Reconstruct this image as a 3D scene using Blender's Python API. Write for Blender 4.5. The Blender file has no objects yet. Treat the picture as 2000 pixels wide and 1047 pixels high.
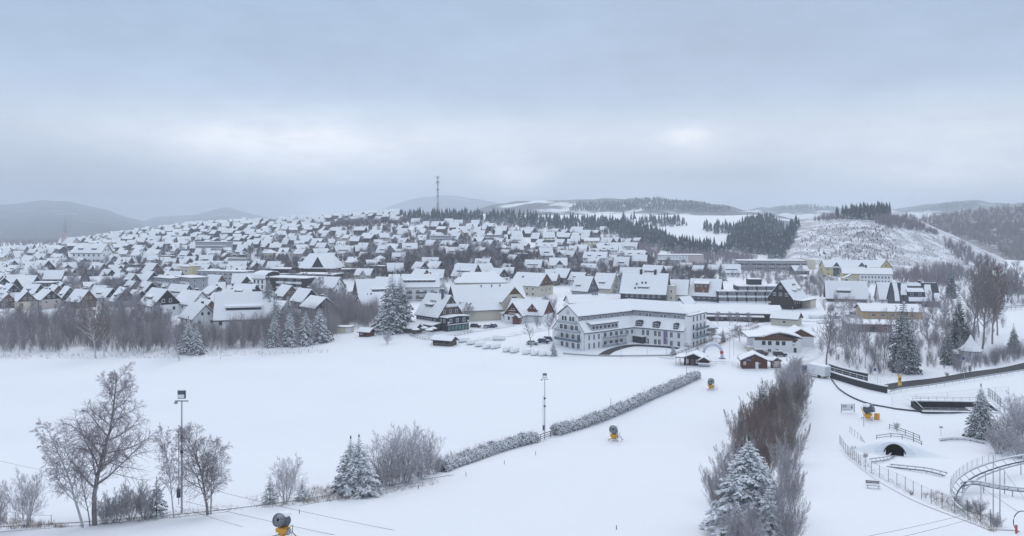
import bpy, math, random
import numpy as np
from mathutils import Vector, Matrix
R = math.radians
SC = bpy.context.scene
COL = SC.collection

# ------------------------------------------------------------------ camera, sky, sun, exposure
F, CX, HY, CAMH = 1570.0, 1000.0, 430.0, 45.0      # focal length and horizon in photo pixels, eye height in metres
cam_d = bpy.data.cameras.new('camera')
cam = bpy.data.objects.new('camera', cam_d)
COL.objects.link(cam)
cam.location = (0, 0, CAMH)
cam.rotation_euler = (R(90), 0, 0)
cam_d.sensor_width = 36.0
cam_d.lens = 36.0 * F / 2000.0
cam_d.shift_y = -(523.5 - HY) / 2000.0
cam_d.clip_start = 0.5
cam_d.clip_end = 60000
SC.camera = cam
SC.render.engine = 'CYCLES'
SC.cycles.use_denoising = True
SC.cycles.volume_bounces = 1
SC.cycles.max_bounces = 6
SC.cycles.diffuse_bounces = 3
SC.view_settings.view_transform = 'Standard'
SC.view_settings.look = 'None'
SC.view_settings.gamma = 1.0
SC.view_settings.use_curve_mapping = False
SC.view_settings.exposure = 0.50

SUN_EL, SUN_AZ = R(34), R(12)                       # azimuth measured from +Y (view direction) towards +X
world = bpy.data.worlds.new('World')
SC.world = world
world.use_nodes = True
WN = world.node_tree
WN.nodes.clear()

class NG:
    """tiny expression helper for node trees"""
    def __init__(s, nt): s.nt = nt
    def n(s, t, **kw):
        x = s.nt.nodes.new(t)
        for k, v in kw.items(): setattr(x, k, v)
        return x
    def put(s, sock, v):
        if v is None: return
        if hasattr(v, 'links') or isinstance(v, bpy.types.NodeSocket): s.nt.links.new(v, sock)
        else: sock.default_value = v
    def m(s, op, a, b=None, c=None, clamp=False):
        x = s.n('ShaderNodeMath', operation=op); x.use_clamp = clamp
        for i, v in enumerate((a, b, c)): s.put(x.inputs[i], v)
        return x.outputs[0]
    def mix(s, f, a, b, mode='MIX'):
        x = s.n('ShaderNodeMix', data_type='RGBA'); x.blend_type = mode
        s.put(x.inputs[0], f); s.put(x.inputs[6], a); s.put(x.inputs[7], b)
        return x.outputs[2]
    def noise(s, vec, scale, detail=3, rough=0.55):
        x = s.n('ShaderNodeTexNoise'); s.put(x.inputs['Vector'], vec)
        x.inputs['Scale'].default_value = scale; x.inputs['Detail'].default_value = detail
        x.inputs['Roughness'].default_value = rough
        return x.outputs['Fac']
    def ramp(s, f, stops, interp='LINEAR'):
        x = s.n('ShaderNodeValToRGB'); x.color_ramp.interpolation = interp
        e = x.color_ramp.elements
        while len(e) < len(stops): e.new(0.5)
        for k, (p, c) in zip(e, stops):
            k.position = p; k.color = (*c, 1) if len(c) == 3 else c
        s.put(x.inputs[0], f)
        return x.outputs[0]
    def sstep(s, v, a, b):
        x = s.n('ShaderNodeMapRange', interpolation_type='SMOOTHSTEP')
        s.put(x.inputs[0], v); s.put(x.inputs[1], a); s.put(x.inputs[2], b)
        x.inputs[3].default_value = 0; x.inputs[4].default_value = 1
        return x.outputs[0]

g = NG(WN)
_tc = g.n('ShaderNodeTexCoord')
_sp = g.n('ShaderNodeSeparateXYZ'); WN.links.new(_tc.outputs['Generated'], _sp.inputs[0])
X, Y, Z = _sp.outputs
AZ = g.m('ARCTAN2', X, Y)
EL = g.m('ARCSINE', Z)
# overcast layer: colour by height above the horizon (0 .. 90 degrees)
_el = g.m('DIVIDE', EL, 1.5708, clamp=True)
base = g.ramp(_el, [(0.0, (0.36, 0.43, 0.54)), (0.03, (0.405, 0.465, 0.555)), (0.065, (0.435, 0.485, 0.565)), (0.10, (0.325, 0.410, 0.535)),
                    (0.18, (0.265, 0.355, 0.490)), (0.32, (0.40, 0.475, 0.60)), (0.6, (0.63, 0.69, 0.79)), (1.0, (0.76, 0.81, 0.88))])  # highest stops, above the view, brightened to keep light on the snow
_cv = g.n('ShaderNodeCombineXYZ')
g.put(_cv.inputs[0], g.m('MULTIPLY', AZ, 2.2)); g.put(_cv.inputs[1], g.m('MULTIPLY', EL, 5.6)); g.put(_cv.inputs[2], 3.7)
n1 = g.noise(_cv.outputs[0], 1.5, 5, 0.55)
n2 = g.noise(_cv.outputs[0], 4.2, 7, 0.66)
cl = g.m('ADD', g.m('MULTIPLY', g.m('SUBTRACT', n1, 0.5), 0.50), g.m('MULTIPLY', g.m('SUBTRACT', n2, 0.5), 0.30))
def blob(px, py, sx, sy, amp):
    az0, el0 = math.atan((px - CX) / F), math.atan((HY - py) / F)
    a = g.m('POWER', g.m('DIVIDE', g.m('SUBTRACT', AZ, az0), sx), 2.0)
    b = g.m('POWER', g.m('DIVIDE', g.m('SUBTRACT', EL, el0), sy), 2.0)
    return g.m('MULTIPLY', g.m('EXPONENT', g.m('MULTIPLY', g.m('ADD', a, b), -1.0)), amp)
gap = blob(1345, 270, 0.022, 0.012, 0.42)
for b in (blob(1350, 285, 0.075, 0.034, 0.20), blob(520, 292, 0.16, 0.040, 0.40), blob(1000, 368, 0.045, 0.034, 0.55), blob(800, 275, 0.32, 0.036, 0.20),
          blob(1900, 300, 0.22, 0.06, 0.28), blob(520, 350, 0.11, 0.022, 0.13), blob(1930, 368, 0.14, 0.025, 0.42), blob(150, 375, 0.2, 0.04, -0.24),
          blob(680, 400, 0.12, 0.025, -0.12), blob(1490, 340, 0.09, 0.018, -0.16), blob(1330, 345, 0.12, 0.012, -0.10), blob(1700, 130, 0.35, 0.11, -0.07)):
    gap = g.m('ADD', gap, b)
gap = g.m('MULTIPLY', gap, g.m('MULTIPLY_ADD', g.noise(_cv.outputs[0], 7.0, 6, 0.62), 1.9, 0.05))
lum = g.m('ADD', g.m('ADD', 1.0, cl), gap)
_warm = g.mix(g.m('MULTIPLY', gap, 2.0, clamp=True), (1, 1, 1, 1), (1.09, 1.0, 0.89, 1), 'MIX')
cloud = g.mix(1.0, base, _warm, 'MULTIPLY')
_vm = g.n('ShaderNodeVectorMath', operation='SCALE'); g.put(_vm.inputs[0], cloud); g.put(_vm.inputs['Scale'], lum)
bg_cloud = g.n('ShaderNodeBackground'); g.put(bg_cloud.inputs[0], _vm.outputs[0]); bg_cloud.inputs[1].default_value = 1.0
sky = g.n('ShaderNodeTexSky', sky_type='NISHITA'); sky.sun_disc = False
sky.sun_elevation = SUN_EL; sky.sun_rotation = SUN_AZ
bg_sky = g.n('ShaderNodeBackground'); g.put(bg_sky.inputs[0], sky.outputs[0]); bg_sky.inputs[1].default_value = 0.08
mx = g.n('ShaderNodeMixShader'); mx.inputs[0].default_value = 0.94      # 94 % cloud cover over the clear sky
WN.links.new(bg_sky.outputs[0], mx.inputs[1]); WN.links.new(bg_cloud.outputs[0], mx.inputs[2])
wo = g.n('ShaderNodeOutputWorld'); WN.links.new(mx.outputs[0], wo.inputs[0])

sun_d = bpy.data.lights.new('sun', 'SUN'); sun_d.energy = 0.55; sun_d.angle = R(40); sun_d.color = (1.0, 0.96, 0.90)
sun = bpy.data.objects.new('sun', sun_d); COL.objects.link(sun)
_sd = Vector((math.sin(SUN_AZ) * math.cos(SUN_EL), math.cos(SUN_AZ) * math.cos(SUN_EL), math.sin(SUN_EL)))
sun.rotation_euler = _sd.to_track_quat('Z', 'Y').to_euler()
sun.location = (0, 0, 300)

# ------------------------------------------------------------------ materials
MATS = {}
def _new(name):
    m = bpy.data.materials.new(name); m.use_nodes = True
    m.node_tree.nodes.clear()
    gg = NG(m.node_tree)
    b = gg.n('ShaderNodeBsdfPrincipled'); o = gg.n('ShaderNodeOutputMaterial')
    m.node_tree.links.new(b.outputs[0], o.inputs[0])
    MATS[name] = m
    return m, gg, b
def plain(name, c, rough=0.7, var=0.18, scale=3.0, metal=0.0, spec=0.3):
    m, gg, b = _new(name)
    tc = gg.n('ShaderNodeTexCoord'); oi = gg.n('ShaderNodeObjectInfo')
    nz = gg.noise(tc.outputs['Object'], scale, 4)
    k = gg.m('ADD', gg.m('MULTIPLY_ADD', nz, 2 * var, 1 - var), gg.m('MULTIPLY_ADD', oi.outputs['Random'], var, -var / 2))
    vm = gg.n('ShaderNodeVectorMath', operation='SCALE'); vm.inputs[0].default_value = c; gg.put(vm.inputs['Scale'], k)
    gg.put(b.inputs['Base Color'], vm.outputs[0]); b.inputs['Roughness'].default_value = rough
    b.inputs['Metallic'].default_value = metal; b.inputs['Specular IOR Level'].default_value = spec
    return m
def planks(name, c, pitch=0.35, axis=0, var=0.25):
    """boarded or slated wall: thin darker joints plus grain"""
    m, gg, b = _new(name)
    tc = gg.n('ShaderNodeTexCoord'); sp = gg.n('ShaderNodeSeparateXYZ'); gg.put(sp.inputs[0], tc.outputs['Object'])
    u = sp.outputs[2] if axis == 2 else gg.m('ADD', sp.outputs[0], sp.outputs[1])
    fr = gg.m('FRACT', gg.m('DIVIDE', u, pitch))
    j = gg.m('MULTIPLY_ADD', gg.m('LESS_THAN', fr, 0.12), -0.4, 1.0)
    nz = gg.noise(tc.outputs['Object'], 1.7, 5)
    oi = gg.n('ShaderNodeObjectInfo')
    k = gg.m('MULTIPLY', j, gg.m('ADD', gg.m('MULTIPLY_ADD', nz, 2 * var, 1 - var), gg.m('MULTIPLY_ADD', oi.outputs['Random'], var, -var / 2)))
    vm = gg.n('ShaderNodeVectorMath', operation='SCALE'); vm.inputs[0].default_value = c; gg.put(vm.inputs['Scale'], k)
    gg.put(b.inputs['Base Color'], vm.outputs[0]); b.inputs['Roughness'].default_value = 0.8; b.inputs['Specular IOR Level'].default_value = 0.2
    return m
SNOWC = (0.85, 0.87, 0.90)
def snowy(name, c, lo, hi, amt=0.5, scale=2.0, c2=None, rough=0.85, nscale=None):
    """bare surface with snow lying on whatever faces up"""
    m, gg, b = _new(name)
    ge = gg.n('ShaderNodeNewGeometry'); tc = gg.n('ShaderNodeTexCoord'); oi = gg.n('ShaderNodeObjectInfo')
    sp = gg.n('ShaderNodeSeparateXYZ'); gg.put(sp.inputs[0], ge.outputs['Normal'])
    nz = gg.noise(tc.outputs['Object'], scale, 4, 0.6)
    v = gg.m('ADD', sp.outputs[2], gg.m('MULTIPLY', gg.m('SUBTRACT', nz, 0.5), amt))
    f = gg.sstep(v, lo, hi)
    nb = gg.noise(tc.outputs['Object'], nscale or 0.9, 3)
    bark = gg.mix(nb, (*c, 1), (*(c2 or tuple(x * 1.9 for x in c)), 1))
    col = gg.mix(f, bark, (*SNOWC, 1))
    gg.put(b.inputs['Base Color'], col); b.inputs['Roughness'].default_value = rough; b.inputs['Specular IOR Level'].default_value = 0.15
    return m
def snow_mat(name, patch=0.0, patch_c=(0.2, 0.18, 0.17), pscale=0.25, plo=0.52, phi=0.66, bump=0.25, stretch=(1, 1, 1)):
    m, gg, b = _new(name)
    tc = gg.n('ShaderNodeTexCoord')
    n_ = gg.noise(tc.outputs['Object'], 0.035, 4)
    n2_ = gg.noise(tc.outputs['Object'], 1.3, 4)
    k = gg.m('ADD', gg.m('MULTIPLY', gg.m('SUBTRACT', n_, 0.5), 0.8), gg.m('MULTIPLY', gg.m('SUBTRACT', n2_, 0.5), 0.35))
    col = gg.mix(gg.m('ADD', 0.5, k, clamp=True), (0.81, 0.835, 0.875, 1), (0.885, 0.893, 0.91, 1))
    if patch > 0:
        mp = gg.n('ShaderNodeMapping'); mp.inputs['Scale'].default_value = stretch; gg.put(mp.inputs[0], tc.outputs['Object'])
        pn = gg.noise(mp.outputs[0], pscale, 7, 0.68)
        col = gg.mix(gg.m('MULTIPLY', gg.sstep(pn, plo, phi), patch), col, (*patch_c, 1))
    gg.put(b.inputs['Base Color'], col); b.inputs['Roughness'].default_value = 0.75; b.inputs['Specular IOR Level'].default_value = 0.2
    bp = gg.n('ShaderNodeBump'); bp.inputs['Strength'].default_value = bump; bp.inputs['Distance'].default_value = 0.45
    gg.put(bp.inputs['Height'], gg.noise(tc.outputs['Object'], 0.7, 5, 0.6)); gg.put(b.inputs['Normal'], bp.outputs[0])
    return m
snow_mat('snow_ground')
snow_mat('snow_tufted', 0.55, (0.30, 0.28, 0.29), 0.45, 0.55, 0.75)
snow_mat('snow_trodden', 0.6, (0.38, 0.40, 0.44), 0.22, 0.40, 0.70, 0.4)
snow_mat('clearcut', 0.62, (0.22, 0.205, 0.21), 0.06, 0.38, 0.60, 0.3)
snow_mat('far_hill', 0.92, (0.07, 0.085, 0.10), 0.0042, 0.42, 0.50, 0.0, (0.6, 1.2, 3.0))
snow_mat('misty_hill', 0.92, (0.048, 0.06, 0.08), 0.0034, 0.24, 0.42, 0.0, (1.0, 1.0, 3.0))
snow_mat('snow_field_far', 0.5, (0.22, 0.22, 0.24), 0.03, 0.52, 0.7, 0.0)
snow_mat('wood_floor', 0.95, (0.13, 0.11, 0.115), 0.08, 0.30, 0.52, 0.0)
plain('roof_snow', (0.885, 0.892, 0.905), 0.7, 0.03, 0.8)
plain('snow_clump', (0.85, 0.87, 0.91), 0.8, 0.05, 2.0)
plain('roof_edge', (0.045, 0.047, 0.055), 0.7)
plain('wall_white', (0.82, 0.825, 0.82), 0.8, 0.05)
plain('wall_cream', (0.60, 0.56, 0.46), 0.8, 0.08)
plain('wall_yellow', (0.62, 0.53, 0.28), 0.8, 0.08)
plain('wall_grey', (0.36, 0.37, 0.39), 0.8, 0.1)
plain('wall_rose', (0.52, 0.44, 0.42), 0.8, 0.1)
plain('wall_orange', (0.58, 0.40, 0.22), 0.8, 0.08)
planks('slate_dark', (0.038, 0.042, 0.054), 0.4, 2)
planks('slate_grey', (0.095, 0.103, 0.125), 0.4, 2)
planks('timber_dark', (0.036, 0.029, 0.027), 0.35)
planks('timber_brown', (0.16, 0.085, 0.050), 0.35)
planks('timber_weathered', (0.115, 0.095, 0.083), 0.35)
planks('timber_grey', (0.22, 0.19, 0.17), 0.3)
planks('timber_red', (0.13, 0.055, 0.042), 0.3)
plain('white_paint', (0.76, 0.77, 0.78), 0.5, 0.05)
plain('glass_dark', (0.035, 0.042, 0.055), 0.12, 0.3, 0.6, spec=0.6)
plain('glass_blue', (0.10, 0.14, 0.18), 0.15, 0.2, 0.6, spec=0.6)
plain('glass_green', (0.10, 0.20, 0.19), 0.15, 0.2, 0.6, spec=0.6)
plain('concrete', (0.34, 0.34, 0.34), 0.85, 0.15)
plain('brick_red', (0.25, 0.12, 0.09), 0.85, 0.2)
plain('steel', (0.42, 0.44, 0.47), 0.45, 0.08, metal=0.4)
plain('steel_dark', (0.10, 0.11, 0.13), 0.5, 0.1, metal=0.3)
plain('rubber', (0.02, 0.02, 0.022), 0.8)
plain('asphalt', (0.038, 0.040, 0.045), 0.75, 0.3, 0.6)
plain('machine_yellow', (0.75, 0.38, 0.035), 0.5, 0.06)
plain('sign_yellow', (0.72, 0.44, 0.05), 0.6, 0.05)
plain('sign_blue', (0.04, 0.07, 0.22), 0.5, 0.05)
plain('sign_red', (0.55, 0.09, 0.08), 0.5, 0.05)
plain('banner_violet', (0.26, 0.20, 0.34), 0.7, 0.3, 1.2)
plain('arch_blue', (0.60, 0.62, 0.73), 0.5, 0.08)
plain('canvas_grey', (0.62, 0.64, 0.66), 0.7, 0.06)
plain('canvas_teal', (0.22, 0.45, 0.50), 0.7, 0.1)
plain('poster', (0.62, 0.52, 0.46), 0.6, 0.3, 3.0)
plain('car_black', (0.022, 0.024, 0.03), 0.25, 0.1, spec=0.6)
plain('car_wine', (0.07, 0.03, 0.05), 0.25, 0.1, spec=0.6)
plain('car_silver', (0.42, 0.44, 0.47), 0.3, 0.1, metal=0.4)
plain('car_red', (0.30, 0.03, 0.03), 0.3, 0.1)
plain('car_blue', (0.04, 0.07, 0.16), 0.3, 0.1)
snowy('bark', (0.14, 0.128, 0.13), 0.25, 0.9, 0.9, 1.5, (0.33, 0.31, 0.315))
snowy('bark_birch', (0.30, 0.29, 0.29), 0.15, 0.7, 0.8, 1.2, (0.62, 0.62, 0.63))
snowy('twig', (0.185, 0.158, 0.172), 0.35, 1.0, 0.9, 0.6, (0.37, 0.33, 0.355))
snowy('twig_pale', (0.27, 0.255, 0.272), 0.15, 0.95, 1.0, 0.5, (0.54, 0.52, 0.545))
snowy('twig_frosted', (0.17, 0.155, 0.168), 0.25, 0.95, 0.9, 0.5, (0.38, 0.36, 0.385))
snowy('twig_dark', (0.075, 0.064, 0.070), 0.5, 1.1, 0.8, 0.3, (0.17, 0.15, 0.16))
snowy('scrub_pale', (0.19, 0.165, 0.172), 0.40, 1.1, 0.8, 0.35, (0.42, 0.385, 0.40))
snowy('twig_brown', (0.17, 0.145, 0.14), 0.40, 1.0, 0.8, 0.5, (0.32, 0.28, 0.27))
snowy('twig_red', (0.165, 0.122, 0.110), 0.45, 1.05, 0.8, 0.5, (0.29, 0.225, 0.205))
snowy('needles', (0.016, 0.028, 0.024), 0.50, 0.88, 1.1, 0.9, (0.042, 0.062, 0.052))
snowy('needles_frosted', (0.028, 0.040, 0.038), 0.36, 0.80, 1.2, 1.4, (0.085, 0.105, 0.10))
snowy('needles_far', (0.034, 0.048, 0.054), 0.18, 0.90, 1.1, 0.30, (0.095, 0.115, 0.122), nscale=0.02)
snowy('hedge_leaf', (0.06, 0.066, 0.066), -0.55, 0.05, 1.4, 1.2, (0.17, 0.18, 0.18))
snowy('dry_grass', (0.22, 0.18, 0.16), 0.4, 0.9, 0.6, 1.0)

# ------------------------------------------------------------------ terrain: height by direction (photo column) and distance
def pchip(x, y, xi):
    x = np.asarray(x, float); y = np.asarray(y, float); h = np.diff(x); d = np.diff(y) / h
    m = np.zeros_like(x)
    for k in range(1, len(x) - 1):
        if d[k-1] * d[k] > 0:
            w1, w2 = 2*h[k] + h[k-1], h[k] + 2*h[k-1]
            m[k] = (w1 + w2) / (w1 / d[k-1] + w2 / d[k])
    m[0], m[-1] = d[0], d[-1]
    i = np.clip(np.searchsorted(x, xi) - 1, 0, len(x) - 2)
    t = np.clip((xi - x[i]) / h[i], 0, 1)
    return ((1+2*t)*(1-t)**2*y[i] + t*(1-t)**2*h[i]*m[i] + t*t*(3-2*t)*y[i+1] + t*t*(t-1)*h[i]*m[i+1])
NEAR = [(80, 1047), (92, 1003), (125, 920), (165, 855), (210, 764), (262, 700)]
COLS = {
  -900: [(320, 652), (415, 604), (560, 554), (800, 512), (1100, 492), (1500, 480), (3000, 455), (9000, 437)],
  0:    [(320, 652), (415, 604), (560, 556), (800, 514), (1000, 494), (1300, 479), (2000, 471), (9000, 437)],
  130:  [(320, 650), (415, 602), (560, 553), (800, 511), (1100, 481), (1300, 474), (2000, 470), (9000, 437)],
  280:  [(320, 650), (415, 601), (560, 551), (800, 504), (1050, 470), (1250, 455), (1400, 452), (2000, 458), (9000, 437)],
  420:  [(320, 648), (415, 600), (560, 550), (800, 498), (1000, 468), (1250, 441), (1400, 437), (2000, 452), (9000, 437)],
  600:  [(320, 648), (415, 600), (520, 560), (700, 506), (900, 468), (1100, 442), (1250, 431), (1400, 432), (2000, 450), (9000, 437)],
  860:  [(320, 645), (415, 600), (490, 560), (600, 502), (800, 462), (1000, 433), (1150, 417), (1300, 416), (2000, 442), (9000, 437)],
  1000: [(320, 645), (415, 600), (500, 560), (600, 506), (800, 468), (950, 440), (1150, 420), (1300, 420), (2000, 442), (9000, 437)],
  1200: [(320, 645), (415, 600), (520, 556), (650, 512), (800, 480), (950, 456), (1200, 426), (1500, 418), (2000, 432), (9000, 437)],
  1350: [(320, 645), (415, 600), (540, 552), (700, 512), (820, 486), (1000, 462), (1200, 434), (1500, 421), (2000, 436), (9000, 437)],
  1480: [(320, 645), (415, 600), (540, 552), (700, 522), (820, 496), (1000, 452), (1200, 424), (1400, 420), (2000, 440), (9000, 437)],
  1600: [(320, 645), (415, 600), (560, 546), (640, 528), (800, 518), (1200, 495), (2000, 470), (9000, 437)],
  1800: [(320, 645), (415, 600), (560, 546), (640, 530), (800, 520), (1200, 495), (2000, 470), (9000, 437)],
  2050: [(320, 640), (415, 598), (560, 548), (640, 535), (800, 522), (1200, 498), (2000, 470), (9000, 437)],
  2900: [(320, 640), (415, 598), (560, 548), (640, 535), (800, 522), (1200, 498), (2000, 470), (9000, 437)],
}
DG = np.exp(np.linspace(math.log(4), math.log(12000), 700)); LDG = np.log(DG)
CPX = np.array(sorted(COLS), float)
def _col(cs):
    pts = [(4, 26.0), (20, 24.0), (50, 18.5)] + [(d, CAMH - (y - HY) * d / F) for d, y in NEAR + cs]
    pts.append((12000, pts[-1][1] - 2))
    return pchip(np.log([p[0] for p in pts]), [p[1] for p in pts], LDG)
ZT = np.array([_col(COLS[int(c)]) for c in CPX])
# resample columns with a smooth curve across the picture
PXG = np.linspace(CPX[0], CPX[-1], 600)
ZG = np.array([pchip(CPX, ZT[:, k], PXG) for k in range(len(DG))]).T
def gz(x, y):
    x = np.asarray(x, float); y = np.maximum(np.asarray(y, float), 4.0)
    px = np.clip(CX + F * x / y, PXG[0], PXG[-1] - 1e-3)
    a = (px - PXG[0]) / (PXG[1] - PXG[0]); i = np.clip(a.astype(int), 0, len(PXG) - 2); a = a - i
    b = (np.log(np.clip(y, DG[0], DG[-1] - 1)) - LDG[0]) / (LDG[1] - LDG[0]); j = np.clip(b.astype(int), 0, len(DG) - 2); b = b - j
    z = (ZG[i, j]*(1-a)*(1-b) + ZG[i+1, j]*a*(1-b) + ZG[i, j+1]*(1-a)*b + ZG[i+1, j+1]*a*b)
    w = 0.16 * np.sin(x * 0.11 + 1.3 * np.sin(y * 0.05)) + 0.14 * np.sin(y * 0.13 + 0.07 * x) + 0.1 * np.sin(x * 0.31 - y * 0.17)
    return z + w
def gzf(x, y): return float(gz(np.array([x]), np.array([y]))[0])
def P(px, py, lift=0.0):
    """ground point that stands at photo pixel (px, py)"""
    d = DG[(DG > 30)]
    u = (px - CX) / F
    z = gz(u * d, d)
    yy = HY + F * (CAMH - z) / d
    k = np.argmax(yy <= py)
    if yy[k] > py: k = len(d) - 1
    k = max(k, 1)
    t = (yy[k-1] - py) / max(yy[k-1] - yy[k], 1e-6); t = min(max(t, 0), 1)
    D = d[k-1] + t * (d[k] - d[k-1])
    return Vector((u * D, D, gzf(u * D, D) + lift))
def W(px, py, d):
    """point at photo pixel (px, py) and distance d"""
    return Vector(((px - CX) / F * d, d, CAMH - (py - HY) * d / F))
def pix(p): return CX + F * p[0] / p[1], HY + F * (CAMH - p[2]) / p[1]

# ------------------------------------------------------------------ mesh helpers
class MB:
    def __init__(s): s.v, s.f, s.mi, s.cur = [], [], [], 0
    def face(s, idx): s.f.append(idx); s.mi.append(s.cur)
    def quadpts(s, *pts):
        n = len(s.v); s.v += [tuple(p) for p in pts]; s.face(tuple(range(n, n + len(pts))))
    def box(s, x0, x1, y0, y1, z0, z1):
        n = len(s.v)
        s.v += [(x0,y0,z0),(x1,y0,z0),(x1,y1,z0),(x0,y1,z0),(x0,y0,z1),(x1,y0,z1),(x1,y1,z1),(x0,y1,z1)]
        for q in ((0,3,2,1),(4,5,6,7),(0,1,5,4),(1,2,6,5),(2,3,7,6),(3,0,4,7)): s.face(tuple(n+i for i in q))
        return s
    def ext(s, poly, x0, x1):
        """polygon of (y, z), anticlockwise seen from +X, pushed along X"""
        n = len(s.v); k = len(poly)
        s.v += [(x0, y, z) for y, z in poly] + [(x1, y, z) for y, z in poly]
        s.face(tuple(n + i for i in reversed(range(k)))); s.face(tuple(n + k + i for i in range(k)))
        for i in range(k):
            j = (i + 1) % k; s.face((n+i, n+j, n+k+j, n+k+i))
        return s
    def exty(s, poly, y0, y1):
        """polygon of (x, z) pushed along Y"""
        n = len(s.v); k = len(poly)
        s.v += [(x, y0, z) for x, z in poly] + [(x, y1, z) for x, z in poly]
        s.face(tuple(n + i for i in range(k))); s.face(tuple(n + k + i for i in reversed(range(k))))
        for i in range(k):
            j = (i + 1) % k; s.face((n+j, n+i, n+k+i, n+k+j))
        return s
    def extz(s, poly, z0, z1):
        n = len(s.v); k = len(poly)
        s.v += [(x, y, z0) for x, y in poly] + [(x, y, z1) for x, y in poly]
        s.face(tuple(n + i for i in reversed(range(k)))); s.face(tuple(n + k + i for i in range(k)))
        for i in range(k):
            j = (i + 1) % k; s.face((n+i, n+j, n+k+j, n+k+i))
        return s
    def tube(s, pts, r, sides=6, cap=True):
        pts = [Vector(p) for p in pts]; rs = r if hasattr(r, '__len__') else [r] * len(pts)
        n = len(s.v)
        for i, p in enumerate(pts):
            t = (pts[min(i+1, len(pts)-1)] - pts[max(i-1, 0)])
            t = t.normalized() if t.length > 1e-9 else Vector((0, 0, 1))
            a = t.orthogonal().normalized() if abs(t.z) > 0.95 else t.cross(Vector((0, 0, 1))).normalized()
            b = t.cross(a).normalized()
            for k in range(sides):
                an = 2 * math.pi * k / sides
                s.v.append(tuple(p + (a * math.cos(an) + b * math.sin(an)) * rs[i]))
        for i in range(len(pts) - 1):
            for k in range(sides):
                q = (k + 1) % sides
                s.face((n+i*sides+k, n+(i+1)*sides+k, n+(i+1)*sides+q, n+i*sides+q))
        if cap:
            s.face(tuple(n + k for k in range(sides)))
            e = n + (len(pts) - 1) * sides
            s.face(tuple(e + k for k in reversed(range(sides))))
        return s
    def lathe(s, prof, seg=16, c=(0, 0, 0)):
        n = len(s.v); m = len(prof)
        for r, z in prof:
            for k in range(seg):
                a = 2 * math.pi * k / seg
                s.v.append((c[0] + r * math.cos(a), c[1] + r * math.sin(a), c[2] + z))
        for i in range(m - 1):
            for k in range(seg):
                q = (k + 1) % seg
                s.face((n+i*seg+k, n+i*seg+q, n+(i+1)*seg+q, n+(i+1)*seg+k))
        s.face(tuple(n + k for k in reversed(range(seg)))); s.face(tuple(n + (m-1)*seg + k for k in range(seg)))
        return s
    def sheet(s, prof, x0, x1, thick, nx=1, sub=1, jit=0.0, rng=None):
        """solid sheet: profile of (y, z) from +Y... pushed along X, thickness downwards, slightly uneven"""
        pr = []
        for (a, b) in zip(prof[:-1], prof[1:]):
            for k in range(sub): t = k / sub; pr.append((a[0]+(b[0]-a[0])*t, a[1]+(b[1]-a[1])*t))
        pr.append(prof[-1]); m = len(pr); n = len(s.v)
        for i in range(nx + 1):
            x = x0 + (x1 - x0) * i / nx
            for (y, z) in pr:
                j = (rng.uniform(-jit, jit) if rng and jit else 0)
                s.v.append((x + (rng.uniform(-jit, jit) if rng and jit and i in (0, nx) else 0), y, z + j))
        for i in range(nx + 1):
            x = x0 + (x1 - x0) * i / nx
            for (y, z) in pr: s.v.append((x, y, z - thick))
        o = n + (nx + 1) * m
        up = pr[0][0] < pr[-1][0]
        def F4(a, b, c, d): s.face((a, b, c, d) if not up else (d, c, b, a))
        for i in range(nx):
            for k in range(m - 1):
                a, b, c, d = n+i*m+k, n+i*m+k+1, n+(i+1)*m+k+1, n+(i+1)*m+k
                F4(a, b, c, d); F4(a-n+o, d-n+o, c-n+o, b-n+o)
            for k, fl in ((0, 0), (m - 1, 1)):
                a, b = n+i*m+k, n+(i+1)*m+k
                q = (a, b, b-n+o, a-n+o)
                F4(*(q if not fl else q[::-1]))
        for i, fl in ((0, 1), (nx, 0)):
            for k in range(m - 1):
                a, b = n+i*m+k, n+i*m+k+1
                q = (a, b, b-n+o, a-n+o)
                F4(*(q if not fl else q[::-1]))
        return s
    def mesh(s, name, mats):
        me = bpy.data.meshes.new(name); me.from_pydata(s.v, [], s.f)
        if isinstance(mats, str): mats = [mats]
        for m in mats: me.materials.append(MATS[m])
        if len(mats) > 1: me.polygons.foreach_set('material_index', s.mi)
        return me
    def build(s, name, mats, parent=None, loc=None, smooth=False):
        me = s.mesh(name, mats)
        if smooth: me.polygons.foreach_set('use_smooth', [True] * len(me.polygons))
        return add(name, me, parent, loc)
def add(name, me, parent=None, loc=None):
    o = bpy.data.objects.new(name, me); COL.objects.link(o)
    if parent is not None: o.parent = parent
    if loc is not None: o.location = loc
    return o
def tag(o, label=None, cat=None, group=None, kind=None):
    if label: o['label'] = label
    if cat: o['category'] = cat
    if group: o['group'] = group
    if kind: o['kind'] = kind
    return o
def thing(name, label, cat, loc=(0, 0, 0), rz=0.0, group=None):
    o = bpy.data.objects.new(name, None); COL.objects.link(o); o.empty_display_size = 0.5
    o.location = loc; o.rotation_euler = (0, 0, rz)
    return tag(o, label, cat, group)
KIDS = {}
def copy_tree(o, parent=None):
    c = o.copy(); COL.objects.link(c)
    if parent is not None: c.parent = parent
    for ch in KIDS.get(o.name) or list(o.children): copy_tree(ch, c)
    return c
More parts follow.
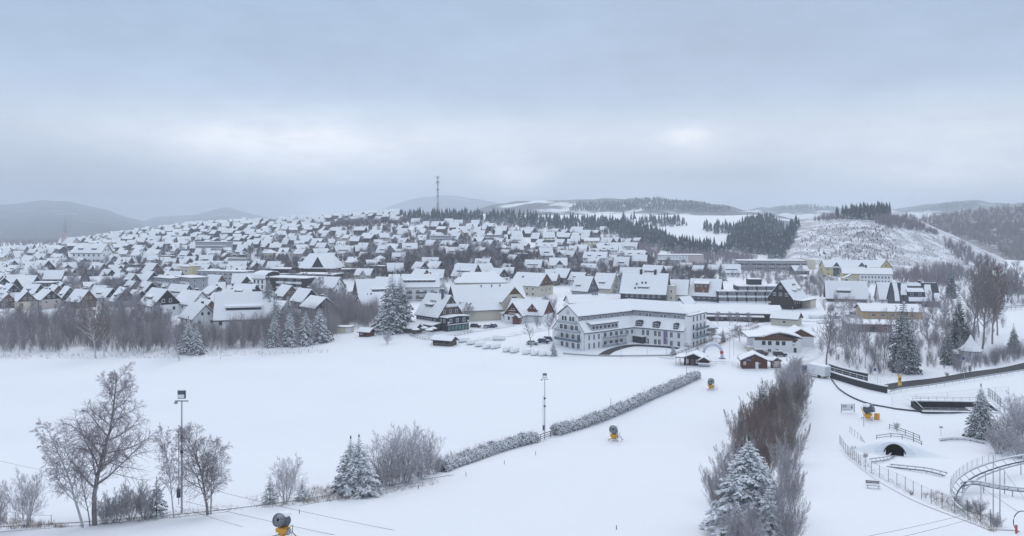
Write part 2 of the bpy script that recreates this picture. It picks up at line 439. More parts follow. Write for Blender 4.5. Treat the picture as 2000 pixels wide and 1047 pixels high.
def np_mesh(name, verts, quads, mats, mi=None, smooth=False):
    me = bpy.data.meshes.new(name)
    verts = np.asarray(verts, np.float32); quads = np.asarray(quads, np.int32)
    k = quads.shape[1]; nf = len(quads)
    me.vertices.add(len(verts)); me.vertices.foreach_set('co', verts.ravel())
    me.loops.add(nf * k); me.loops.foreach_set('vertex_index', quads.ravel())
    me.polygons.add(nf); me.polygons.foreach_set('loop_start', np.arange(0, nf * k, k, dtype=np.int32))
    try: me.polygons.foreach_set('loop_total', np.full(nf, k, np.int32))
    except Exception: pass
    for m in ([mats] if isinstance(mats, str) else mats): me.materials.append(MATS[m])
    if mi is not None: me.polygons.foreach_set('material_index', np.asarray(mi, np.int32))
    me.polygons.foreach_set('use_smooth', np.full(nf, smooth))
    me.update(calc_edges=True); me.validate()
    return me
# ------------------------------------------------------------------ ground, hills, woods, streets
def grid_mesh(name, XX, YY, ZZ, mat, smooth=True):
    nr, nc = XX.shape
    v = np.stack([XX.ravel(), YY.ravel(), ZZ.ravel()], 1)
    i = np.arange((nr - 1) * nc).reshape(nr - 1, nc)[:, :-1].ravel()
    q = np.stack([i, i + 1, i + nc + 1, i + nc], 1)
    return np_mesh(name, v, q, mat, smooth=smooth)
_pg = np.linspace(-880, 2880, 471); _dg = np.exp(np.linspace(math.log(6), math.log(11500), 430))
_D, _PX = np.meshgrid(_dg, _pg, indexing='ij')
_X = (_PX - CX) / F * _D
_o = add('snow_ground', grid_mesh('snow_ground', _X, _D, gz(_X, _D), 'snow_ground'))
tag(_o, kind='structure')

HILLS = {}
def hill(name, sky, dc, df, db, mat, step=5, nr=40, rough=0.0, seed=0, ease=0.5):
    sky = np.array(sky, float)
    px = np.arange(sky[0, 0], sky[-1, 0] + step, step)
    rng = np.random.default_rng(seed)
    cy = pchip(sky[:, 0], sky[:, 1], px)
    if rough:
        n = sum(np.interp(px, np.arange(px[0], px[-1] + 2 * w, w), rng.uniform(-1, 1, len(np.arange(px[0], px[-1] + 2 * w, w)))) * a
                for w, a in ((70, 1.0), (25, 0.45), (9, 0.2)))
        cy = cy + n * rough
    zc = CAMH - (cy - HY) * dc / F
    ts = np.concatenate([np.linspace(0, 1, nr), 1 + np.linspace(0, 1, 13)[1:]])
    D = np.where(ts <= 1, df + (dc - df) * ts, dc + (db - dc) * (ts - 1))
    u = (px - CX) / F
    XX = u[None, :] * D[:, None]; YY = np.repeat(D[:, None], len(px), 1)
    t = np.minimum(ts, 2 - ts)[:, None]
    s = ease * t * t * (3 - 2 * t) + (1 - ease) * np.sin(t * math.pi / 2)
    if ease < 0: s = t ** 1.5
    g0 = gz(XX, YY) - 2.5
    ZZ = g0 + np.maximum(zc[None, :] - g0, -1.0) * s
    amp = (dc - df) * 0.006
    if name == 'cleared_hill': amp *= 0.25
    if name == 'misty_mountain': amp *= 0.12
    ZZ += amp * np.sin(t * math.pi) * (np.sin(XX * 0.02 + YY * 0.013) + 0.6 * np.sin(XX * 0.047 - YY * 0.03 + 1))
    o = add(name, grid_mesh(name, XX, YY, ZZ, mat)); tag(o, kind='structure')
    HILLS[name] = (px, D[:nr], ZZ[:nr], ZZ, D)
    return o
def HP(name, qx, qy):
    px, D, ZZ, _, _ = HILLS[name]
    a = (qx - px[0]) / (px[1] - px[0]); i = int(min(max(a, 0), len(px) - 2)); a -= i
    z = ZZ[:, i] * (1 - a) + ZZ[:, i + 1] * a
    y = HY + F * (CAMH - z) / D
    ok = np.nonzero(y <= qy)[0]
    k = ok[0] if len(ok) else int(np.argmin(y))
    if k == 0: t = 1.0; k = 1
    else: t = (y[k-1] - qy) / max(y[k-1] - y[k], 1e-6)
    t = min(max(t, 0), 1)
    d = D[k-1] + t * (D[k] - D[k-1])
    return Vector(((qx - CX) / F * d, d, z[k-1] + t * (z[k] - z[k-1])))
hill('misty_mountain', [(-420, 412), (-200, 398), (-40, 401), (40, 396), (85, 391), (130, 394), (190, 408), (250, 424), (310, 436), (400, 452)], 6000, 1550, 9000, 'misty_hill', rough=2.6, seed=1, ease=-1)
hill('misty_mountain', [(250, 446), (310, 424), (370, 420), (410, 411), (440, 406), (475, 414), (520, 424), (600, 438)], 7000, 2300, 9600, 'misty_hill', rough=2.0, seed=2, ease=-1)
hill('misty_mountain', [(640, 440), (720, 418), (780, 396), (830, 385), (875, 383), (930, 390), (1000, 402), (1080, 415), (1160, 432)], 7600, 5200, 9000, 'misty_hill', rough=1.2, seed=3)
hill('snowy_ridge', [(840, 436), (900, 420), (950, 404), (1000, 396), (1060, 393), (1140, 391), (1200, 390), (1250, 390), (1310, 391), (1350, 394), (1395, 399), (1440, 407), (1500, 417), (1560, 430)], 2700, 1650, 3600, 'far_hill', rough=1.0, seed=4)
hill('far_ridge', [(1330, 432), (1420, 413), (1480, 408), (1540, 402), (1580, 401), (1640, 407), (1720, 411), (1790, 404), (1850, 397), (1910, 393), (1950, 397), (2010, 396), (2150, 392), (2400, 400), (2800, 410)], 4300, 2900, 5600, 'far_hill', rough=1.6, seed=5)
hill('wooded_hill', [(1730, 470), (1790, 430), (1850, 418), (1920, 409), (1990, 403), (2080, 396), (2250, 388), (2500, 385), (2860, 392)], 1650, 1000, 2400, 'wood_floor', rough=1.0, seed=6)
hill('cleared_hill', [(1440, 520), (1495, 496), (1530, 462), (1550, 438), (1590, 426), (1640, 416), (1690, 411), (1735, 409), (1775, 420), (1830, 446), (1880, 468), (1930, 495), (1965, 515), (2010, 540)], 930, 640, 1300, 'clearcut', step=3, nr=70, rough=0.8, seed=7)

# ---- woods that read as one mass
def inpoly(x, y, poly):
    c = False; n = len(poly)
    for i in range(n):
        (x1, y1), (x2, y2) = poly[i], poly[(i + 1) % n]
        if (y1 > y) != (y2 > y) and x < (x2 - x1) * (y - y1) / (y2 - y1) + x1: c = not c
    return c
def sample(poly, n, rng):
    xs = [p[0] for p in poly]; ys = [p[1] for p in poly]; out = []
    while len(out) < n:
        x, y = rng.uniform(min(xs), max(xs)), rng.uniform(min(ys), max(ys))
        if inpoly(x, y, poly): out.append((x, y))
    return out
def fir_template(rng):
    v, f = [], []
    for z0, z1, r in ((0.08, 0.52, 0.20), (0.32, 0.76, 0.145), (0.58, 1.0, 0.09)):
        n = len(v); k = 6
        for i in range(k):
            a = 2 * math.pi * (i + rng.uniform(-.2, .2)) / k; rr = r * rng.uniform(0.72, 1.15)
            v.append((rr * math.cos(a), rr * math.sin(a), z0 + rng.uniform(-.03, .03)))
        v.append((rng.uniform(-.01, .01), rng.uniform(-.01, .01), z1)); v.append((0, 0, z0 + 0.05))
        for i in range(k):
            j = (i + 1) % k; f.append((n+i, n+j, n+k)); f.append((n+j, n+i, n+k+1))
    return np.array(v), np.array(f)
def fan_template(rng, n=16, spread=0.30, wd=0.016):
    v, f = [], []
    for i in range(n):
        a = rng.uniform(0, 2 * math.pi); t = rng.uniform(0.15, 1.0); zb = rng.uniform(0.05, 0.45) if i else 0
        tip = np.array((math.cos(a) * t * spread, math.sin(a) * t * spread, (1 - 0.35 * t * t) * rng.uniform(0.8, 1.0)))
        b = np.array((tip[0] * 0.25, tip[1] * 0.25, zb)); w = wd if i else wd * 1.7
        k = len(v)
        for q in range(3):
            an = q * 2.094 + a; v.append(b + np.array((math.cos(an) * w, math.sin(an) * w, 0)))
        v.append(tip)
        f += [(k, k+1, k+3), (k+1, k+2, k+3), (k+2, k, k+3), (k+2, k+1, k)]
    return np.array(v), np.array(f)
_r = random.Random(11)
FIRS = [fir_template(_r) for _ in range(5)]
FANS = [fan_template(_r) for _ in range(5)]
FINE = [fan_template(_r, 60, 0.40, 0.0042) for _ in range(5)]
MIDF = [fan_template(_r, 34, 0.42, 0.0085) for _ in range(5)]
GARDEN = [fan_template(_r, 56, 0.44, 0.0125) for _ in range(5)]
def wood(name, spots, tmpl, mat, hmin, hmax, seed, wide=1.0):
    rng = random.Random(seed); V, T, n = [], [], 0
    for p in spots:
        v, f = rng.choice(tmpl); h = rng.uniform(hmin, hmax); a = rng.uniform(0, 6.28); w = h * wide * rng.uniform(0.85, 1.15)
        c, s = math.cos(a), math.sin(a)
        q = np.stack([(v[:, 0]*c - v[:, 1]*s) * w + p.x, (v[:, 0]*s + v[:, 1]*c) * w + p.y, v[:, 2] * h + p.z - 0.3], 1)
        V.append(q); T.append(f + n); n += len(v)
    o = add(name, np_mesh(name, np.concatenate(V), np.concatenate(T), mat))
    return tag(o, kind='stuff')
def spots(regs, seed, hillname=None):
    rng = random.Random(seed); out = []
    for poly, n in regs:
        out += [(HP(hillname, x, y) if hillname else P(x, y)) for x, y in sample(poly, n, rng)]
    return out
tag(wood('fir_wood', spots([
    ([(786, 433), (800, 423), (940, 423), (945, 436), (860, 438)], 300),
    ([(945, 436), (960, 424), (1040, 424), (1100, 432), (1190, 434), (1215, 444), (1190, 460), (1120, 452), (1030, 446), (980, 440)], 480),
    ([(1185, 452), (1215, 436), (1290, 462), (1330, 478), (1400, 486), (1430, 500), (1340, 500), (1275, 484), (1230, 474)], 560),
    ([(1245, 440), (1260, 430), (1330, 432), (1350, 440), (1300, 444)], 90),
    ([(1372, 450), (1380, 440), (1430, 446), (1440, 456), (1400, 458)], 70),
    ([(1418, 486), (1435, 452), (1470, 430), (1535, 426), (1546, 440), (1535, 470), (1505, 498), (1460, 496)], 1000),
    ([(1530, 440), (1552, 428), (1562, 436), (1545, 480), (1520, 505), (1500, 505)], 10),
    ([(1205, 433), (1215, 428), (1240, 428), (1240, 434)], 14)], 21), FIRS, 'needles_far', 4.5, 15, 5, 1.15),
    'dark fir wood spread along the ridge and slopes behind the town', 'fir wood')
tag(wood('fir_wood', spots([([(1628, 428), (1640, 418), (1690, 412), (1738, 411), (1742, 424), (1700, 430)], 210)], 22, 'cleared_hill'), FIRS, 'needles_far', 7, 13, 6, 1.0),
    'dense dark fir clump on the very top of the cleared hill', 'fir wood')
tag(wood('fir_wood', spots([([(1500, 505), (1520, 478), (1548, 440), (1562, 440), (1552, 470), (1528, 508)], 190)], 30, 'cleared_hill'), FIRS, 'needles_far', 6, 13, 15, 1.1), 'dark firs climbing the left flank of the cleared hill', 'fir wood')
tag(wood('young_firs', spots([
    ([(1660, 470), (1670, 445), (1735, 445), (1738, 466), (1700, 474)], 60), ([(1640, 508), (1650, 480), (1760, 482), (1750, 512)], 55),
    ([(1560, 470), (1600, 440), (1660, 440), (1660, 500), (1600, 510)], 70)], 23, 'cleared_hill'), FIRS, 'needles_far', 1.0, 3.6, 7, 1.4),
    'scattered young firs and scrub on the open side of the cleared hill', 'scrub')
tag(wood('hill_brush', spots([([(1545, 510), (1560, 470), (1600, 436), (1660, 425), (1740, 425), (1830, 455), (1910, 500), (1880, 525), (1740, 520), (1620, 520)], 1500), ([(1620, 500), (1660, 470), (1740, 470), (1760, 505), (1680, 512)], 700),
    ([(1640, 446), (1720, 440), (1750, 470), (1660, 474)], 500), ([(1560, 470), (1600, 445), (1650, 445), (1640, 480)], 300)], 29, 'cleared_hill'), FANS, 'scrub_pale', 0.7, 2.4, 14, 1.6), 'low brown brush and stumps dotted over the cleared hill', 'scrub')
tag(wood('bare_wood', spots([
    ([(1700, 430), (1740, 424), (1790, 440), (1840, 462), (1800, 452), (1730, 446)], 260), ([(1590, 432), (1610, 424), (1650, 421), (1650, 430)], 60),
    ([(1735, 430), (1780, 424), (1800, 440), (1770, 440)], 60), ([(1840, 470), (1880, 475), (1905, 500), (1890, 520), (1850, 490)], 110),
    ([(1885, 500), (1930, 502), (1960, 530), (1920, 540)], 120)], 24, 'cleared_hill'), FANS, 'twig', 5, 9, 8, 1.2),
    'grey leafless copses along the shoulder of the cleared hill', 'leafless wood')
tag(wood('bare_wood', spots([([(1770, 445), (1800, 428), (1900, 414), (2040, 402), (2300, 394), (2300, 520), (1990, 520), (1930, 480), (1850, 460)], 2600)], 25, 'wooded_hill'), FANS, 'twig_brown', 10, 16, 9, 1.1),
    'leafless brown wood that covers the whole hillside beyond the valley', 'leafless wood')
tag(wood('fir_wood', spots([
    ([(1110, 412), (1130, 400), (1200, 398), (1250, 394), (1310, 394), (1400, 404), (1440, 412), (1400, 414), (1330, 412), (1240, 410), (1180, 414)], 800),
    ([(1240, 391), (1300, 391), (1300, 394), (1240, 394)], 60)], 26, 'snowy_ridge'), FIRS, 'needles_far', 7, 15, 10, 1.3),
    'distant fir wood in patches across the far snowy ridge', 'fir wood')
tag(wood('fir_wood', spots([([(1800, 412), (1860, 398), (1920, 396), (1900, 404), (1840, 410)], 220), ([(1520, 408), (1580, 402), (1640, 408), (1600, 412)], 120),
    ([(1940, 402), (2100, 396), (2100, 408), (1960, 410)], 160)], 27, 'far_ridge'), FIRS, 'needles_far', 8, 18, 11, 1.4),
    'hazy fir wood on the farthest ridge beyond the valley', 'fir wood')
tag(wood('bare_wood', spots([
    ([(1300, 500), (1420, 500), (1480, 506), (1450, 520), (1330, 512)], 190), ([(1215, 480), (1290, 490), (1280, 510), (1220, 500)], 110),
    ([(505, 440), (540, 434), (640, 436), (660, 444), (560, 450)], 120), ([(640, 440), (700, 430), (790, 430), (790, 438), (700, 440)], 80),
    ([(10, 500), (60, 488), (110, 490), (90, 505)], 70), ([(-30, 484), (-30, 469), (140, 469), (260, 462), (240, 470), (120, 480)], 420), ([(1740, 545), (1850, 520), (1900, 540), (1850, 560), (1760, 560)], 220),
    ([(800, 436), (950, 438), (1010, 448), (1000, 452), (800, 444)], 110), ([(1000, 452), (1180, 462), (1280, 488), (1240, 494), (1100, 470)], 150)], 28), FANS, 'twig', 6, 11, 12, 1.2),
    'leafless grey thickets between the town and the slopes behind it', 'leafless wood')
tag(wood('leafless_scrub', spots([
    ([(-20, 690), (-20, 640), (60, 628), (200, 618), (340, 640), (345, 672), (300, 690)], 400), ([(340, 692), (340, 660), (430, 660), (430, 684), (400, 688)], 80), ([(425, 680), (440, 655), (560, 640), (690, 626), (650, 664), (600, 676), (440, 682)], 250),
    ([(660, 600), (740, 612), (735, 640), (660, 640)], 150)], 41), FINE, 'scrub_pale', 4, 12.5, 31, 0.9), 'brown-grey leafless scrub filling the thickets along the far edge of the meadow', 'scrub')
tag(wood('leafless_scrub', spots([
    ([(120, 545), (300, 560), (360, 600), (240, 608), (100, 584)], 420), ([(70, 515), (260, 520), (300, 545), (160, 556), (60, 540)], 260), ([(560, 560), (660, 562), (690, 600), (590, 600)], 130),
    ([(0, 500), (80, 500), (110, 530), (60, 570), (-10, 570)], 160), ([(300, 470), (760, 450), (980, 470), (990, 545), (640, 550), (300, 530)], 2200), ([(430, 575), (640, 585), (700, 620), (430, 640), (340, 600)], 170),
    ([(780, 490), (1040, 490), (1080, 545), (900, 556), (780, 545)], 800), ([(1080, 480), (1220, 500), (1330, 525), (1330, 560), (1090, 560)], 800), ([(1330, 515), (1600, 535), (1640, 565), (1600, 585), (1420, 540)], 260),
    ([(1600, 560), (1640, 560), (1780, 560), (1860, 545), (1860, 600), (1780, 606), (1600, 612)], 140), ([(1040, 600), (1090, 590), (1085, 640), (1050, 650)], 30)], 42), MIDF, 'scrub_pale', 2.5, 8.0, 32),
    'frosted leafless garden scrub between the houses of the town', 'scrub')
tag(wood('garden_trees', spots([
    ([(300, 480), (560, 452), (800, 448), (980, 470), (1060, 500), (1000, 545), (640, 545), (330, 525)], 1250), ([(1080, 478), (1220, 500), (1420, 525), (1400, 560), (1090, 552)], 420), ([(150, 540), (300, 556), (360, 596), (220, 600)], 220),
    ([(0, 500), (120, 500), (300, 510), (280, 545), (60, 560), (0, 560)], 220), ([(600, 440), (780, 438), (800, 452), (620, 456)], 130), ([(120, 490), (300, 475), (640, 470), (640, 545), (340, 560), (160, 540)], 520), ([(500, 438), (530, 434), (640, 436), (800, 428), (800, 436), (660, 444), (520, 446)], 320), ([(640, 500), (1000, 480), (1090, 500), (1080, 545), (700, 548)], 260)], 44), GARDEN, 'twig_dark', 4, 9, 34, 1.2), 'grey leafless garden trees standing thickly between the houses of the town', 'trees')
tag(wood('leafless_scrub', spots([
    ([(1600, 690), (1640, 660), (1740, 655), (1800, 690), (1800, 735), (1720, 738), (1640, 722)], 60), ([(1780, 650), (1840, 600), (1960, 590), (1960, 650), (1900, 700), (1830, 725), (1790, 715)], 100),
    ([(1860, 560), (2010, 500), (2060, 560), (2010, 600), (1900, 600)], 200), ([(1850, 720), (1960, 690), (2010, 690), (2010, 700), (1860, 735)], 60)], 43), FINE, 'twig_frosted', 2, 8, 33),
    'grey frosted undergrowth in the groves around the white pavilion', 'scrub')

# ---- streets and paths (ribbons just above the snow)
def world_path(pts, step):
    w = [P(x, y) for x, y in pts]; out = []
    for i in range(len(w) - 1):
        a, b = w[i], w[i+1]; n = max(1, int((b - a).length / step))
        p0 = w[max(i-1, 0)]; p3 = w[min(i+2, len(w)-1)]
        for k in range(n):
            t = k / n
            out.append(0.5 * ((2*a) + (b - p0)*t + (2*p0 - 5*a + 4*b - p3)*t*t + (3*a - p0 - 3*b + p3)*t**3))
    out.append(w[-1]); return out
def ribbon(name, pts, width, mat, lift=0.09, step=2.0):
    pp = world_path(pts, step); v, q = [], []; m = 7
    for i, p in enumerate(pp):
        t = (pp[min(i+1, len(pp)-1)] - pp[max(i-1, 0)]); nrm = Vector((-t.y, t.x, 0)).normalized()
        for k in range(m):
            c = p + nrm * width * (k / (m - 1) - 0.5)
            v.append((c.x, c.y, gzf(c.x, c.y) + lift))
    for i in range(len(pp) - 1):
        for k in range(m - 1):
            a = i * m + k; q.append((a, a + m, a + m + 1, a + 1))
    return tag(add(name, np_mesh(name, v, q, mat, smooth=True)), kind='structure')
ribbon('road', [(1724, 759), (1760, 753), (1800, 748), (1860, 739.5), (1920, 729.5), (2000, 716), (2090, 700)], 6.0, 'asphalt')
ribbon('street', [(1560, 706), (1590, 690), (1625, 662), (1660, 645), (1700, 634), (1730, 622)], 6.0, 'snow_trodden')
ribbon('street', [(905, 668), (960, 660), (1020, 650), (1075, 640), (1135, 626)], 6.5, 'snow_trodden')
ribbon('car_park', [(1570, 628), (1640, 618), (1730, 612)], 26, 'snow_trodden', lift=0.12)
ribbon('car_park', [(900, 646), (940, 641), (985, 634)], 12, 'snow_trodden', lift=0.13)
ribbon('driveway', [(1178, 694), (1196, 684), (1236, 675), (1290, 677), (1340, 684)], 3.6, 'asphalt', lift=0.08)
ribbon('lane', [(1300, 700), (1360, 676), (1420, 652), (1490, 632)], 5.0, 'snow_trodden', lift=0.1)
ribbon('street', [(500, 600), (600, 606), (680, 600), (740, 590)], 5.0, 'snow_trodden')
ribbon('street', [(1090, 556), (1130, 530), (1170, 505), (1190, 492)], 6.0, 'snow_trodden', lift=0.3)
ribbon('street', [(905, 548), (1000, 524), (1080, 510)], 5.0, 'snow_trodden', lift=0.3)
# low tufty rough strip under the hedge line and at the foot of the coaster slope
ribbon('rough_verge', [(0, 1022), (150, 1012), (300, 1000), (430, 988), (560, 972), (700, 950), (860, 924)], 6.0, 'snow_tufted', lift=0.07)
ribbon('rough_verge', [(1660, 880), (1700, 915), (1790, 970), (1880, 1006), (1960, 1036)], 3.0, 'snow_tufted', lift=0.07)

# ---- haze in the air over the valley
hb = MB().box(-9000, 9000, -400, 11000, -32, 330)
hm = bpy.data.materials.new('haze'); hm.use_nodes = True; hm.node_tree.nodes.clear()
_pv = hm.node_tree.nodes.new('ShaderNodeVolumePrincipled'); _ho = hm.node_tree.nodes.new('ShaderNodeOutputMaterial')
_pv.inputs['Color'].default_value = (0.86, 0.92, 1.0, 1); _pv.inputs['Density'].default_value = HAZE_DENSITY if 'HAZE_DENSITY' in globals() else 0.00022
_pv.inputs['Anisotropy'].default_value = 0.1
hm.node_tree.links.new(_pv.outputs[0], _ho.inputs['Volume']); MATS['haze'] = hm
tag(hb.build('haze', 'haze'), 'pale wintry haze hanging in the air over the town', 'haze', kind='stuff')
# ------------------------------------------------------------------ trees
def segs_mesh(name, S, mat, sides=3):
    """tapered prisms from an array of (p, q, r0, r1)"""
    A = np.array([list(s[0]) + list(s[1]) + [s[2], s[3]] for s in S], float)
    p, q, r0, r1 = A[:, :3], A[:, 3:6], A[:, 6], A[:, 7]
    t = q - p; t /= np.maximum(np.linalg.norm(t, axis=1, keepdims=True), 1e-9)
    ref = np.where(np.abs(t[:, 2:3]) > 0.9, np.array([[1., 0, 0]]), np.array([[0, 0, 1.]]))
    a = np.cross(t, ref); a /= np.linalg.norm(a, axis=1, keepdims=True); b = np.cross(t, a)
    n = len(S); V = np.zeros((n, 2 * sides, 3)); 
    for k in range(sides):
        an = 2 * math.pi * k / sides + 0.5
        o = a * math.cos(an) + b * math.sin(an)
        V[:, k] = p + o * r0[:, None]; V[:, sides + k] = q + o * r1[:, None]
    base = (np.arange(n) * 2 * sides)[:, None]
    Q = np.concatenate([base + np.array([[k, sides + k, sides + (k+1) % sides, (k+1) % sides]]) for k in range(sides)])
    return np_mesh(name, V.reshape(-1, 3), Q, mat)
def rot_dir(d, ang, az):
    a = d.orthogonal().normalized(); b = d.cross(a)
    return (d * math.cos(ang) + (a * math.cos(az) + b * math.sin(az)) * math.sin(ang)).normalized()
def bare(seed, H, r, lean=(0, 0), stems=1, kids=(20, 8, 6), ang=(55, 45, 40), lr=(0.48, 0.45, 0.45), up=0.25, droop=0.0, start=0.22, wig=0.12, rmin=0.012, fork=0.0):
    """leafless tree: (woody segments, twig segments)"""
    rng = random.Random(seed); wood_, tw = [], []
    def grow(p, d, L, r0, lev):
        n = (9, 5, 3, 2)[lev]; pts = [p.copy()]; rr = [r0]
        for i in range(n):
            w = wig * (1.0 if lev else 0.55)
            d = Vector((d.x + rng.gauss(0, w), d.y + rng.gauss(0, w), d.z + rng.gauss(0, w * 0.6) + (up * 0.35 if lev in (1, 2) else 0) - (droop * (i + 1) / n if lev >= 2 else 0))).normalized()
            p = p + d * L / n; pts.append(p.copy()); rr.append(max(r0 * (1 - 0.82 * (i + 1) / n), rmin))
        dst = wood_ if lev < 2 else tw
        for i in range(n): dst.append((pts[i], pts[i+1], rr[i], rr[i+1]))
        if lev >= len(kids): return
        k = kids[lev]; az = rng.uniform(0, 6.28)
        for i in range(k):
            t = start + (1 - start) * (i + rng.uniform(0, 0.9)) / k if lev == 0 else 0.2 + 0.8 * (i + rng.uniform(0, 1)) / k
            t = min(t, 0.99); j = min(int(t * n), n - 1); f = t * n - j
            q = pts[j].lerp(pts[j+1], f); dd = (pts[j+1] - pts[j]).normalized()
            az += 2.4 + rng.uniform(-.5, .5)
            a = R(ang[lev]) * rng.uniform(0.65, 1.25)
            shape = (1.05 - 0.75 * t) if lev == 0 else (1.0 - 0.5 * t)
            ll = L * lr[lev] * shape * rng.uniform(0.7, 1.25)
            r1 = max(min(rr[j] * 0.6, r0 * (0.42 if lev == 0 else 0.5)), rmin)
            grow(q, rot_dir(dd, a, az), ll, r1, lev + 1)
    for s in range(stems):
        if stems == 1: d = Vector((lean[0], lean[1], 1)).normalized(); b = Vector((0, 0, -0.3))
        else:
            a = 6.28 * s / stems + rng.uniform(-.4, .4); k = rng.uniform(0.12, 0.5)
            d = Vector((math.cos(a) * k + lean[0], math.sin(a) * k + lean[1], 1)).normalized(); b = Vector((math.cos(a) * .15, math.sin(a) * .15, -0.3))
        grow(b, d, H * (1 if stems == 1 else rng.uniform(0.7, 1.0)), r * (1 if stems == 1 else rng.uniform(.6, 1)), 0)
    return wood_, tw
class TreeKind:
    """a tree prototype: trunk mesh (the thing itself) and a crown mesh (its part)"""
    def __init__(s, name, trunk, crown): s.name, s.trunk, s.crown = name, trunk, crown
    def put(s, p, label, cat, group=None, h=1.0, w=None, rz=0.0, name=None):
        o = bpy.data.objects.new(name or s.name, s.trunk); COL.objects.link(o)
        o.location = p; o.rotation_euler = (0, 0, rz); w = w or h; o.scale = (w, w, h)
        c = bpy.data.objects.new('crown', s.crown); COL.objects.link(c); c.parent = o
        return tag(o, label, cat, group)
def bare_kind(name, seed, mat_w='bark', mat_t='twig', **kw):
    a, b = bare(seed, **kw)
    return TreeKind(name, segs_mesh(name + '_trunk', a, mat_w, 5), segs_mesh(name + '_crown', b, mat_t, 3))
def lozenge(V, Q, p, q, w, th, side):
    """snow-laden spray: a flattened pointed body from p to q"""
    m = p.lerp(q, 0.55); n = len(V); up = Vector((0, 0, 1))
    t = (q - p).normalized(); s = t.cross(up); s = s.normalized() if s.length > 1e-3 else Vector((1, 0, 0)); u = s.cross(t)
    V += [p, m + s * w, m + u * th, m - s * w, m - u * th * 0.8, q]
    Q += [(n, n+1, n+2), (n, n+2, n+3), (n, n+3, n+4), (n, n+4, n+1), (n+5, n+2, n+1), (n+5, n+3, n+2), (n+5, n+4, n+3), (n+5, n+1, n+4)]
def conifer_kind(name, seed, H, Rb, whorls=20, per=8, mat='needles', sub=3, shape=0.85, droop=0.35, start=0.06, dense=1.0):
    rng = random.Random(seed); V, Q = [], []
    for k in range(whorls):
        f = k / (whorls - 1); z = H * (start + (0.965 - start) * f ** 0.92)
        L0 = Rb * (1 - f) ** shape + 0.12 * Rb * (1 - f) + 0.05 * H * 0.1
        nb = max(4, int(per * (1 - 0.45 * f)))
        for i in range(nb):
            a = 6.28 * (i + rng.uniform(-.35, .35)) / nb + k * 0.7
            L = L0 * rng.uniform(0.72, 1.15); dirv = Vector((math.cos(a), math.sin(a), 0))
            lift = 0.25 * f + 0.1; pts = []
            for j in range(5):
                t = j / 4; pts.append(dirv * L * t + Vector((0, 0, z + L * (lift * t - (droop + rng.uniform(-.08, .12)) * t * t))))
            w = L * 0.16 * dense + 0.05
            for j in range(4):
                if j == 0 and f < 0.9 and L > 1.0: continue
                lozenge(V, Q, pts[j], pts[j+1] + (pts[j+1] - pts[j]) * 0.35, w * (1.1 - 0.2 * j), w * 0.42, 0)
            if sub:
                sd = Vector((-dirv.y, dirv.x, 0))
                for j in range(1, 4):
                    for sg in (-1, 1):
                        for _ in range(1 if sub < 4 else 2):
                            b = pts[j].lerp(pts[j+1] if j < 4 else pts[j], rng.uniform(0, 0.8)); ll = L * (0.40 - 0.07 * j) * rng.uniform(.7, 1.3)
                            e = b + (dirv * 0.75 + sd * sg * rng.uniform(.5, 1)).normalized() * ll + Vector((0, 0, -ll * rng.uniform(0.15, 0.6)))
                            lozenge(V, Q, b, e, ll * 0.24 * dense + 0.03, ll * 0.12 + 0.02, 0)
    lozenge(V, Q, Vector((0, 0, H * 0.93)), Vector((0, 0, H * 1.02)), 0.05 * Rb, 0.05 * Rb, 0)
    crown = np_mesh(name + '_crown', [tuple(v) for v in V], Q, mat)
    t = MB().tube([(0, 0, -0.4), (0, 0, H * 0.4), (0, 0, H * 0.95)], [H * 0.02, H * 0.013, 0.02], 6).mesh(name + '_trunk', 'bark')
    return TreeKind(name, t, crown)
# foreground kinds
K_BIGBIRCH = bare_kind('birch_tree', 3, 'bark', 'twig', H=17.0, r=0.30, lean=(-0.07, 0), kids=(30, 14, 13), ang=(60, 48, 46), lr=(0.44, 0.50, 0.58), up=0.30, droop=0.22, start=0.22, wig=0.14, rmin=0.0125)
K_BIRCH_A = bare_kind('birch_tree', 5, 'bark', 'twig', H=11.5, r=0.17, kids=(26, 12, 11), ang=(46, 46, 44), lr=(0.46, 0.50, 0.58), up=0.32, droop=0.3, start=0.18, rmin=0.0125)
K_BIRCH_B = bare_kind('birch_tree', 8, 'bark_birch', 'twig', H=10.0, r=0.13, lean=(0.10, 0), kids=(24, 10, 9), ang=(50, 46, 44), lr=(0.42, 0.50, 0.58), up=0.2, droop=0.3, start=0.22, rmin=0.012)
K_THIN = bare_kind('sapling_tree', 12, 'bark', 'twig_pale', H=8.0, r=0.09, kids=(18, 9, 7), ang=(44, 44, 42), lr=(0.38, 0.5, 0.58), up=0.3, start=0.2, rmin=0.012)
K_VASE = bare_kind('bare_tree', 14, 'twig_pale', 'twig_pale', H=7.5, r=0.075, stems=7, kids=(14, 7, 5), ang=(42, 38, 36), lr=(0.46, 0.50, 0.60), up=0.2, start=0.14, rmin=0.010, wig=0.07)
K_BUSH = bare_kind('bare_shrub', 17, 'twig_frosted', 'twig_pale', H=4.0, r=0.03, stems=14, kids=(10, 7, 5), ang=(32, 36, 38), lr=(0.45, 0.50, 0.58), up=0.3, start=0.12, rmin=0.008)
K_BRUSH = [bare_kind('brown_shrub', 30 + i, 'twig_frosted' if i == 2 else 'twig_brown', m, H=6.5, r=0.035, stems=16, kids=(11, 8, 6), ang=(28, 32, 36), wig=0.08, lr=(0.42, 0.50, 0.58), up=0.35, start=0.15, rmin=0.008)
           for i, m in enumerate(('twig_red', 'twig_brown', 'twig_pale'))]
K_SPRUCE = conifer_kind('spruce_tree', 2, 9.0, 2.6, 24, 9, 'needles_frosted', 4, 0.85, 0.32)
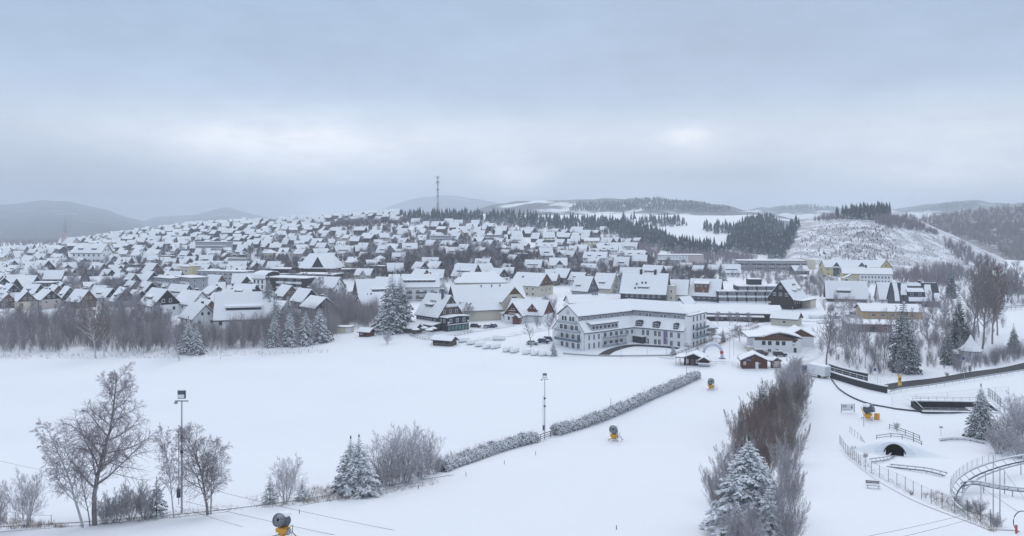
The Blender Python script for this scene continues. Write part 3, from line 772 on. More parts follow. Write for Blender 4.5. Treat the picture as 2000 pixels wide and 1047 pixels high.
K_SPRUCE_N = conifer_kind('spruce_tree', 3, 9.0, 2.6, 34, 12, 'needles_frosted', 4, 0.8, 0.30, dense=0.85)
K_SPRUCE_B = conifer_kind('spruce_tree', 4, 6.5, 1.9, 20, 8, 'needles_frosted', 4, 0.8, 0.3)
K_SPRUCE_D = conifer_kind('spruce_tree', 6, 20.0, 4.6, 32, 11, 'needles', 4, 0.78, 0.38)
K_SPRUCE_T = K_SPRUCE_D
K_SPRUCE_S = conifer_kind('young_spruce', 10, 4.0, 1.2, 14, 7, 'needles_frosted', 3, 0.8, 0.25)
K_FIRS = [conifer_kind('spruce_tree', 40 + i, 14.0, r, 20, 8, m, 2, 0.8, 0.35, dense=1.3) for i, (r, m) in enumerate(((3.2, 'needles'), (4.0, 'needles_frosted'), (2.6, 'needles')))]
# middle distance kinds
K_BELT = [bare_kind('bare_tree', 60 + i, mw, mt, H=11, r=0.13, kids=(20, 10, 8), ang=(42, 44, 42), lr=(0.38, 0.5, 0.55), up=0.3, start=0.16, rmin=0.019, lean=(random.Random(i).uniform(-.05, .05), 0))
          for i, (mw, mt) in enumerate((('bark', 'twig_frosted'), ('bark_birch', 'twig_frosted'), ('bark', 'twig'), ('bark_birch', 'twig'), ('bark', 'twig_brown')))]
K_ROUND = [bare_kind('bare_tree', 70 + i, 'bark', mt, H=8, r=0.14, kids=(18, 10, 8), ang=(58, 48, 44), lr=(0.62, 0.5, 0.55), up=0.3, start=0.16, rmin=0.028)
           for i, mt in enumerate(('twig_frosted', 'twig', 'twig_frosted'))]
K_RED = bare_kind('copper_tree', 81, 'bark_birch', 'twig_red', H=15, r=0.2, kids=(24, 11, 9), ang=(56, 46, 44), lr=(0.42, 0.46, 0.42), up=0.25, start=0.26, rmin=0.026)
K_TALL = [bare_kind('tall_bare_tree', 84 + i, 'bark', mt, H=24, r=0.36, kids=(28, 12, 10), ang=(48, 44, 42), lr=(0.38, 0.46, 0.42), up=0.3, start=0.24, rmin=0.030)
          for i, mt in enumerate(('twig_brown', 'twig', 'twig_red'))]
K_POLE = [bare_kind('pole_tree', 90 + i, 'bark', 'twig_frosted', H=12, r=0.11, kids=(16, 8, 6), ang=(42, 42, 42), lr=(0.26, 0.46, 0.42), up=0.3, start=0.30, rmin=0.020, wig=0.07) for i in range(3)]
# ------------------------------------------------------------------ building kit
WINC = {}
def win_meshes(w, h, frame, pane, bars):
    k = (round(w, 2), round(h, 2), frame, pane, bars)
    if k not in WINC:
        b = 0.11
        m = MB(); m.box(-w/2, w/2, -.07, .03, h/2-b, h/2); m.box(-w/2, w/2, -.09, .03, -h/2, -h/2+b)
        m.box(-w/2, -w/2+b, -.07, .03, -h/2+b, h/2-b); m.box(w/2-b, w/2, -.07, .03, -h/2+b, h/2-b)
        for i in range(bars):
            x = -w/2 + w * (i + 1) / (bars + 1); m.box(x-.04, x+.04, -.06, .03, -h/2+b, h/2-b)
        p = MB().box(-w/2+b*.9, w/2-b*.9, -.03, .02, -h/2+b*.9, h/2-b*.9)
        WINC[k] = (m.mesh('window', frame), p.mesh('pane', pane))
    return WINC[k]
FACE = {'F': 0.0, 'R': math.pi/2, 'B': math.pi, 'L': -math.pi/2}
def spin(mb, ang, cx=0.0, cy=0.0):
    c, s = math.cos(ang), math.sin(ang)
    mb.v = [(cx + x*c - y*s, cy + x*s + y*c, z) for x, y, z in mb.v]
    return mb
BUILD_BOXES = []
class Bd:
    def __init__(s, name, label, cat, pp, rot, anchor=(0, 0), group=None, dz=0.0, seed=0):
        s.rz = R(rot); a = P(*pp); c, sn = math.cos(s.rz), math.sin(s.rz)
        loc = Vector((a.x - (anchor[0]*c - anchor[1]*sn), a.y - (anchor[0]*sn + anchor[1]*c), a.z + dz))
        s.o = thing(name, label, cat, loc, s.rz, group); s.rng = random.Random(seed + int(pp[0]))
        s.loc = loc
    def note(s, L, W):
        BUILD_BOXES.append((s.loc.x, s.loc.y, math.hypot(L, W) / 2))
    def box(s, name, x0, x1, y0, y1, z0, z1, mat, parent=None):
        return MB().box(x0, x1, y0, y1, z0, z1).build(name, mat, parent or s.o)
    def win(s, x, y, z, w, h, face='F', pane='glass_dark', frame='white_paint', bars=1, parent=None):
        f, p = win_meshes(w, h, frame, pane, bars)
        o = add('window', f, parent or s.o, (x, y, z)); o.rotation_euler = (0, 0, FACE[face] if isinstance(face, str) else face)
        add('pane', p, o); return o
    def wins(s, pts, w, h, face='F', **kw):
        for x, y, z in pts: s.win(x, y, z, w, h, face, **kw)
    def roof2(s, prof, x0, x1, snow=0.35, roof='roof_edge', t=0.2, ang=0.0, cx=0.0, cy=0.0, nx=8, sub=4, inset=0.06, bare=False, snow_mat='roof_snow'):
        m = MB().sheet(prof, x0, x1, t); spin(m, ang, cx, cy); r = m.build('roof', roof, s.o)
        if not bare:
            a, b = prof[0], prof[-1]; e = [(y, z + snow) for y, z in prof]
            sg = 1 if b[0] > a[0] else -1
            e[0] = (e[0][0] + sg * inset, e[0][1] - 0.05); e[-1] = (e[-1][0] - sg * inset, e[-1][1] - 0.05)
            sn = MB().sheet(e, x0 + inset, x1 - inset, snow - 0.005, nx, sub, 0.035, s.rng); spin(sn, ang, cx, cy)
            sn.build('snow', snow_mat, r, smooth=False)
        return r
    def gable(s, L, W, eave, ridge, cx=0.0, cy=0.0, axis='x', wall='wall_white', gab=None, gz0=None, ov=0.7, gov=0.6, snow=0.38, zb=-3.0, bare=False, note=True):
        ang = 0.0 if axis == 'x' else math.pi / 2
        h = W / 2; k = (ridge - eave) / h
        m = MB().ext([(-h, zb), (h, zb), (h, eave), (0, ridge), (-h, eave)], -L/2, L/2); spin(m, ang, cx, cy); m.build('wall', wall, s.o)
        if gab:
            z0 = eave if gz0 is None else gz0
            for sg in (-1, 1):
                if z0 >= eave: y0 = h * (ridge - z0) / (ridge - eave); poly = [(-y0, z0), (y0, z0), (0, ridge)]
                else: poly = [(-h, z0), (h, z0), (h, eave), (0, ridge), (-h, eave)]
                x = sg * L / 2
                m = MB().ext(poly, min(x, x + sg*.07), max(x, x + sg*.07)); spin(m, ang, cx, cy); m.build('gable', gab, s.o)
        t = 0.22
        prof = [(-h-ov, eave-ov*k+t), (0, ridge+t), (h+ov, eave-ov*k+t)]
        r = s.roof2(prof, -L/2-gov, L/2+gov, snow, t=t, ang=ang, cx=cx, cy=cy, bare=bare)
        if note: s.note(L, W)
        s.k = k; s.h = h; s.ridge = ridge
        return r
    def hip(s, L, W, eave, ridge, cx=0.0, cy=0.0, ridge_len=None, ov=0.6, snow=0.38, wall='wall_white', zb=-3.0, walls=True):
        if walls: s.box('wall', cx-L/2, cx+L/2, cy-W/2, cy+W/2, zb, eave, wall)
        rl = (L - W if ridge_len is None else ridge_len) / 2; rl = max(rl, 0.05)
        def solid(o, zo, t):
            m = MB(); a, b = L/2 + o, W/2 + o; z = eave + zo
            top = [(cx-a, cy-b, z), (cx+a, cy-b, z), (cx+a, cy+b, z), (cx-a, cy+b, z)]
            m.v = top + [(x, y, z - t) for x, y, z in top] + [(cx-rl, cy, ridge+zo), (cx+rl, cy, ridge+zo)]
            for q in ((0, 1, 9, 8), (2, 3, 8, 9), (1, 2, 9), (3, 0, 8), (7, 6, 5, 4), (0, 4, 5, 1), (1, 5, 6, 2), (2, 6, 7, 3), (3, 7, 4, 0)): m.face(q)
            return m
        r = solid(ov, 0.22, 0.22).build('roof', 'roof_edge', s.o)
        solid(ov - 0.08, 0.22 + snow, snow - 0.004).build('snow', 'roof_snow', r)
        s.note(L, W); return r
    def flat(s, x0, x1, y0, y1, z, t=0.3, snow=0.35, ov=0.3, roof='roof_edge'):
        r = MB().box(x0-ov, x1+ov, y0-ov, y1+ov, z, z+t).build('roof', roof, s.o)
        sn = MB().sheet([(y0-ov+.08, z+t+snow), ((y0+y1)/2, z+t+snow+.06), (y1+ov-.08, z+t+snow)], x0-ov+.08, x1+ov-.08, snow-.005, 10, 3, 0.04, s.rng)
        sn.build('snow', 'roof_snow', r); return r
    def shed_dormer(s, cx, w, zb, zt, side=-1, wall='slate_dark', n=3, snow=0.3, wh=0.75, rise=0.5, pane='glass_dark', frame='white_paint', ww=None, cy=0.0):
        yb = (s.ridge - zb) / s.k; yt = (s.ridge - zt - rise) / s.k
        m = MB().ext([(-yb, zb-.3), (-yt, zt+rise-.5), (-yt, zt+rise), (-yb, zt)], -w/2, w/2)
        r = MB().sheet([(-yb-.35, zt+.15), (-yt+.3, zt+rise+.2)], -w/2-.3, w/2+.3, 0.15)
        sn = MB().sheet([(-yb-.3, zt+.15+snow), (-yt+.2, zt+rise+.2+snow)], -w/2-.25, w/2+.25, snow-.01, 4, 2, .03, s.rng)
        a = 0 if side < 0 else math.pi
        for b in (m, r, sn): spin(b, a); b.v = [(x+cx, y+cy, z) for x, y, z in b.v]
        d = m.build('dormer', wall, s.o); rr = r.build('dormer_roof', 'roof_edge', d); sn.build('dormer_snow', 'roof_snow', d)
        for i in range(n):
            x = (-w/2 + w * (i + .5) / n) * (1 if side < 0 else -1) + cx
            ww_ = ww or min(w / n * 0.8, 1.4)
            f, p = win_meshes(ww_, min(wh, (zt - zb) * .8), frame, pane, 0)
            o = add('window', f, s.o, (x, side * yb + cy, (zb + zt) / 2)); o.rotation_euler = (0, 0, 0 if side < 0 else math.pi); add('pane', p, o)
        return d
    def chimney(s, x, y, z0, z1, w=0.9, mat='brick_red'):
        c = s.box('chimney', x-w/2, x+w/2, y-w/2, y+w/2, z0, z1, mat)
        MB().box(x-w/2-.08, x+w/2+.08, y-w/2-.08, y+w/2+.08, z1+.003, z1+.28).build('snow_cap', 'roof_snow', c)
        return c
    def balcony(s, x0, x1, y0, y1, z, rail='steel_dark', slab='white_paint', h=1.0):
        b = s.box('balcony', x0, x1, y0, y1, z-.18, z, slab)
        m = MB(); t = .05
        m.box(x0, x1, y0, y0+t, z+.12, z+h); m.box(x0, x0+t, y0+t, y1, z+.12, z+h); m.box(x1-t, x1, y0+t, y1, z+.12, z+h)
        m.build('railing', rail, b)
        MB().box(x0+.02, x1-.02, y0-.02, y0+t+.04, z+h+.003, z+h+.14).build('snow_strip', 'roof_snow', b)
        return b

# ------------------------------------------------------------------ the white hotel above the field
hB = Bd('hotel', 'large white hotel of two angled wings with grey top storey, edge of field', 'hotel', (1141, 686), 40, (-13, -8))
def hotel_wing(xa, xb, cx=0, cy=0, ang=0.0, hipr=False):
    sec = [(-8, -3), (8, -3), (8, 6.2), (5, 9.6), (5, 11.7), (0, 15.0), (-5, 11.7), (-5, 9.6), (-8, 6.2)]
    if hipr: sec = [(-8, -3), (8, -3), (8, 6.2), (5, 9.6), (5, 11.7), (-5, 11.7), (-5, 9.6), (-8, 6.2)]
    spin(MB().ext(sec, xa, xb), ang, cx, cy).build('wall', 'wall_white', hB.o)
    for sg in (-1, 1):
        y = sg * 5
        spin(MB().box(xa+.15, xb-.15, min(y, y+sg*.06), max(y, y+sg*.06), 9.5, 11.6), ang, cx, cy).build('cladding', 'wall_grey', hB.o)
        lo = [(sg*8.35, 6.05), (sg*5.06, 9.75)]
        if sg > 0: lo = lo[::-1]
        lo = sorted(lo)
        hB.roof2(lo, xa-.15, xb+.15, 0.3, t=.2, ang=ang, cx=cx, cy=cy)
    if not hipr:
        hB.roof2([(-5.5, 11.6), (0, 15.25), (5.5, 11.6)], xa-.5, xb+.3, 0.3, t=.2, ang=ang, cx=cx, cy=cy)
hotel_wing(-13, 17)
# second wing: local frame turned so that the two form an open V towards the field
A2 = R(-76); C2X, C2Y = 21.0, -8.5
def to2(x, y): return (C2X + x*math.cos(A2) - y*math.sin(A2), C2Y + x*math.sin(A2) + y*math.cos(A2))
hotel_wing(-9, 17, C2X, C2Y, A2, True)
m = MB(); r0 = (-9.3, 12.4)
def hipsolid(zo, t, o):
    m = MB(); a0, a1, b = -9 - o, 17 + o, 5 + o; z = 11.7 + zo
    top = [(a0, -b, z), (a1, -b, z), (a1, b, z), (a0, b, z)]
    m.v = top + [(x, y, zz - t) for x, y, zz in top] + [(a0, 0, 15 + zo), (11.0, 0, 15 + zo)]
    for q in ((0, 1, 9, 8), (2, 3, 8, 9), (1, 2, 9), (3, 0, 8), (7, 6, 5, 4), (0, 4, 5, 1), (1, 5, 6, 2), (2, 6, 7, 3), (3, 7, 4, 0)): m.face(q)
    return spin(m, A2, C2X, C2Y)
_rf = hipsolid(.2, .2, .55).build('roof', 'roof_edge', hB.o); hipsolid(.5, .296, .48).build('snow', 'roof_snow', _rf)
_m = MB().box(16.98, 19.0, -7.2, 7.2, -3, 11.4); spin(_m, A2, C2X, C2Y).build('end_bay', 'wall_white', hB.o)
_x, _y = to2(13, 0)
_rf2 = spin(MB().box(17.2, 19.2, -7.4, 7.4, 11.4, 11.6), A2, C2X, C2Y).build('roof', 'roof_edge', hB.o)
spin(MB().box(17.25, 19.15, -7.35, 7.35, 11.603, 11.9), A2, C2X, C2Y).build('snow', 'roof_snow', _rf2)
# gable end of the first wing: doors, balconies, round emblem
for z, ys in ((1.4, (-5.2, -2.6, 0.4, 3.0)), (4.5, (-5.4, -2.6, 0.4, 3.0)), (7.4, (-4.3, -2.0, 1.2, 3.4)), (10.3, (-2.6, -1.2, 1.2, 2.6))):
    for y in ys: hB.win(-13, y, z, 1.15 if z > 9 else 1.5, 2.1, 'L', bars=0 if z > 9 else 1)
for z in (2.9, 5.9, 8.9):
    _b = MB().box(-14.6, -13.02, -6.3 if z < 8 else -4.6, 5.4 if z < 8 else 4.4, z-.35, z-.15).build('balcony', 'white_paint', hB.o)
    y0, y1 = (-6.3, 5.4) if z < 8 else (-4.6, 4.4)
    MB().box(-14.6, -14.54, y0, y1, z, z+.95).box(-14.54, -13.02, y0, y0+.06, z, z+.95).box(-14.54, -13.02, y1-.06, y1, z, z+.95).build('railing', 'glass_blue' if z < 5 else 'steel', _b)
    MB().box(-14.64, -14.5, y0, y1, z+.953, z+1.05).build('snow_strip', 'roof_snow', _b)
_e = MB()
for k in range(24):
    a0, a1 = 2*math.pi*k/24, 2*math.pi*(k+1)/24
    if 2 <= k % 12 <= 9:
        _e.quadpts((-13.09, 1.15*math.cos(a0)+.1, 12.7+.75*math.sin(a0)), (-13.09, 1.15*math.cos(a1)+.1, 12.7+.75*math.sin(a1)), (-13.09, 1.0*math.cos(a1)+.1, 12.7+.62*math.sin(a1)), (-13.09, 1.0*math.cos(a0)+.1, 12.7+.62*math.sin(a0)))
_e.box(-13.1, -13.05, -.85, 1.15, 12.62, 12.78).box(-13.1, -13.05, -.55, .8, 12.32, 12.42).box(-13.1, -13.05, -.3, .6, 12.95, 13.03)
_e.build('emblem', 'wall_grey', hB.o)
# front of first wing
for x in (-10.6, -8.2, -5.8):
    for z in (1.5, 4.4): hB.win(x, -8, z, 1.0, 1.9 if z > 2 else 2.1)
for x in (-2.6, .4, 3.2, 5.8):
    for z in (1.5, 4.5): hB.win(x, -8, z, 1.5, 2.1)
for x0, x1 in ((-3.9, 1.6), (2.2, 7.2)):
    for z in (.6, 3.3):
        hB.balcony(x0, x1, -9.7, -8.02, z, 'steel', 'white_paint', .95)
for x in (9.0, 11.5): hB.win(x, -8, 4.6, 1.3, 1.5)
_d = MB().ext([(-8.05, 6.5), (-5.3, 8.6), (-5.3, 9.25), (-7.75, 8.6)], -9.4, 4.2).build('dormer', 'wall_grey', hB.o)
MB().sheet([(-8.2, 8.75), (-5.2, 9.5)], -9.7, 4.5, .15).build('dormer_roof', 'roof_edge', _d)
MB().sheet([(-8.15, 9.05), (-5.2, 9.8)], -9.6, 4.4, .29, 8, 2, .04, hB.rng).build('dormer_snow', 'roof_snow', _d)
for x in (-8.4, -6.6, -4.8, -2.6, -.6, 1.4, 3.2): hB.win(x, -7.95, 7.6, 1.5, 1.25, bars=0)
for x in (-11, -8, -5, -2, 1, 4, 7, 10): hB.win(x, -5.06, 10.6, 1.2, 1.2, bars=1)
# front of second wing faces the first wing across the court: its -y side
for x in (1.2, 3.0, 6.0, 7.6, 12.2, 15.0):
    for z in (1.5, 4.5):
        _x, _y = to2(x, -8); hB.win(_x, _y, z, 1.15, 2.0, A2)
for x in (-1.5, 1.2, 2.6, 7.0, 8.4, 12.2, 13.6): _x, _y = to2(x, -5.06); hB.win(_x, _y, 10.6, 1.1, 1.3, A2)
for x in (-.6, 6.2, 13.8):
    w = 2.6 if x < 12 else 1.7
    _m = MB()
    arc = [(-w/2, 6.6), (w/2, 6.6)] + [(w/2*math.cos(a), 8.3 + .45*math.sin(a)) for a in np.linspace(0, math.pi, 7)]
    _m.exty([(x + p, z) for p, z in arc], -8.1, -5.6); spin(_m, A2, C2X, C2Y); _m.build('arched_dormer', 'roof_edge', hB.o)
    _x, _y = to2(x, -8.1); hB.win(_x, _y, 7.6, w * .8, 1.1, A2, bars=1)
_m = MB().box(9.2, 10.7, -8.12, -8.02, 1.0, 5.6); spin(_m, A2, C2X, C2Y).build('hanging_banner', 'banner_violet', hB.o)
for z in (1.4, 4.5, 7.4, 10.2):
    for y in (-4.6, -1.4, 1.8, 5.0):
        _x, _y = to2(19.0, y); hB.win(_x, _y, z, 1.4, 2.0, A2 + math.pi/2, bars=0)
    if z > 2 and z < 9:
        _m = MB().box(19.02, 20.5, -6.2, 6.2, z-1.35, z-1.2); _b = spin(_m, A2, C2X, C2Y).build('balcony', 'white_paint', hB.o)
        _m = MB().box(20.44, 20.5, -6.2, 6.2, z-1.1, z-.2); spin(_m, A2, C2X, C2Y).build('railing', 'glass_blue', _b)
_m = MB().box(17.0, 19.01, -7.6, -7.25, -1, 1.2); spin(_m, A2, C2X, C2Y).build('terrace_wall', 'concrete', hB.o)
# entrance box in the corner of the V
hB.box('entrance_porch', 11.8, 15.6, -12.6, -8.1, -1.5, 2.9, 'glass_dark')
hB.flat(11.8, 15.6, -12.6, -8.1, 2.9, .15, .25, .25)
for x, y in ((-13.06, -8.06), (8.0, -8.08), (16.0, -8.08)):
    MB().tube([(x, y, -.5), (x, y, 6.0)], .07, 6).build('drainpipe', 'steel_dark', hB.o)
hB.chimney(-11.5, 3.0, 11, 15.2, 1.0, 'wall_white')
BUILD_BOXES.append((hB.loc.x + 8, hB.loc.y + 8, 26))

# ------------------------------------------------------------------ guest house and its neighbours
b = Bd('guest_house', 'dark slated guest house with steep snowy roof and glazed two-storey porch by the field', 'guest house', (873, 648), -48, (12.5, -5.5))
b.gable(15, 12, 5.6, 13.2, wall='slate_dark', gab='timber_weathered', gz0=5.6)
b.shed_dormer(-1.5, 4.6, 8.0, 9.3, n=4, wall='timber_dark', pane='glass_green')
b.chimney(4.0, -1.2, 10.5, 16.0, .8, 'steel_dark')
for x in (-2.0, -.7, .8): b.box('roof_light', x-.25, x+.25, -2.7, -2.2, 10.2, 11.1, 'glass_dark')
b.box('porch', 7.5, 12.5, -5.5, 5.5, -2, 5.2, 'slate_dark'); b.roof2([(-5.9, 5.3), (0, 5.75), (5.9, 5.3)], 7.3, 12.9, .35)
for y in (-3.6, -.4, 3.0): b.win(12.5, y, 4.1, 1.3, 1.5, 'R', bars=1)
for y in (-4.3, -2.6, -.9, .8, 2.5, 4.2): b.win(12.5, y, 1.2, 1.5, 2.0, 'R', pane='glass_green', frame='timber_dark', bars=0)
b.box('window_shelf', 12.55, 13.1, -5.4, 5.4, 2.55, 2.75, 'roof_snow')
for x in (8.6, 10.8): b.win(x, -5.5, 4.0, 1.2, 1.5)
for y in (-3, 0, 3): b.win(7.57, y, 7.2, 1.0, 1.3, 'R', bars=0)
for y in (-1.6, 1.6): b.win(7.57, y, 10.2, 1.2, 1.7, 'R', bars=1)
b.balcony(7.6, 8.9, -2.6, 2.6, 9.2, 'white_paint')
for x in (-5.5, -3.5, -1.5, .5, 2.5, 5.0): b.win(x, -6, 3.6, 1.3, 1.3)
b.box('terrace_room', -6.5, 9.0, -10.2, -6.02, -2, 2.3, 'timber_dark'); b.roof2([(-10.6, 2.4), (-6.05, 3.1)], -6.9, 9.4, .35)
for x in (-5, -2.5, 0, 2.5, 5, 7.5): b.win(x, -10.2, 1.0, 2.0, 1.5, pane='glass_dark')
for x in (12.58,):
    for y in (-5.0, 4.9): b.box('lantern', x, x+.4, y-.3, y+.3, 3.2, 3.8, 'white_paint')
b = Bd('inn', 'long inn with a huge snowy roof, dark boarded left gable, behind the red-leafed trees', 'inn', (897, 628), 22, (-16, -9))
b.gable(33, 18, 4.8, 14.5, wall='wall_cream', gab='timber_dark', gz0=9.0)
for y in (-5, -2, 1, 4): b.win(-16.5, y, 6.6, 1.4, 1.3, 'L')
for y in (-6, -2, 2): b.win(-16.5, y, 2.2, 1.4, 1.5, 'L')
b.gable(11, 11, 8.0, 14.0, 9.5, -4.2, 'y', wall='wall_cream', gab='timber_brown', gz0=11.0, note=False); b.win(9.5, -9.75, 9.4, 2.6, 1.4, bars=2)
for x in (-3, 2, 6): b.box('roof_vent', x-.2, x+.2, -1.2, -.8, 13.4, 14.9, 'steel_dark')
b = Bd('chalet', 'white chalet with red-brown boarded front gable and dormer beside the inn', 'chalet', (985, 630), -26, (-6.2, -10))
b.gable(17, 12, 3.6, 9.0, 1.5, 0, wall='wall_white', gab='timber_red')
b.gable(9, 8.4, 3.6, 8.6, -2.0, -5.6, 'y', wall='wall_white', gab='timber_red', note=False)
b.gable(4.5, 4.2, 5.6, 8.0, 5.0, -3.2, 'y', wall='timber_red', gab='timber_red', ov=.4, gov=.4, note=False)
b.wins([(-4, -10.1, 2.0), (.2, -10.1, 2.0)], .9, 1.5, frame='timber_brown'); b.win(-2, -10.18, 5.6, 1.8, 1.3, frame='white_paint', bars=1); b.balcony(-3.6, -.4, -11.2, -10.2, 4.4, 'timber_red')
b.wins([(4.2, -5.46, 6.4), (5.8, -5.46, 6.4)], .6, .7, bars=0)
b.box('side_room', -9.4, -6.25, -6.5, 4, -2, 3.3, 'wall_white'); b.roof2([(-7.0, 3.4), (4.4, 3.5)], -9.9, -6.0, .35)
b.wins([(-7.8, -6.5, 1.9)], 1.2, 1.4); b.wins([(-9.4, -4.5, 1.9), (-9.4, -1.5, 1.9)], 1.1, 1.4, 'L')
b.gable(3.2, 3.0, 2.6, 3.8, .6, -11.2, 'y', wall='timber_red', ov=.3, gov=.4, note=False)
b = Bd('barn_house', 'barn-like house with dark slatted left gable and long dormer under a broad snowy roof', 'house', (703, 598), 24, (-12, -6.5))
b.gable(25, 13.5, 5.2, 13.2, wall='wall_cream', gab='timber_weathered', gz0=5.4)
b.shed_dormer(3.0, 16, 6.7, 8.2, n=6, wall='timber_dark')
b.wins([(-12.57, -3.2, 7.0), (-12.57, 0, 7.0), (-12.57, 3.2, 7.0)], 1.2, 1.3, 'L', bars=0)
b.balcony(-14.0, -12.6, -5.5, 5.5, 5.9, 'timber_weathered', 'timber_dark')
b.wins([(-12.5, -4, 2.4), (-12.5, 3, 2.4)], 1.4, 1.4, 'L'); b.wins([(-8, -6.75, 2.8), (-4, -6.75, 2.8), (2, -6.75, 2.8)], 1.5, 1.4)
b.gable(9, 8, 3.0, 7.0, -4.0, -10.5, 'x', wall='wall_white', note=False)
b = Bd('apartment_house', 'white apartment house with long roof dormer and balconies behind the great spruce', 'apartment house', (857, 587), 6, (13.5, -7))
b.gable(27, 14, 7.6, 13.6, wall='wall_white', gab='timber_grey')
b.shed_dormer(1.5, 20, 9.4, 10.8, n=7, wall='timber_dark', wh=1.0)
for z in (1.8, 4.6):
    b.wins([(x, -7, z + .3) for x in (-10, -6, -2, 2, 6, 10)], 2.0, 1.6)
    b.balcony(-12, -1, -8.5, -7.02, z - .7, 'timber_dark'); b.balcony(1, 12.5, -8.5, -7.02, z - .7, 'timber_dark')
b.chimney(6, 1, 12, 15, .9); b.chimney(9, 1, 12, 15, .9)
b = Bd('guest_house', 'broad guest house with hipped snowy roof and timber balcony right of the inn', 'guest house', (1052, 580), -36, (10, -7.5))
b.gable(20, 15, 6.2, 12.6, wall='wall_cream', gab='timber_brown', gz0=6.4)
b.wins([(10.07, -4, 7.6), (10.07, 0, 7.6), (10.07, 4, 7.6)], 1.5, 1.4, 'R'); b.balcony(10.1, 11.4, -6, 6, 6.4, 'timber_brown', 'timber_brown')
b.wins([(10, -4, 3.6), (10, 0, 3.6), (10, 4, 3.6)], 1.4, 1.4, 'R'); b.wins([(x, -7.5, 4.4) for x in (-6, -2, 2, 6)], 1.4, 1.4); b.wins([(x, -7.5, 1.4) for x in (-6, -2, 2, 6)], 1.6, 1.4)
b.chimney(-4, -3, 8, 11.2)
b = Bd('hall', 'low hall under a wide plain snow roof behind the inn', 'hall', (940, 570), 6, (0, -9)); b.hip(30, 18, 5.0, 10.6, wall='wall_cream', ridge_len=18); b.chimney(-12, -3, 6, 9.4)
b = Bd('house', 'steep house with slated blue-grey right gable above the white hotel', 'house', (1147, 579), -42, (5.5, -5)); b.gable(11.5, 10, 3.4, 10.8, wall='wall_grey', gab='slate_grey', gz0=2.0)
b.shed_dormer(-2.0, 3.2, 4.9, 6.0, n=2); b.wins([(5.82, -2.4, 4.6), (5.82, 0, 4.6), (5.82, 2.4, 4.6), (5.82, 0, 7.6)], .9, 1.2, 'R', bars=0); b.chimney(2, 1.0, 8, 12)
b = Bd('house', 'steep house with cream right gable and roof dormer above the white hotel', 'house', (1192, 574), -40, (6.5, -5.5)); b.gable(13, 11, 3.4, 11.2, wall='wall_cream')
b.shed_dormer(-.5, 4.0, 5.2, 6.4, n=3); b.wins([(6.5, -2.4, 4.6), (6.5, 2.0, 4.6), (6.5, 0, 7.6)], 1.0, 1.3, 'R'); b.chimney(1, 1.2, 8, 12.4)
b = Bd('annexe', 'flat wide roof with two dark vents, close behind the ridge of the white hotel', 'house', (1150, 610), 8, (0, -6)); b.gable(19, 12, 4.6, 7.6, wall='wall_white')
for x in (3.4, 4.6, 5.6): b.box('roof_vent', x-.3, x+.3, -.8, -.3, 7.3, 8.6, 'steel_dark')
b = Bd('inn', 'tall inn with two dark chimneys, grey slated gable and cream stair tower', 'inn', (1298, 590), -22, (12, -7)); b.gable(25, 14, 4.6, 14.6, wall='slate_dark', gab='slate_grey', gz0=-1)
b.shed_dormer(0, 6.0, 6.4, 7.6, n=5, wall='slate_grey'); b.wins([(x, -7, 2.8) for x in (-9, -6, -3, 0, 3, 6, 9)], 1.5, 1.4)
for x, y, z in ((-4, -4.2, 8.8), (-1, -3.6, 9.6), (1, -3.6, 9.6), (-4.6, -5.6, 6.7)): b.box('roof_light', x-.4, x+.4, y-.5, y+.3, z-.2, z+.9, 'glass_dark')
b.chimney(-2.5, 0, 13, 17.2, 1.3, 'slate_dark'); b.chimney(5.5, 0, 13, 17.2, 1.3, 'slate_dark')
b.wins([(12.6, -3.5, 5.6), (12.6, -1.2, 5.6), (12.6, -1.8, 9)], 1.0, 1.3, 'R'); b.box('stair_tower', 12.6, 16.6, -3.8, 2.0, -2, 8.2, 'wall_cream'); b.flat(12.6, 16.6, -3.8, 2.0, 8.2, .2, .2)
b.wins([(15, -3.8, 2.0), (15, -3.8, 5.6)], .9, 1.7, bars=0); b.gable(12, 9, 4, 11, 16.5, 6.5, 'x', wall='wall_cream', note=False)
b = Bd('house', 'house with a tall brown box dormer and grey slated right gable', 'house', (1404, 590), -26, (8, -5.2)); b.gable(16.5, 10.4, 3.6, 11.6, wall='slate_grey', gab='slate_grey', gz0=-1)
b.shed_dormer(-1.6, 7.6, 4.3, 9.4, n=1, wall='timber_brown', rise=1.5, wh=.01, ww=.1); yb_ = (11.6 - 4.3) / b.k
b.wins([(-3.8, -yb_-.01, 8.4), (-1.6, -yb_-.01, 8.4), (.8, -yb_-.01, 8.4), (-.6, -yb_-.01, 5.7)], .9, 1.1, bars=0); b.wins([(8.32, -2.2, 5.4), (8.32, 0.4, 5.4), (8.32, 0, 8.6), (8.25, -2.6, 1.8), (8.25, 0.6, 1.8)], .9, 1.4, 'R', bars=0)
b.wins([(x, -5.2, 2.2) for x in (-6, -3, 0, 3, 6)], 1.3, 1.3); b.chimney(-2, .8, 10, 13, .8)
b = Bd('garden_house', 'small half-timbered gable house between the hotel and the brown dormer house', 'house', (1338, 602), 38, (-3, -2.6)); b.gable(8, 5.6, 2.4, 5.2, wall='wall_white', gab='timber_dark', gz0=3.6); b.win(-4, 0, 1.8, 1.2, 1.2, 'L')
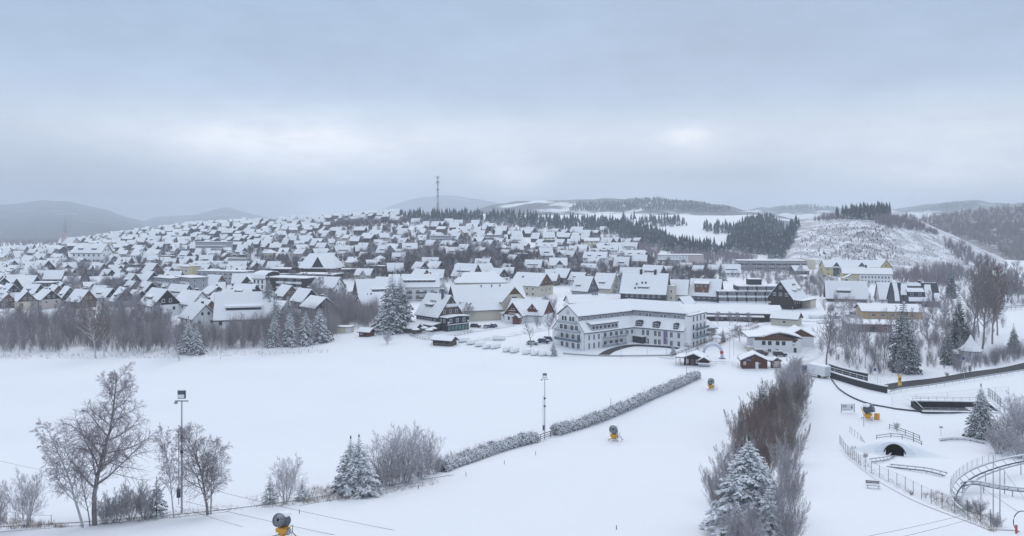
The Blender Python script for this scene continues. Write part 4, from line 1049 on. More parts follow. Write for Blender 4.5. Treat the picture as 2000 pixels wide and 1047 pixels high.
# stepped block of flats
b = Bd('apartment_block', 'flat-roofed dark block of flats with white balcony bands stepping back floor by floor', 'apartment block', (1476, 592), -4, (0, -8))
for i, (x0, x1, y0) in enumerate(((-20, 20, -8), (-20, 20, -6.8), (-9, 20, -5.4), (-2, 5, 0))):
    z = i * 3.0; b.box('storey', x0, x1, y0, 7 - i * .2, z - (2 if i == 0 else 0) + .004, z + 3.0, 'slate_dark')
    if i < 3: b.flat(x0, x1, y0, 7 - i*.2, z + 3.0 - .25, .24, .2, .3, 'white_paint') if i == 2 else None
    if i < 3:
        for k in range(int((x1 - x0) / 5)):
            xa = x0 + .4 + k * 5; b.box('balcony', xa, xa + 4.5, y0 - 1.2, y0 - .02, z - .1, z + .95, 'white_paint')
            b.win(xa + 1.4, y0, z + 2.0, 1.7, 1.3); b.win(xa + 3.4, y0, z + 2.0, 1.2, 1.3)
b.flat(-20, -9, -6.8, 7, 5.99, .2, .25, .2, 'white_paint'); b.flat(-2, 5, 0, 6.4, 12.0, .2, .3, .2, 'slate_dark')
b.note(44, 18)
b = Bd('house', 'dark-boarded house with four white-framed windows in its left gable', 'house', (1549, 605), 46, (-7.5, -6.5)); b.gable(15.5, 13, 5.4, 13.8, wall='timber_dark', gab='timber_dark', gz0=-2)
b.wins([(-7.83, -3.2, 7.3), (-7.83, 0, 7.3), (-7.83, 3.2, 7.3), (-7.83, 0, 10.8)], 1.5, 1.6, 'L'); b.shed_dormer(-.5, 4.2, 8.0, 9.2, n=3, wall='wall_white'); b.shed_dormer(5.0, 3.2, 8.4, 9.5, n=2, wall='wall_white')
for x in (1.5, 3.6): b.box('roof_light', x-.35, x+.35, -2.4, -1.6, 10.9, 12.2, 'glass_dark')
b.wins([(-5, -6.5, 3.4), (-2.4, -6.5, 3.4), (.2, -6.5, 3.4)], 1.0, 1.6); b.box('annexe', 3, 9.2, -11, -6.55, -2, 4.6, 'wall_cream'); b.flat(-6, 9.2, -11, -6.55, 4.6 - .3, .25, .3, .3)
b = Bd('restaurant', 'long low restaurant with broad snow roof and green glass corner', 'restaurant', (1524, 629), -9, (19.5, -7)); b.gable(40, 14, 3.6, 6.0, wall='timber_dark', ov=1.2)
b.wins([(x, -7, 1.6) for x in (-16, -12, -8, -4, 0, 4, 8)], 2.6, 1.8, bars=2); b.win(17, -7, 1.5, 3.6, 2.8, pane='glass_green', bars=2); b.wins([(19.5, -4, 2), (19.5, 0, 2)], 2.6, 2.6, 'R', pane='glass_green')
b.box('awning_room', -17, 12, -9.6, -7.05, -2, 2.1, 'timber_dark'); b.roof2([(-10.2, 2.15), (-7.1, 2.7)], -17.5, 12.5, .3); b.chimney(16.5, 2, 5, 7.6, .7)
# chalet restaurant
b = Bd('chalet_restaurant', 'white chalet with brown arched front gable facing the ski huts', 'restaurant', (1565, 689), -7, (8.2, -6.5))
b.box('wall', -7.6, 8.2, -6.5, 7, -3, 4.75, 'wall_white')
arch = [(-7.2, 4.0), (7.0, 4.0), (7.0, 4.6), (4.2, 4.95), (1.6, 5.8), (-1.0, 6.35), (-3.6, 5.9), (-7.2, 5.1)]
MB().exty(arch, -6.62, -6.3).build('gable', 'timber_brown', b.o)
b.roof2([(-8.6, 4.95), (-3.6, 6.35), (-1.0, 6.75), (1.6, 6.2), (4.2, 5.3), (9.6, 5.0)], -7.0, 7.6, .4, ang=math.pi/2, t=.2, sub=2)
b.wins([(x, -6.5, 3.1) for x in (-4.2, -2.2, .4, 2.4)], 1.2, 1.35, frame='timber_dark'); b.win(5.9, -6.5, 4.0, 1.2, 1.1, frame='timber_dark'); b.wins([(-2.3, -6.5, .6), (.2, -6.5, .6)], 1.3, 1.1)
b.box('door', 5.7, 6.6, -6.6, -6.49, -.3, 1.6, 'glass_dark'); b.box('wall_sign', 5.2, 6.2, -6.58, -6.49, 2.2, 2.9, 'poster'); b.wins([(8.2, -4, 1.4), (8.2, -1.6, 1.4), (8.2, .8, 1.4)], .8, 2.0, 'R')
b.box('side_terrace', -9.6, -7.62, -6.8, -1, -2, 1.6, 'wall_cream'); MB().box(-9.7, -7.65, -6.9, -.9, 1.603, 1.9).build('snow', 'roof_snow', b.o); b.box('terrace_front', -7.4, -3.2, -8.6, -6.52, -2, 1.0, 'wall_cream'); MB().box(-7.4, -3.2, -8.6, -6.52, 1.003, 1.3).build('snow', 'roof_snow', b.o)
b.gable(9, 9, 4.0, 6.4, 10.4, 8.6, 'y', wall='wall_white', gab='timber_brown', note=False)
b = Bd('house', 'low cream house with brown eaves right behind the arched-gable chalet', 'house', (1556, 638), -32, (5, -4)); b.gable(10.5, 8.4, 3.0, 5.2, wall='wall_cream', gab='timber_brown'); b.win(0, -4.2, 1.6, 1.4, 1.2)
for x in (-2, 2.4): MB().tube([(x, 0, 4.8), (x, 0, 7.6)], .12, 6).build('flue', 'steel', b.o)
# right-hand houses
b = Bd('house', 'A-shaped house whose wide snow roof almost reaches the ground, above the hedge', 'house', (1693, 591), -16, (10, -5.5)); b.gable(20, 11, 2.4, 10.6, wall='timber_weathered', gab='timber_dark', gov=1.0); b.shed_dormer(-1.5, 7.0, 4.4, 5.9, n=3, wall='timber_dark', rise=1.4); b.win(10, 0, 4, 1.6, 1.6, 'R'); b.chimney(.5, .8, 9, 12.2, .9, 'slate_dark')
b = Bd('house', 'plain steep snow-roofed house between the A-shaped house and patchy roof', 'house', (1757, 592), -12, (5, -5)); b.gable(10, 10.4, 2.4, 10.2, wall='wall_white'); b.shed_dormer(3.4, 1.8, 3.6, 4.9, n=1)
b = Bd('house', 'house with dark bare patches where the snow slid off its roof', 'house', (1838, 600), -8, (11.5, -5.8)); b.gable(22, 11.4, 3.6, 11.8, wall='slate_grey', gab='slate_grey', gz0=0, bare=True); k_ = b.k
def patch(xa, xb, ta, tb, skew=0.0):
    n = 8; m = MB(); yA, yB = -5.8 - .7 + ta * 6.4, -5.8 - .7 + tb * 6.4
    zf = lambda y: 11.8 + y * k_ + .22
    rg = random.Random(int(xa * 10)); top = []
    for (x, y) in [(xa + skew, yB), (xb + skew, yB)] + [(xb + skew*(1-i/4) + rg.uniform(-.4, .4), yB + (yA-yB)*i/4) for i in range(1, 4)] + [(xb, yA), (xa, yA)] + [(xa + skew*i/4 + rg.uniform(-.4, .4), yA + (yB-yA)*i/4) for i in range(1, 4)]:
        top.append((x, y))
    k = len(top); m.v = [(x, y, zf(y) + .32) for x, y in top] + [(x, y, zf(y) + .004) for x, y in top]
    m.face(tuple(reversed(range(k)))); m.face(tuple(range(k, 2*k)))
    for i in range(k): j = (i+1) % k; m.face((i, j, k+j, k+i))
    m.build('snow', 'roof_snow', b.o)
patch(-11.2, -8.8, .02, .98, .5); patch(-7.6, -4.6, .35, .95, 1.4); patch(-4.2, 7.2, .02, .22); patch(4.4, 7.4, .25, .9, .8); patch(8.6, 11.2, .02, .45, .3); patch(-3.4, 3.2, .84, .99)
for _s in (1,): MB().sheet([(.0, 12.35), (6.5, 12.35 - 6.5 * k_)], -11.2, 11.2, .31, 6, 3, .04, b.rng).build('snow', 'roof_snow', b.o)
b.shed_dormer(-.3, 8.0, 5.4, 7.4, n=2, wall='slate_dark', rise=1.6, wh=1.3); b.wins([(x, -5.7, 2.4) for x in (-7, 0, 3, 6)], 1.4, 1.4); b.chimney(3.0, 0.2, 11, 13.2, 1.0, 'slate_dark')
b = Bd('villa', 'low villa with broad snow roof and pale orange gable wall by the car park', 'house', (1800, 624), -10, (12, -6.5)); b.gable(25, 13, 3.4, 5.6, wall='wall_orange', ov=1.2, gov=1.0); b.wins([(x, -6.5, 1.6) for x in (-8, -4, 0, 4, 8)], 1.8, 1.2); b.chimney(6, -2, 4, 7, .7, 'steel')
b = Bd('pavilion_building', 'single-storey reddish building under flat deep snow in front of the orange villa', 'house', (1742, 650), -7, (8, -5)); b.box('wall', -8, 8, -5, 5, -2, 3.1, 'brick_red'); b.roof2([(-6, 3.2), (0, 4.0), (6, 3.2)], -9, 9, .4); b.wins([(-3.4, -5, 1.2), (1.2, -5, 1.2)], 3.2, 2.2, frame='timber_brown', bars=1); b.wins([(-6.6, -5, 1.2), (5.6, -5, 1.2)], 1.6, 1.6); b.note(18, 12)
b = Bd('apartment_house', 'long yellow house with three small roof gables at the foot of the cleared hill', 'apartment house', (1738, 541), -3, (23, -6)); b.gable(46, 12, 7.0, 11.4, wall='wall_yellow')
for x in (-15, 3): b.gable(3.4, 4.2, 7.8, 10.4, x, -4.4, 'y', wall='slate_grey', note=False, ov=.4, gov=.3)
b.gable(8, 8, 7.2, 12.4, 19.5, -4.0, 'y', wall='wall_yellow', note=False)
for z in (2.2, 5.2): b.wins([(x, -6, z) for x in range(-21, 17, 4)], 1.3, 1.5)
b.wins([(18, -8, 5), (21, -8, 5), (19.5, -8, 8.4)], 1.3, 1.5)
b = Bd('apartment_house', 'yellow and white house with rows of windows, in front of the long yellow one', 'apartment house', (1736, 556), -16, (13, -6)); b.gable(30, 12, 6.8, 10.0, wall='wall_white', gab='wall_yellow', gz0=-1); b.box('yellow_front', -15.02, -5, -6.1, -6.02, -1, 6.7, 'wall_yellow')
for z in (1.8, 4.6): b.wins([(x, -6.1, z) for x in range(-3, 14, 2)], 1.1, 1.5)
b.chimney(0, .5, 9, 12.4, 1.1, 'slate_dark'); b.gable(9, 8, 4, 6.2, -11, -9.0, 'y', wall='wall_cream', note=False)
b = Bd('school', 'long grey school with dark window bands at the foot of the dense fir slope', 'school', (1515, 529), -7, (0, -7))
b.box('wall', -30, 30, -7, 8, -2, 7.8, 'concrete'); b.flat(-30, -2, -7, 8, 7.8, .3, .4, .5); b.flat(-1.4, 24, -6, 8, 7.2, .9, .4, .1); b.box('end_block', 24.4, 31, -8, 8.4, -2, 9.2, 'wall_cream')
for z in (1.9, 5.2):
    for x in range(-28, 24, 5): b.win(x + .5, -7, z, 4.6, 1.7, pane='glass_dark', frame='wall_grey', bars=2)
b.note(62, 16)
b = Bd('factory_hall', 'long pale hall with a row of small dark openings below the fir wood', 'hall', (1330, 514), -4, (0, -8)); b.box('wall', -19, 19, -8, 8, -2, 6.6, 'white_paint'); b.box('brown_end', 6, 19.02, -8.06, -8.01, -1, 6.5, 'wall_rose'); b.flat(-19, 19, -8, 8, 6.6, .3, .4)
for i in range(9): b.win(-17 + i * 2.7, -8, 5.2, .9, .8, bars=0)
b.box('loading_bay', -20, -2, -12, -8.1, -2, 2.8, 'wall_grey'); b.flat(-20, -2, -12, -8.1, 2.8, .2, .35, .4); b.note(40, 24)
# dark block hotel
b = Bd('block_hotel', 'dark-clad block hotel with white balcony bands and a curved white end bay', 'hotel', (520, 576), -24, (-2, -7))
b.box('wall', -2, 26, -7, 7, -3, 10.0, 'timber_dark'); b.flat(-2, 26, -7, 7, 10.0, .35, .45, .5)
for z in (1.2, 4.2, 7.2):
    for x in (9, 15.5, 21.5): b.box('balcony', x - 2.8, x + 2.6, -8.2, -7.02, z, z + 1.15, 'white_paint'); b.win(x, -7, z + 2.0, 3.0, 1.4)
b.box('end_bay', -11.5, -2.02, -7.4, 6, -3, 9.4, 'wall_white')
b.roof2([(-8.0, 9.2), (-7.4, 11.4), (-5.0, 12.8), (-.7, 13.4), (3.6, 12.8), (6.6, 9.4)], -12, -1.9, .4, sub=2)
MB().ext([(-7.4, 9.2), (6.0, 9.2), (5.2, 11.2), (3.4, 12.4), (-.7, 12.9), (-4.8, 12.4), (-6.9, 11.2)], -11.6, -2.0).build('roof_body', 'timber_dark', b.o)
for x in (-10.4, -7.6, -4.6):
    for z in (1.6, 4.6, 7.6): b.win(x, -7.4, z, 1.5, 2.4, bars=0)
b.note(40, 16)
b = Bd('block_hotel', 'dark stepped block hotel with chimney shaft, right of the balcony block', 'hotel', (640, 566), -10, (10, -7))
b.box('wall', -22, 14, -7, 8, -3, 9.0, 'timber_dark'); b.flat(-22, 14, -7, 8, 9.0, .35, .45, .4); b.box('upper_storey', -30, -14, -3, 9, -3, 12.0, 'timber_dark'); b.flat(-30, -14, -3, 9, 12.0, .3, .4, .3); b.box('lift_shaft', -15, -11.5, -5, -1, 9.6, 13.4, 'timber_dark')
for z in (2, 5, 7.6): b.wins([(x, -7, z) for x in (-19, -14, -9, -4)], 2.4, 1.3)
for z in (3.2, 6.2): b.box('balcony', -12, -6, -8, -7.02, z - .4, z + .6, 'white_paint')
b.note(44, 18)
b = Bd('hotel', 'hotel with a huge tent-like snow roof and one dark triangular dormer', 'hotel', (618, 545), -6, (0, -10)); b.hip(27, 20, 7.0, 17.0, wall='timber_dark', ridge_len=17)
b.gable(7, 7.5, 9.0, 15.4, 1.0, -6.4, 'y', wall='slate_dark', note=False, snow=.2)
b = Bd('apartment_block', 'long grey balcony block with flat roof left of the dark block hotel', 'apartment block', (430, 556), -14, (0, -6)); b.box('wall', -18, 18, -6, 6, -3, 8.6, 'wall_grey'); b.flat(-18, 18, -6, 6, 8.6, .3, .4)
for z in (1, 3.8, 6.6):
    for x in range(-16, 17, 4): b.win(x, -6, z + .4, 2.6, 1.4)
b.note(38, 14)
b = Bd('flats', 'grey block with a tall yellow stripe down its corner', 'apartment block', (372, 552), -20, (4, -5)); b.box('wall', -5, 4, -5, 5, -3, 10.5, 'wall_cream'); b.flat(-5, 4, -5, 5, 10.5, .3, .35); b.box('yellow_stripe', 4.02, 6.0, -5.4, -3.4, -2, 11.6, 'wall_yellow')
for z in (2, 5, 8): b.wins([(-3, -5, z), (0, -5, z)], 1.6, 1.4)
b.note(12, 12)
b = Bd('hotel', 'grey hotel slab with rows of balconies high in the left part of town', 'hotel', (412, 497), -10, (0, -6)); b.box('wall', -17, 17, -6, 6, -3, 12, 'wall_grey'); b.flat(-17, 17, -6, 6, 12, .4, .5)
for z in (2, 5.2, 8.4): b.box('balcony_band', -16.5, 16.5, -7.2, -6.02, z, z + 1.1, 'white_paint')
b.note(36, 14)
# ---- church
b = Bd('church', 'stone church with tall slim spired tower rising over the left end of town', 'church', (131, 486), -28, (0, 0)); b.gable(17, 10, 6, 12, 8, 0, wall='wall_rose', zb=-6)
b.box('tower', -6.6, -.4, -3.1, 3.1, -6, 17, 'wall_rose'); MB().lathe([(4.5, 17.0), (3.6, 18.6), (2.4, 20.2), (2.0, 21.6)], 8).build('spire', 'wall_grey', b.o, (-3.5, 0, 0)); MB().lathe([(1.7, 21.6), (1.7, 24.6), (2.1, 24.8), (1.1, 27), (.5, 29), (.16, 34)], 8).build('lantern', 'wall_grey', b.o, (-3.5, 0, 0))
b.wins([(-6.6, 0, 13.5)], 1.6, 2.6, 'L'); b.wins([(-3.5, -3.1, 13.5)], 1.6, 2.6); b.wins([(x, -5, 3.5) for x in (2, 5.5, 9, 12.5)], 1.3, 2.8, bars=0); b.note(30, 12); b.o.scale = (1.1, 1.1, 1.2)
# ---- radio mast
p = W(855, 424, 1180); r = thing('radio_mast', 'tall slender radio mast with antenna drum rising from the ridge', 'radio mast', (p.x, p.y, gzf(p.x, p.y) - .5)); h = CAMH + (HY - 343) * 1180 / F - (gzf(p.x, p.y) - .5)
MB().tube([(0, 0, 0), (0, 0, h * .30)], [2.6, 1.7], 10).build('shaft', 'concrete', r); MB().tube([(0, 0, h * .30), (0, 0, h * .78)], [1.5, 1.0], 8).build('lattice_section', 'steel', r); MB().lathe([(1.6, h * .78), (2.4, h * .80), (2.4, h * .86), (1.4, h * .87)], 10).build('antenna_drum', 'steel', r); MB().tube([(0, 0, h * .87), (0, 0, h)], [.6, .3], 6).build('aerial', 'steel_dark', r)
for z in (.45, .62, .93): MB().lathe([(2.3, h * z), (2.3, h * z + .8)], 10).build('platform', 'steel_dark', r)
MB().tube([(-3.6, 0, h * .97), (3.6, 0, h * .97)], .45, 6).build('crossarm', 'steel', r)
# ------------------------------------------------------------------ the houses of the town
ORD = ['first', 'second', 'third', 'fourth', 'fifth', 'sixth', 'seventh', 'eighth', 'ninth', 'tenth', 'eleventh', 'twelfth', 'thirteenth', 'fourteenth', 'fifteenth', 'sixteenth']
def far_windows(spec):
    m = MB()
    for face, x, y, z, w, h in spec:
        m.cur = 0
        if face in 'FB':
            s = -1 if face == 'F' else 1
            m.box(x-w/2, x+w/2, min(y, y+s*.05), max(y, y+s*.05), z-h/2, z+h/2); m.cur = 1; m.box(x-w/2+.13, x+w/2-.13, min(y+s*.05, y+s*.07), max(y+s*.05, y+s*.07), z-h/2+.13, z+h/2-.13)
        else:
            s = -1 if face == 'L' else 1
            m.box(min(x, x+s*.1), max(x, x+s*.1), y-w/2, y+w/2, z-h/2, z+h/2); m.cur = 1; m.box(min(x+s*.1, x+s*.12), max(x+s*.1, x+s*.12), y-w/2+.13, y+w/2-.13, z-h/2+.13, z+h/2-.13)
    return m
PROTO = []
def proto(desc, L, W, eave, ridge, wall, gab=None, gz0=None, dorm=None, chim=True, gabled=False):
    b = Bd('house', '', 'house', (1000, 600), 0, seed=len(PROTO)); b.o.location = (0, 0, 0); b.loc = Vector((0, 0, 0))
    b.gable(L, W, eave, ridge, wall=wall, gab=gab, gz0=gz0, note=False, snow=.28)
    sp = []
    n = max(2, int(L / 3.2))
    for i in range(n):
        x = -L/2 + L * (i + .5) / n
        for f, y in (('F', -W/2), ('B', W/2)):
            if eave > 2.4: sp.append((f, x, y, eave - 1.3, 1.25, 1.25))
            if eave > 5: sp.append((f, x, y, eave - 4.0, 1.25, 1.3))
    for f, x in (('L', -L/2), ('R', L/2)):
        for y in (-W*.26, W*.26): sp.append((f, x, y, max(eave - 1.3, 1.6), 1.2, 1.3))
        for y in (-W*.13, W*.13): sp.append((f, x, y, eave + 1.3, 1.1, 1.2))
        if ridge - eave > 5.2: sp.append((f, x, 0, eave + 3.9, 1.0, 1.0))
    o = far_windows(sp).build('windows', ['white_paint', 'glass_dark'], b.o); o['kind'] = 'stuff'
    if dorm:
        for cx, w, zb, zt, nn in dorm:
            yb = (ridge - zb) / b.k; yt = (ridge - zt - .5) / b.k
            for sd in (-1, 1):
                a = 0 if sd < 0 else math.pi
                d = spin(MB().ext([(-yb, zb-.3), (-yt, zt), (-yt, zt+.5), (-yb, zt)], cx-w/2, cx+w/2), a).build('dormer', 'slate_dark', b.o)
                spin(MB().sheet([(-yb-.35, zt+.45), (-yt+.3, zt+.95)], cx-w/2-.3, cx+w/2+.3, .4, 2, 2, .03, b.rng), a).build('dormer_snow', 'roof_snow', d)
    if gabled:
        b.gable(4.0, 4.4, eave + .4, ridge - 1.2, 1.0, -W/2 + 1.2, 'y', wall=wall, gab=gab, note=False, ov=.4, gov=.4)
    if chim: b.chimney(L * .16, W * .07, ridge - 2.2, ridge + 1.0, .8, 'slate_dark')
    PROTO.append((b.o, desc)); return b
proto('white house with dark gables', 13, 10, 3.8, 8.4, 'wall_white', 'timber_dark', dorm=[(-1, 4, 5.0, 6.0, 3)])
proto('dark slated house', 12, 9.5, 3.6, 8.0, 'slate_dark', 'slate_dark')
proto('white-walled house', 12, 9, 4.0, 7.8, 'wall_white')
proto('cream cross-gabled house', 14, 10, 4.2, 8.6, 'wall_cream', 'timber_weathered', gabled=True)
proto('grey slated house', 12, 10.5, 3.2, 8.8, 'wall_grey', 'slate_grey', dorm=[(0, 5, 4.6, 5.7, 3)])
proto('long pale tenement', 20, 11, 5.8, 9.8, 'wall_white', None, dorm=[(-5, 3, 6.8, 7.8, 2), (4, 3, 6.8, 7.8, 2)])
proto('brown timber house', 11, 9, 3.4, 7.8, 'timber_weathered', 'timber_brown')
proto('white house with slate gables', 16, 11, 3.4, 9.0, 'wall_white', 'slate_dark', gz0=3.4, dorm=[(0, 10, 4.8, 5.8, 5)])
proto('low dark bungalow', 13, 10, 2.9, 6.2, 'timber_dark', 'timber_dark')
proto('tall white house', 12, 10, 5.4, 9.2, 'wall_white', 'slate_grey', gabled=True)
proto('rose-plastered house', 13, 9.5, 4.8, 8.6, 'wall_rose', 'timber_dark')
def proto_hip(desc, L, W, eave, ridge, wall, flat=False, wing=False):
    b = Bd('house', '', 'house', (1000, 600), 0, seed=len(PROTO) + 50); b.o.location = (0, 0, 0); b.loc = Vector((0, 0, 0))
    if flat:
        b.box('wall', -L/2, L/2, -W/2, W/2, -3, eave, wall); b.flat(-L/2, L/2, -W/2, W/2, eave, .3, .4, .4)
        for z in np.arange(2.6, eave - 1, 2.9): b.box('balcony_band', -L/2 + .6, L/2 - .6, -W/2 - 1.1, -W/2 - .02, z, z + 1.0, 'white_paint')
    elif wing:
        b.gable(L, W, eave, ridge, wall=wall, gab='slate_dark', note=False); b.gable(L * .75, W * .85, eave - .3, ridge - .7, L * .22, -W * .62, 'y', wall=wall, gab='timber_dark', note=False)
    else: b.hip(L, W, eave, ridge, wall=wall)
    sp = []
    for i in range(max(2, int(L / 3))):
        x = -L/2 + L * (i + .5) / max(2, int(L / 3))
        for f, y in (('F', -W/2), ('B', W/2)):
            for z in np.arange(1.5, eave - .6, 2.9): sp.append((f, x, y, z, 1.4, 1.3))
    for f, x in (('L', -L/2), ('R', L/2)):
        for y in (-W*.25, W*.25):
            for z in np.arange(1.5, eave - .6, 2.9): sp.append((f, x, y, z, 1.2, 1.3))
    o = far_windows(sp).build('windows', ['white_paint', 'glass_dark'], b.o); o['kind'] = 'stuff'
    if not flat: b.chimney(L * .1, W * .1, ridge - 2.4, ridge + .9, .8, 'slate_dark')
    PROTO.append((b.o, desc))
proto_hip('hip-roofed cream house', 13, 11, 4.4, 8.0, 'wall_cream'); proto_hip('flat-roofed grey block', 22, 11, 8.4, 0, 'wall_grey', flat=True); proto_hip('L-shaped white house', 15, 9.5, 3.8, 7.8, 'wall_white', wing=True)
proto_hip('flat-roofed dark block', 15, 10, 5.6, 0, 'timber_dark', flat=True); proto_hip('L-shaped dark house', 14, 9, 3.6, 7.8, 'slate_dark', wing=True)
def region(px, d):
    if d < 470: a = 'by the meadow trees' if px < 640 else 'behind the hotels'
    elif d < 620: a = 'valley floor'
    elif d < 800: a = 'lower slope'
    elif d < 1000: a = 'middle slope'
    else: a = 'skyline'
    if d < 470 and px >= 640: b = ''
    elif px < 100: b = 'left of church'
    elif px < 200: b = 'under the church'
    elif px < 330: b = 'right of church'
    elif px < 460: b = 'near grey hotel slab'
    elif px < 580: b = 'above balcony block'
    elif px < 700: b = 'above tent-roofed hotel'
    elif px < 830: b = 'left of radio mast'
    elif px < 960: b = 'under radio mast'
    elif px < 1100: b = 'below fir ridge'
    elif px < 1240: b = 'above cream house'
    else: b = 'before pale hall'
    return (a + ' ' + b).strip()
USED_BOX = list(BUILD_BOXES)
def free(x, y, r):
    for (a, b, c) in USED_BOX:
        if (a - x) ** 2 + (b - y) ** 2 < (c + r) ** 2: return False
    return True
rng = random.Random(77)
cand = []
# hand-placed near roofs on the left, photo pixel of the base, turn and kind
for px, py, rot, k, sc in [
    (14, 600, -52, 6, .9), (52, 604, -55, 3, .9), (92, 602, -42, 10, .95), (132, 596, -48, 4, .9), (20, 582, -40, 0, .8), (66, 583, -20, 0, .8), (108, 583, -40, 6, .85), (160, 600, -30, 6, 1),
    (205, 592, -25, 0, .9), (240, 598, -50, 4, .95), (268, 594, -38, 1, .8), (312, 614, -44, 0, 1.25), (352, 590, -30, 7, .9), (292, 560, -40, 1, 1.0), (322, 568, -42, 7, .95), (350, 552, -46, 3, 1.2), (298, 543, -38, 6, 1.1),
    (258, 565, -46, 4, .95), (288, 582, -42, 0, .9), (330, 577, -40, 8, .9), (402, 628, -48, 6, 1.1), (478, 642, 14, 7, 1.35), (455, 622, -26, 0, 1.0), (424, 605, -52, 1, .85), (448, 596, -40, 1, .9), (376, 612, -34, 2, 1.2), (388, 642, -46, 2, 1.1),
    (480, 594, -26, 0, 1.1), (560, 588, -48, 6, 1.05), (596, 602, -46, 1, 1.0), (622, 612, -48, 8, 1.1), (640, 578, -20, 2, 1.3), (540, 612, -20, 8, .9), (505, 622, -10, 2, .9),
    (720, 612, 40, 2, .9), (84, 536, -30, 1, 1.2), (128, 534, -46, 8, 1.0), (180, 515, -8, 5, 1.5), (210, 508, -10, 10, 1.2), (60, 520, -30, 2, 1), (1100, 552, -40, 1, .9), (1130, 556, -36, 0, .8),
    (1215, 528, -20, 4, .9), (1250, 520, -16, 2, .9), (1276, 546, -42, 7, .95), (1232, 548, -20, 7, .85), (1300, 534, -30, 8, .8), (1365, 536, -40, 1, .7), (1395, 534, -36, 2, .7), (1428, 540, -10, 7, .8), (1340, 530, -10, 2, .7),
    (1560, 535, 10, 8, .9), (1196, 556, -46, 1, .8), (1240, 512, -8, 5, .8)]:
    p = P(px, py); cand.append((p, R(rot), k, sc, True))
def blocked(px, py):
    if 640 < px < 800 and 436 < py < 456: return True
    if 935 < px < 1045 and 430 < py < 447: return True
    if 1180 < px and py < 478: return True
    if 1000 < px < 1190 and py < 456: return True
    if 780 < px < 1000 and py < 440: return True
    return False
d = 468.0
while d < 1330:
    gap = 14.5 + 0.003 * d
    xs = -0.66 * d + rng.uniform(0, gap)
    lim = (0.10 if d < 640 else .16 if d < 820 else .10) * d
    if d > 640: lim = .155 * d if d < 840 else .12 * d
    while xs < lim:
        x = xs + rng.uniform(-3.5, 3.5); y = d + rng.uniform(-5, 5); xs += gap * rng.uniform(.85, 1.25)
        z = gzf(x, y); px, py = pix((x, y, z))
        if px < -30 or blocked(px, py): continue
        if px < 120 and d > 1020: continue
        if rng.random() < (.27 if px > 300 else .32): continue
        if d > 900 and px > 780 and rng.random() < .35: continue
        # streets curve round the hill: gables mostly turned to the right front
        rot = rng.choice((-58, -46, -38, -30, -24, -16, -8, -4, 14, 36)) + rng.uniform(-8, 8)
        if 600 < d < 760 and 830 < px < 1000: rot = -38 + rng.uniform(-4, 4)
        k = rng.choices(range(16), (10, 14, 5, 4, 12, 4, 12, 8, 12, 4, 4, 6, 4, 7, 6, 10))[0]
        cand.append((Vector((x, y, z)), R(rot), k, rng.uniform(.66, 1.06) * (1.0 if d < 560 else .84), False))
    d += (17.0 + .009 * d)
acc = []
for p, rot, k, sc, hand in cand:
    r = 5.2 * sc if not hand else 2.0
    if free(p.x, p.y, r):
        acc.append((p, rot, k, sc)); USED_BOX.append((p.x, p.y, 6.4 * sc if k not in (5, 12) else 9.5 * sc))
acc.sort(key=lambda a: a[0].y)
near, rest = acc[:300], acc[300:]
first = {}
from collections import defaultdict
cells = defaultdict(list)
for p, rot, k, sc in near:
    o, desc = PROTO[k]
    if k in first: o = copy_tree(o)
    first[k] = True
    o.location = p - Vector((0, 0, .2)); o.rotation_euler = (0, 0, rot); o.scale = (sc, sc, sc * (1.05 + .2 * ((p.x * 7) % 1)))
    px, py = pix(p); rd = (math.degrees(rot) + 360) % 180
    turn = 'gable facing field' if 55 < rd < 125 else 'roof facing field' if (rd < 16 or rd > 164) else 'gable right' if rd > 90 else 'gable left'
    cells[(desc, turn, region(px, p.y))].append((px, p.y, o))
for (desc, turn, reg), lst in cells.items():
    lst.sort(key=lambda t: t[0])
    for i, (px, dd, o) in enumerate(lst):
        lab = f'{desc}, {turn}, {reg}' if len(lst) == 1 else f'{desc}, {turn}, {reg}, {ORD[i]} from left'
        if len(lab.split()) > 16: lab = f'{desc}, {reg}, {ORD[i]} {turn} from left'
        if len(lab.split()) > 16: lab = f'{desc}, {reg}, {ORD[i]} from left'
        o['label'] = lab; o['group'] = 'snow-roofed houses of the town'
for o, desc in PROTO:
    if not o.get('label'):
        for ch in list(o.children_recursive) + [o]: bpy.data.objects.remove(ch)
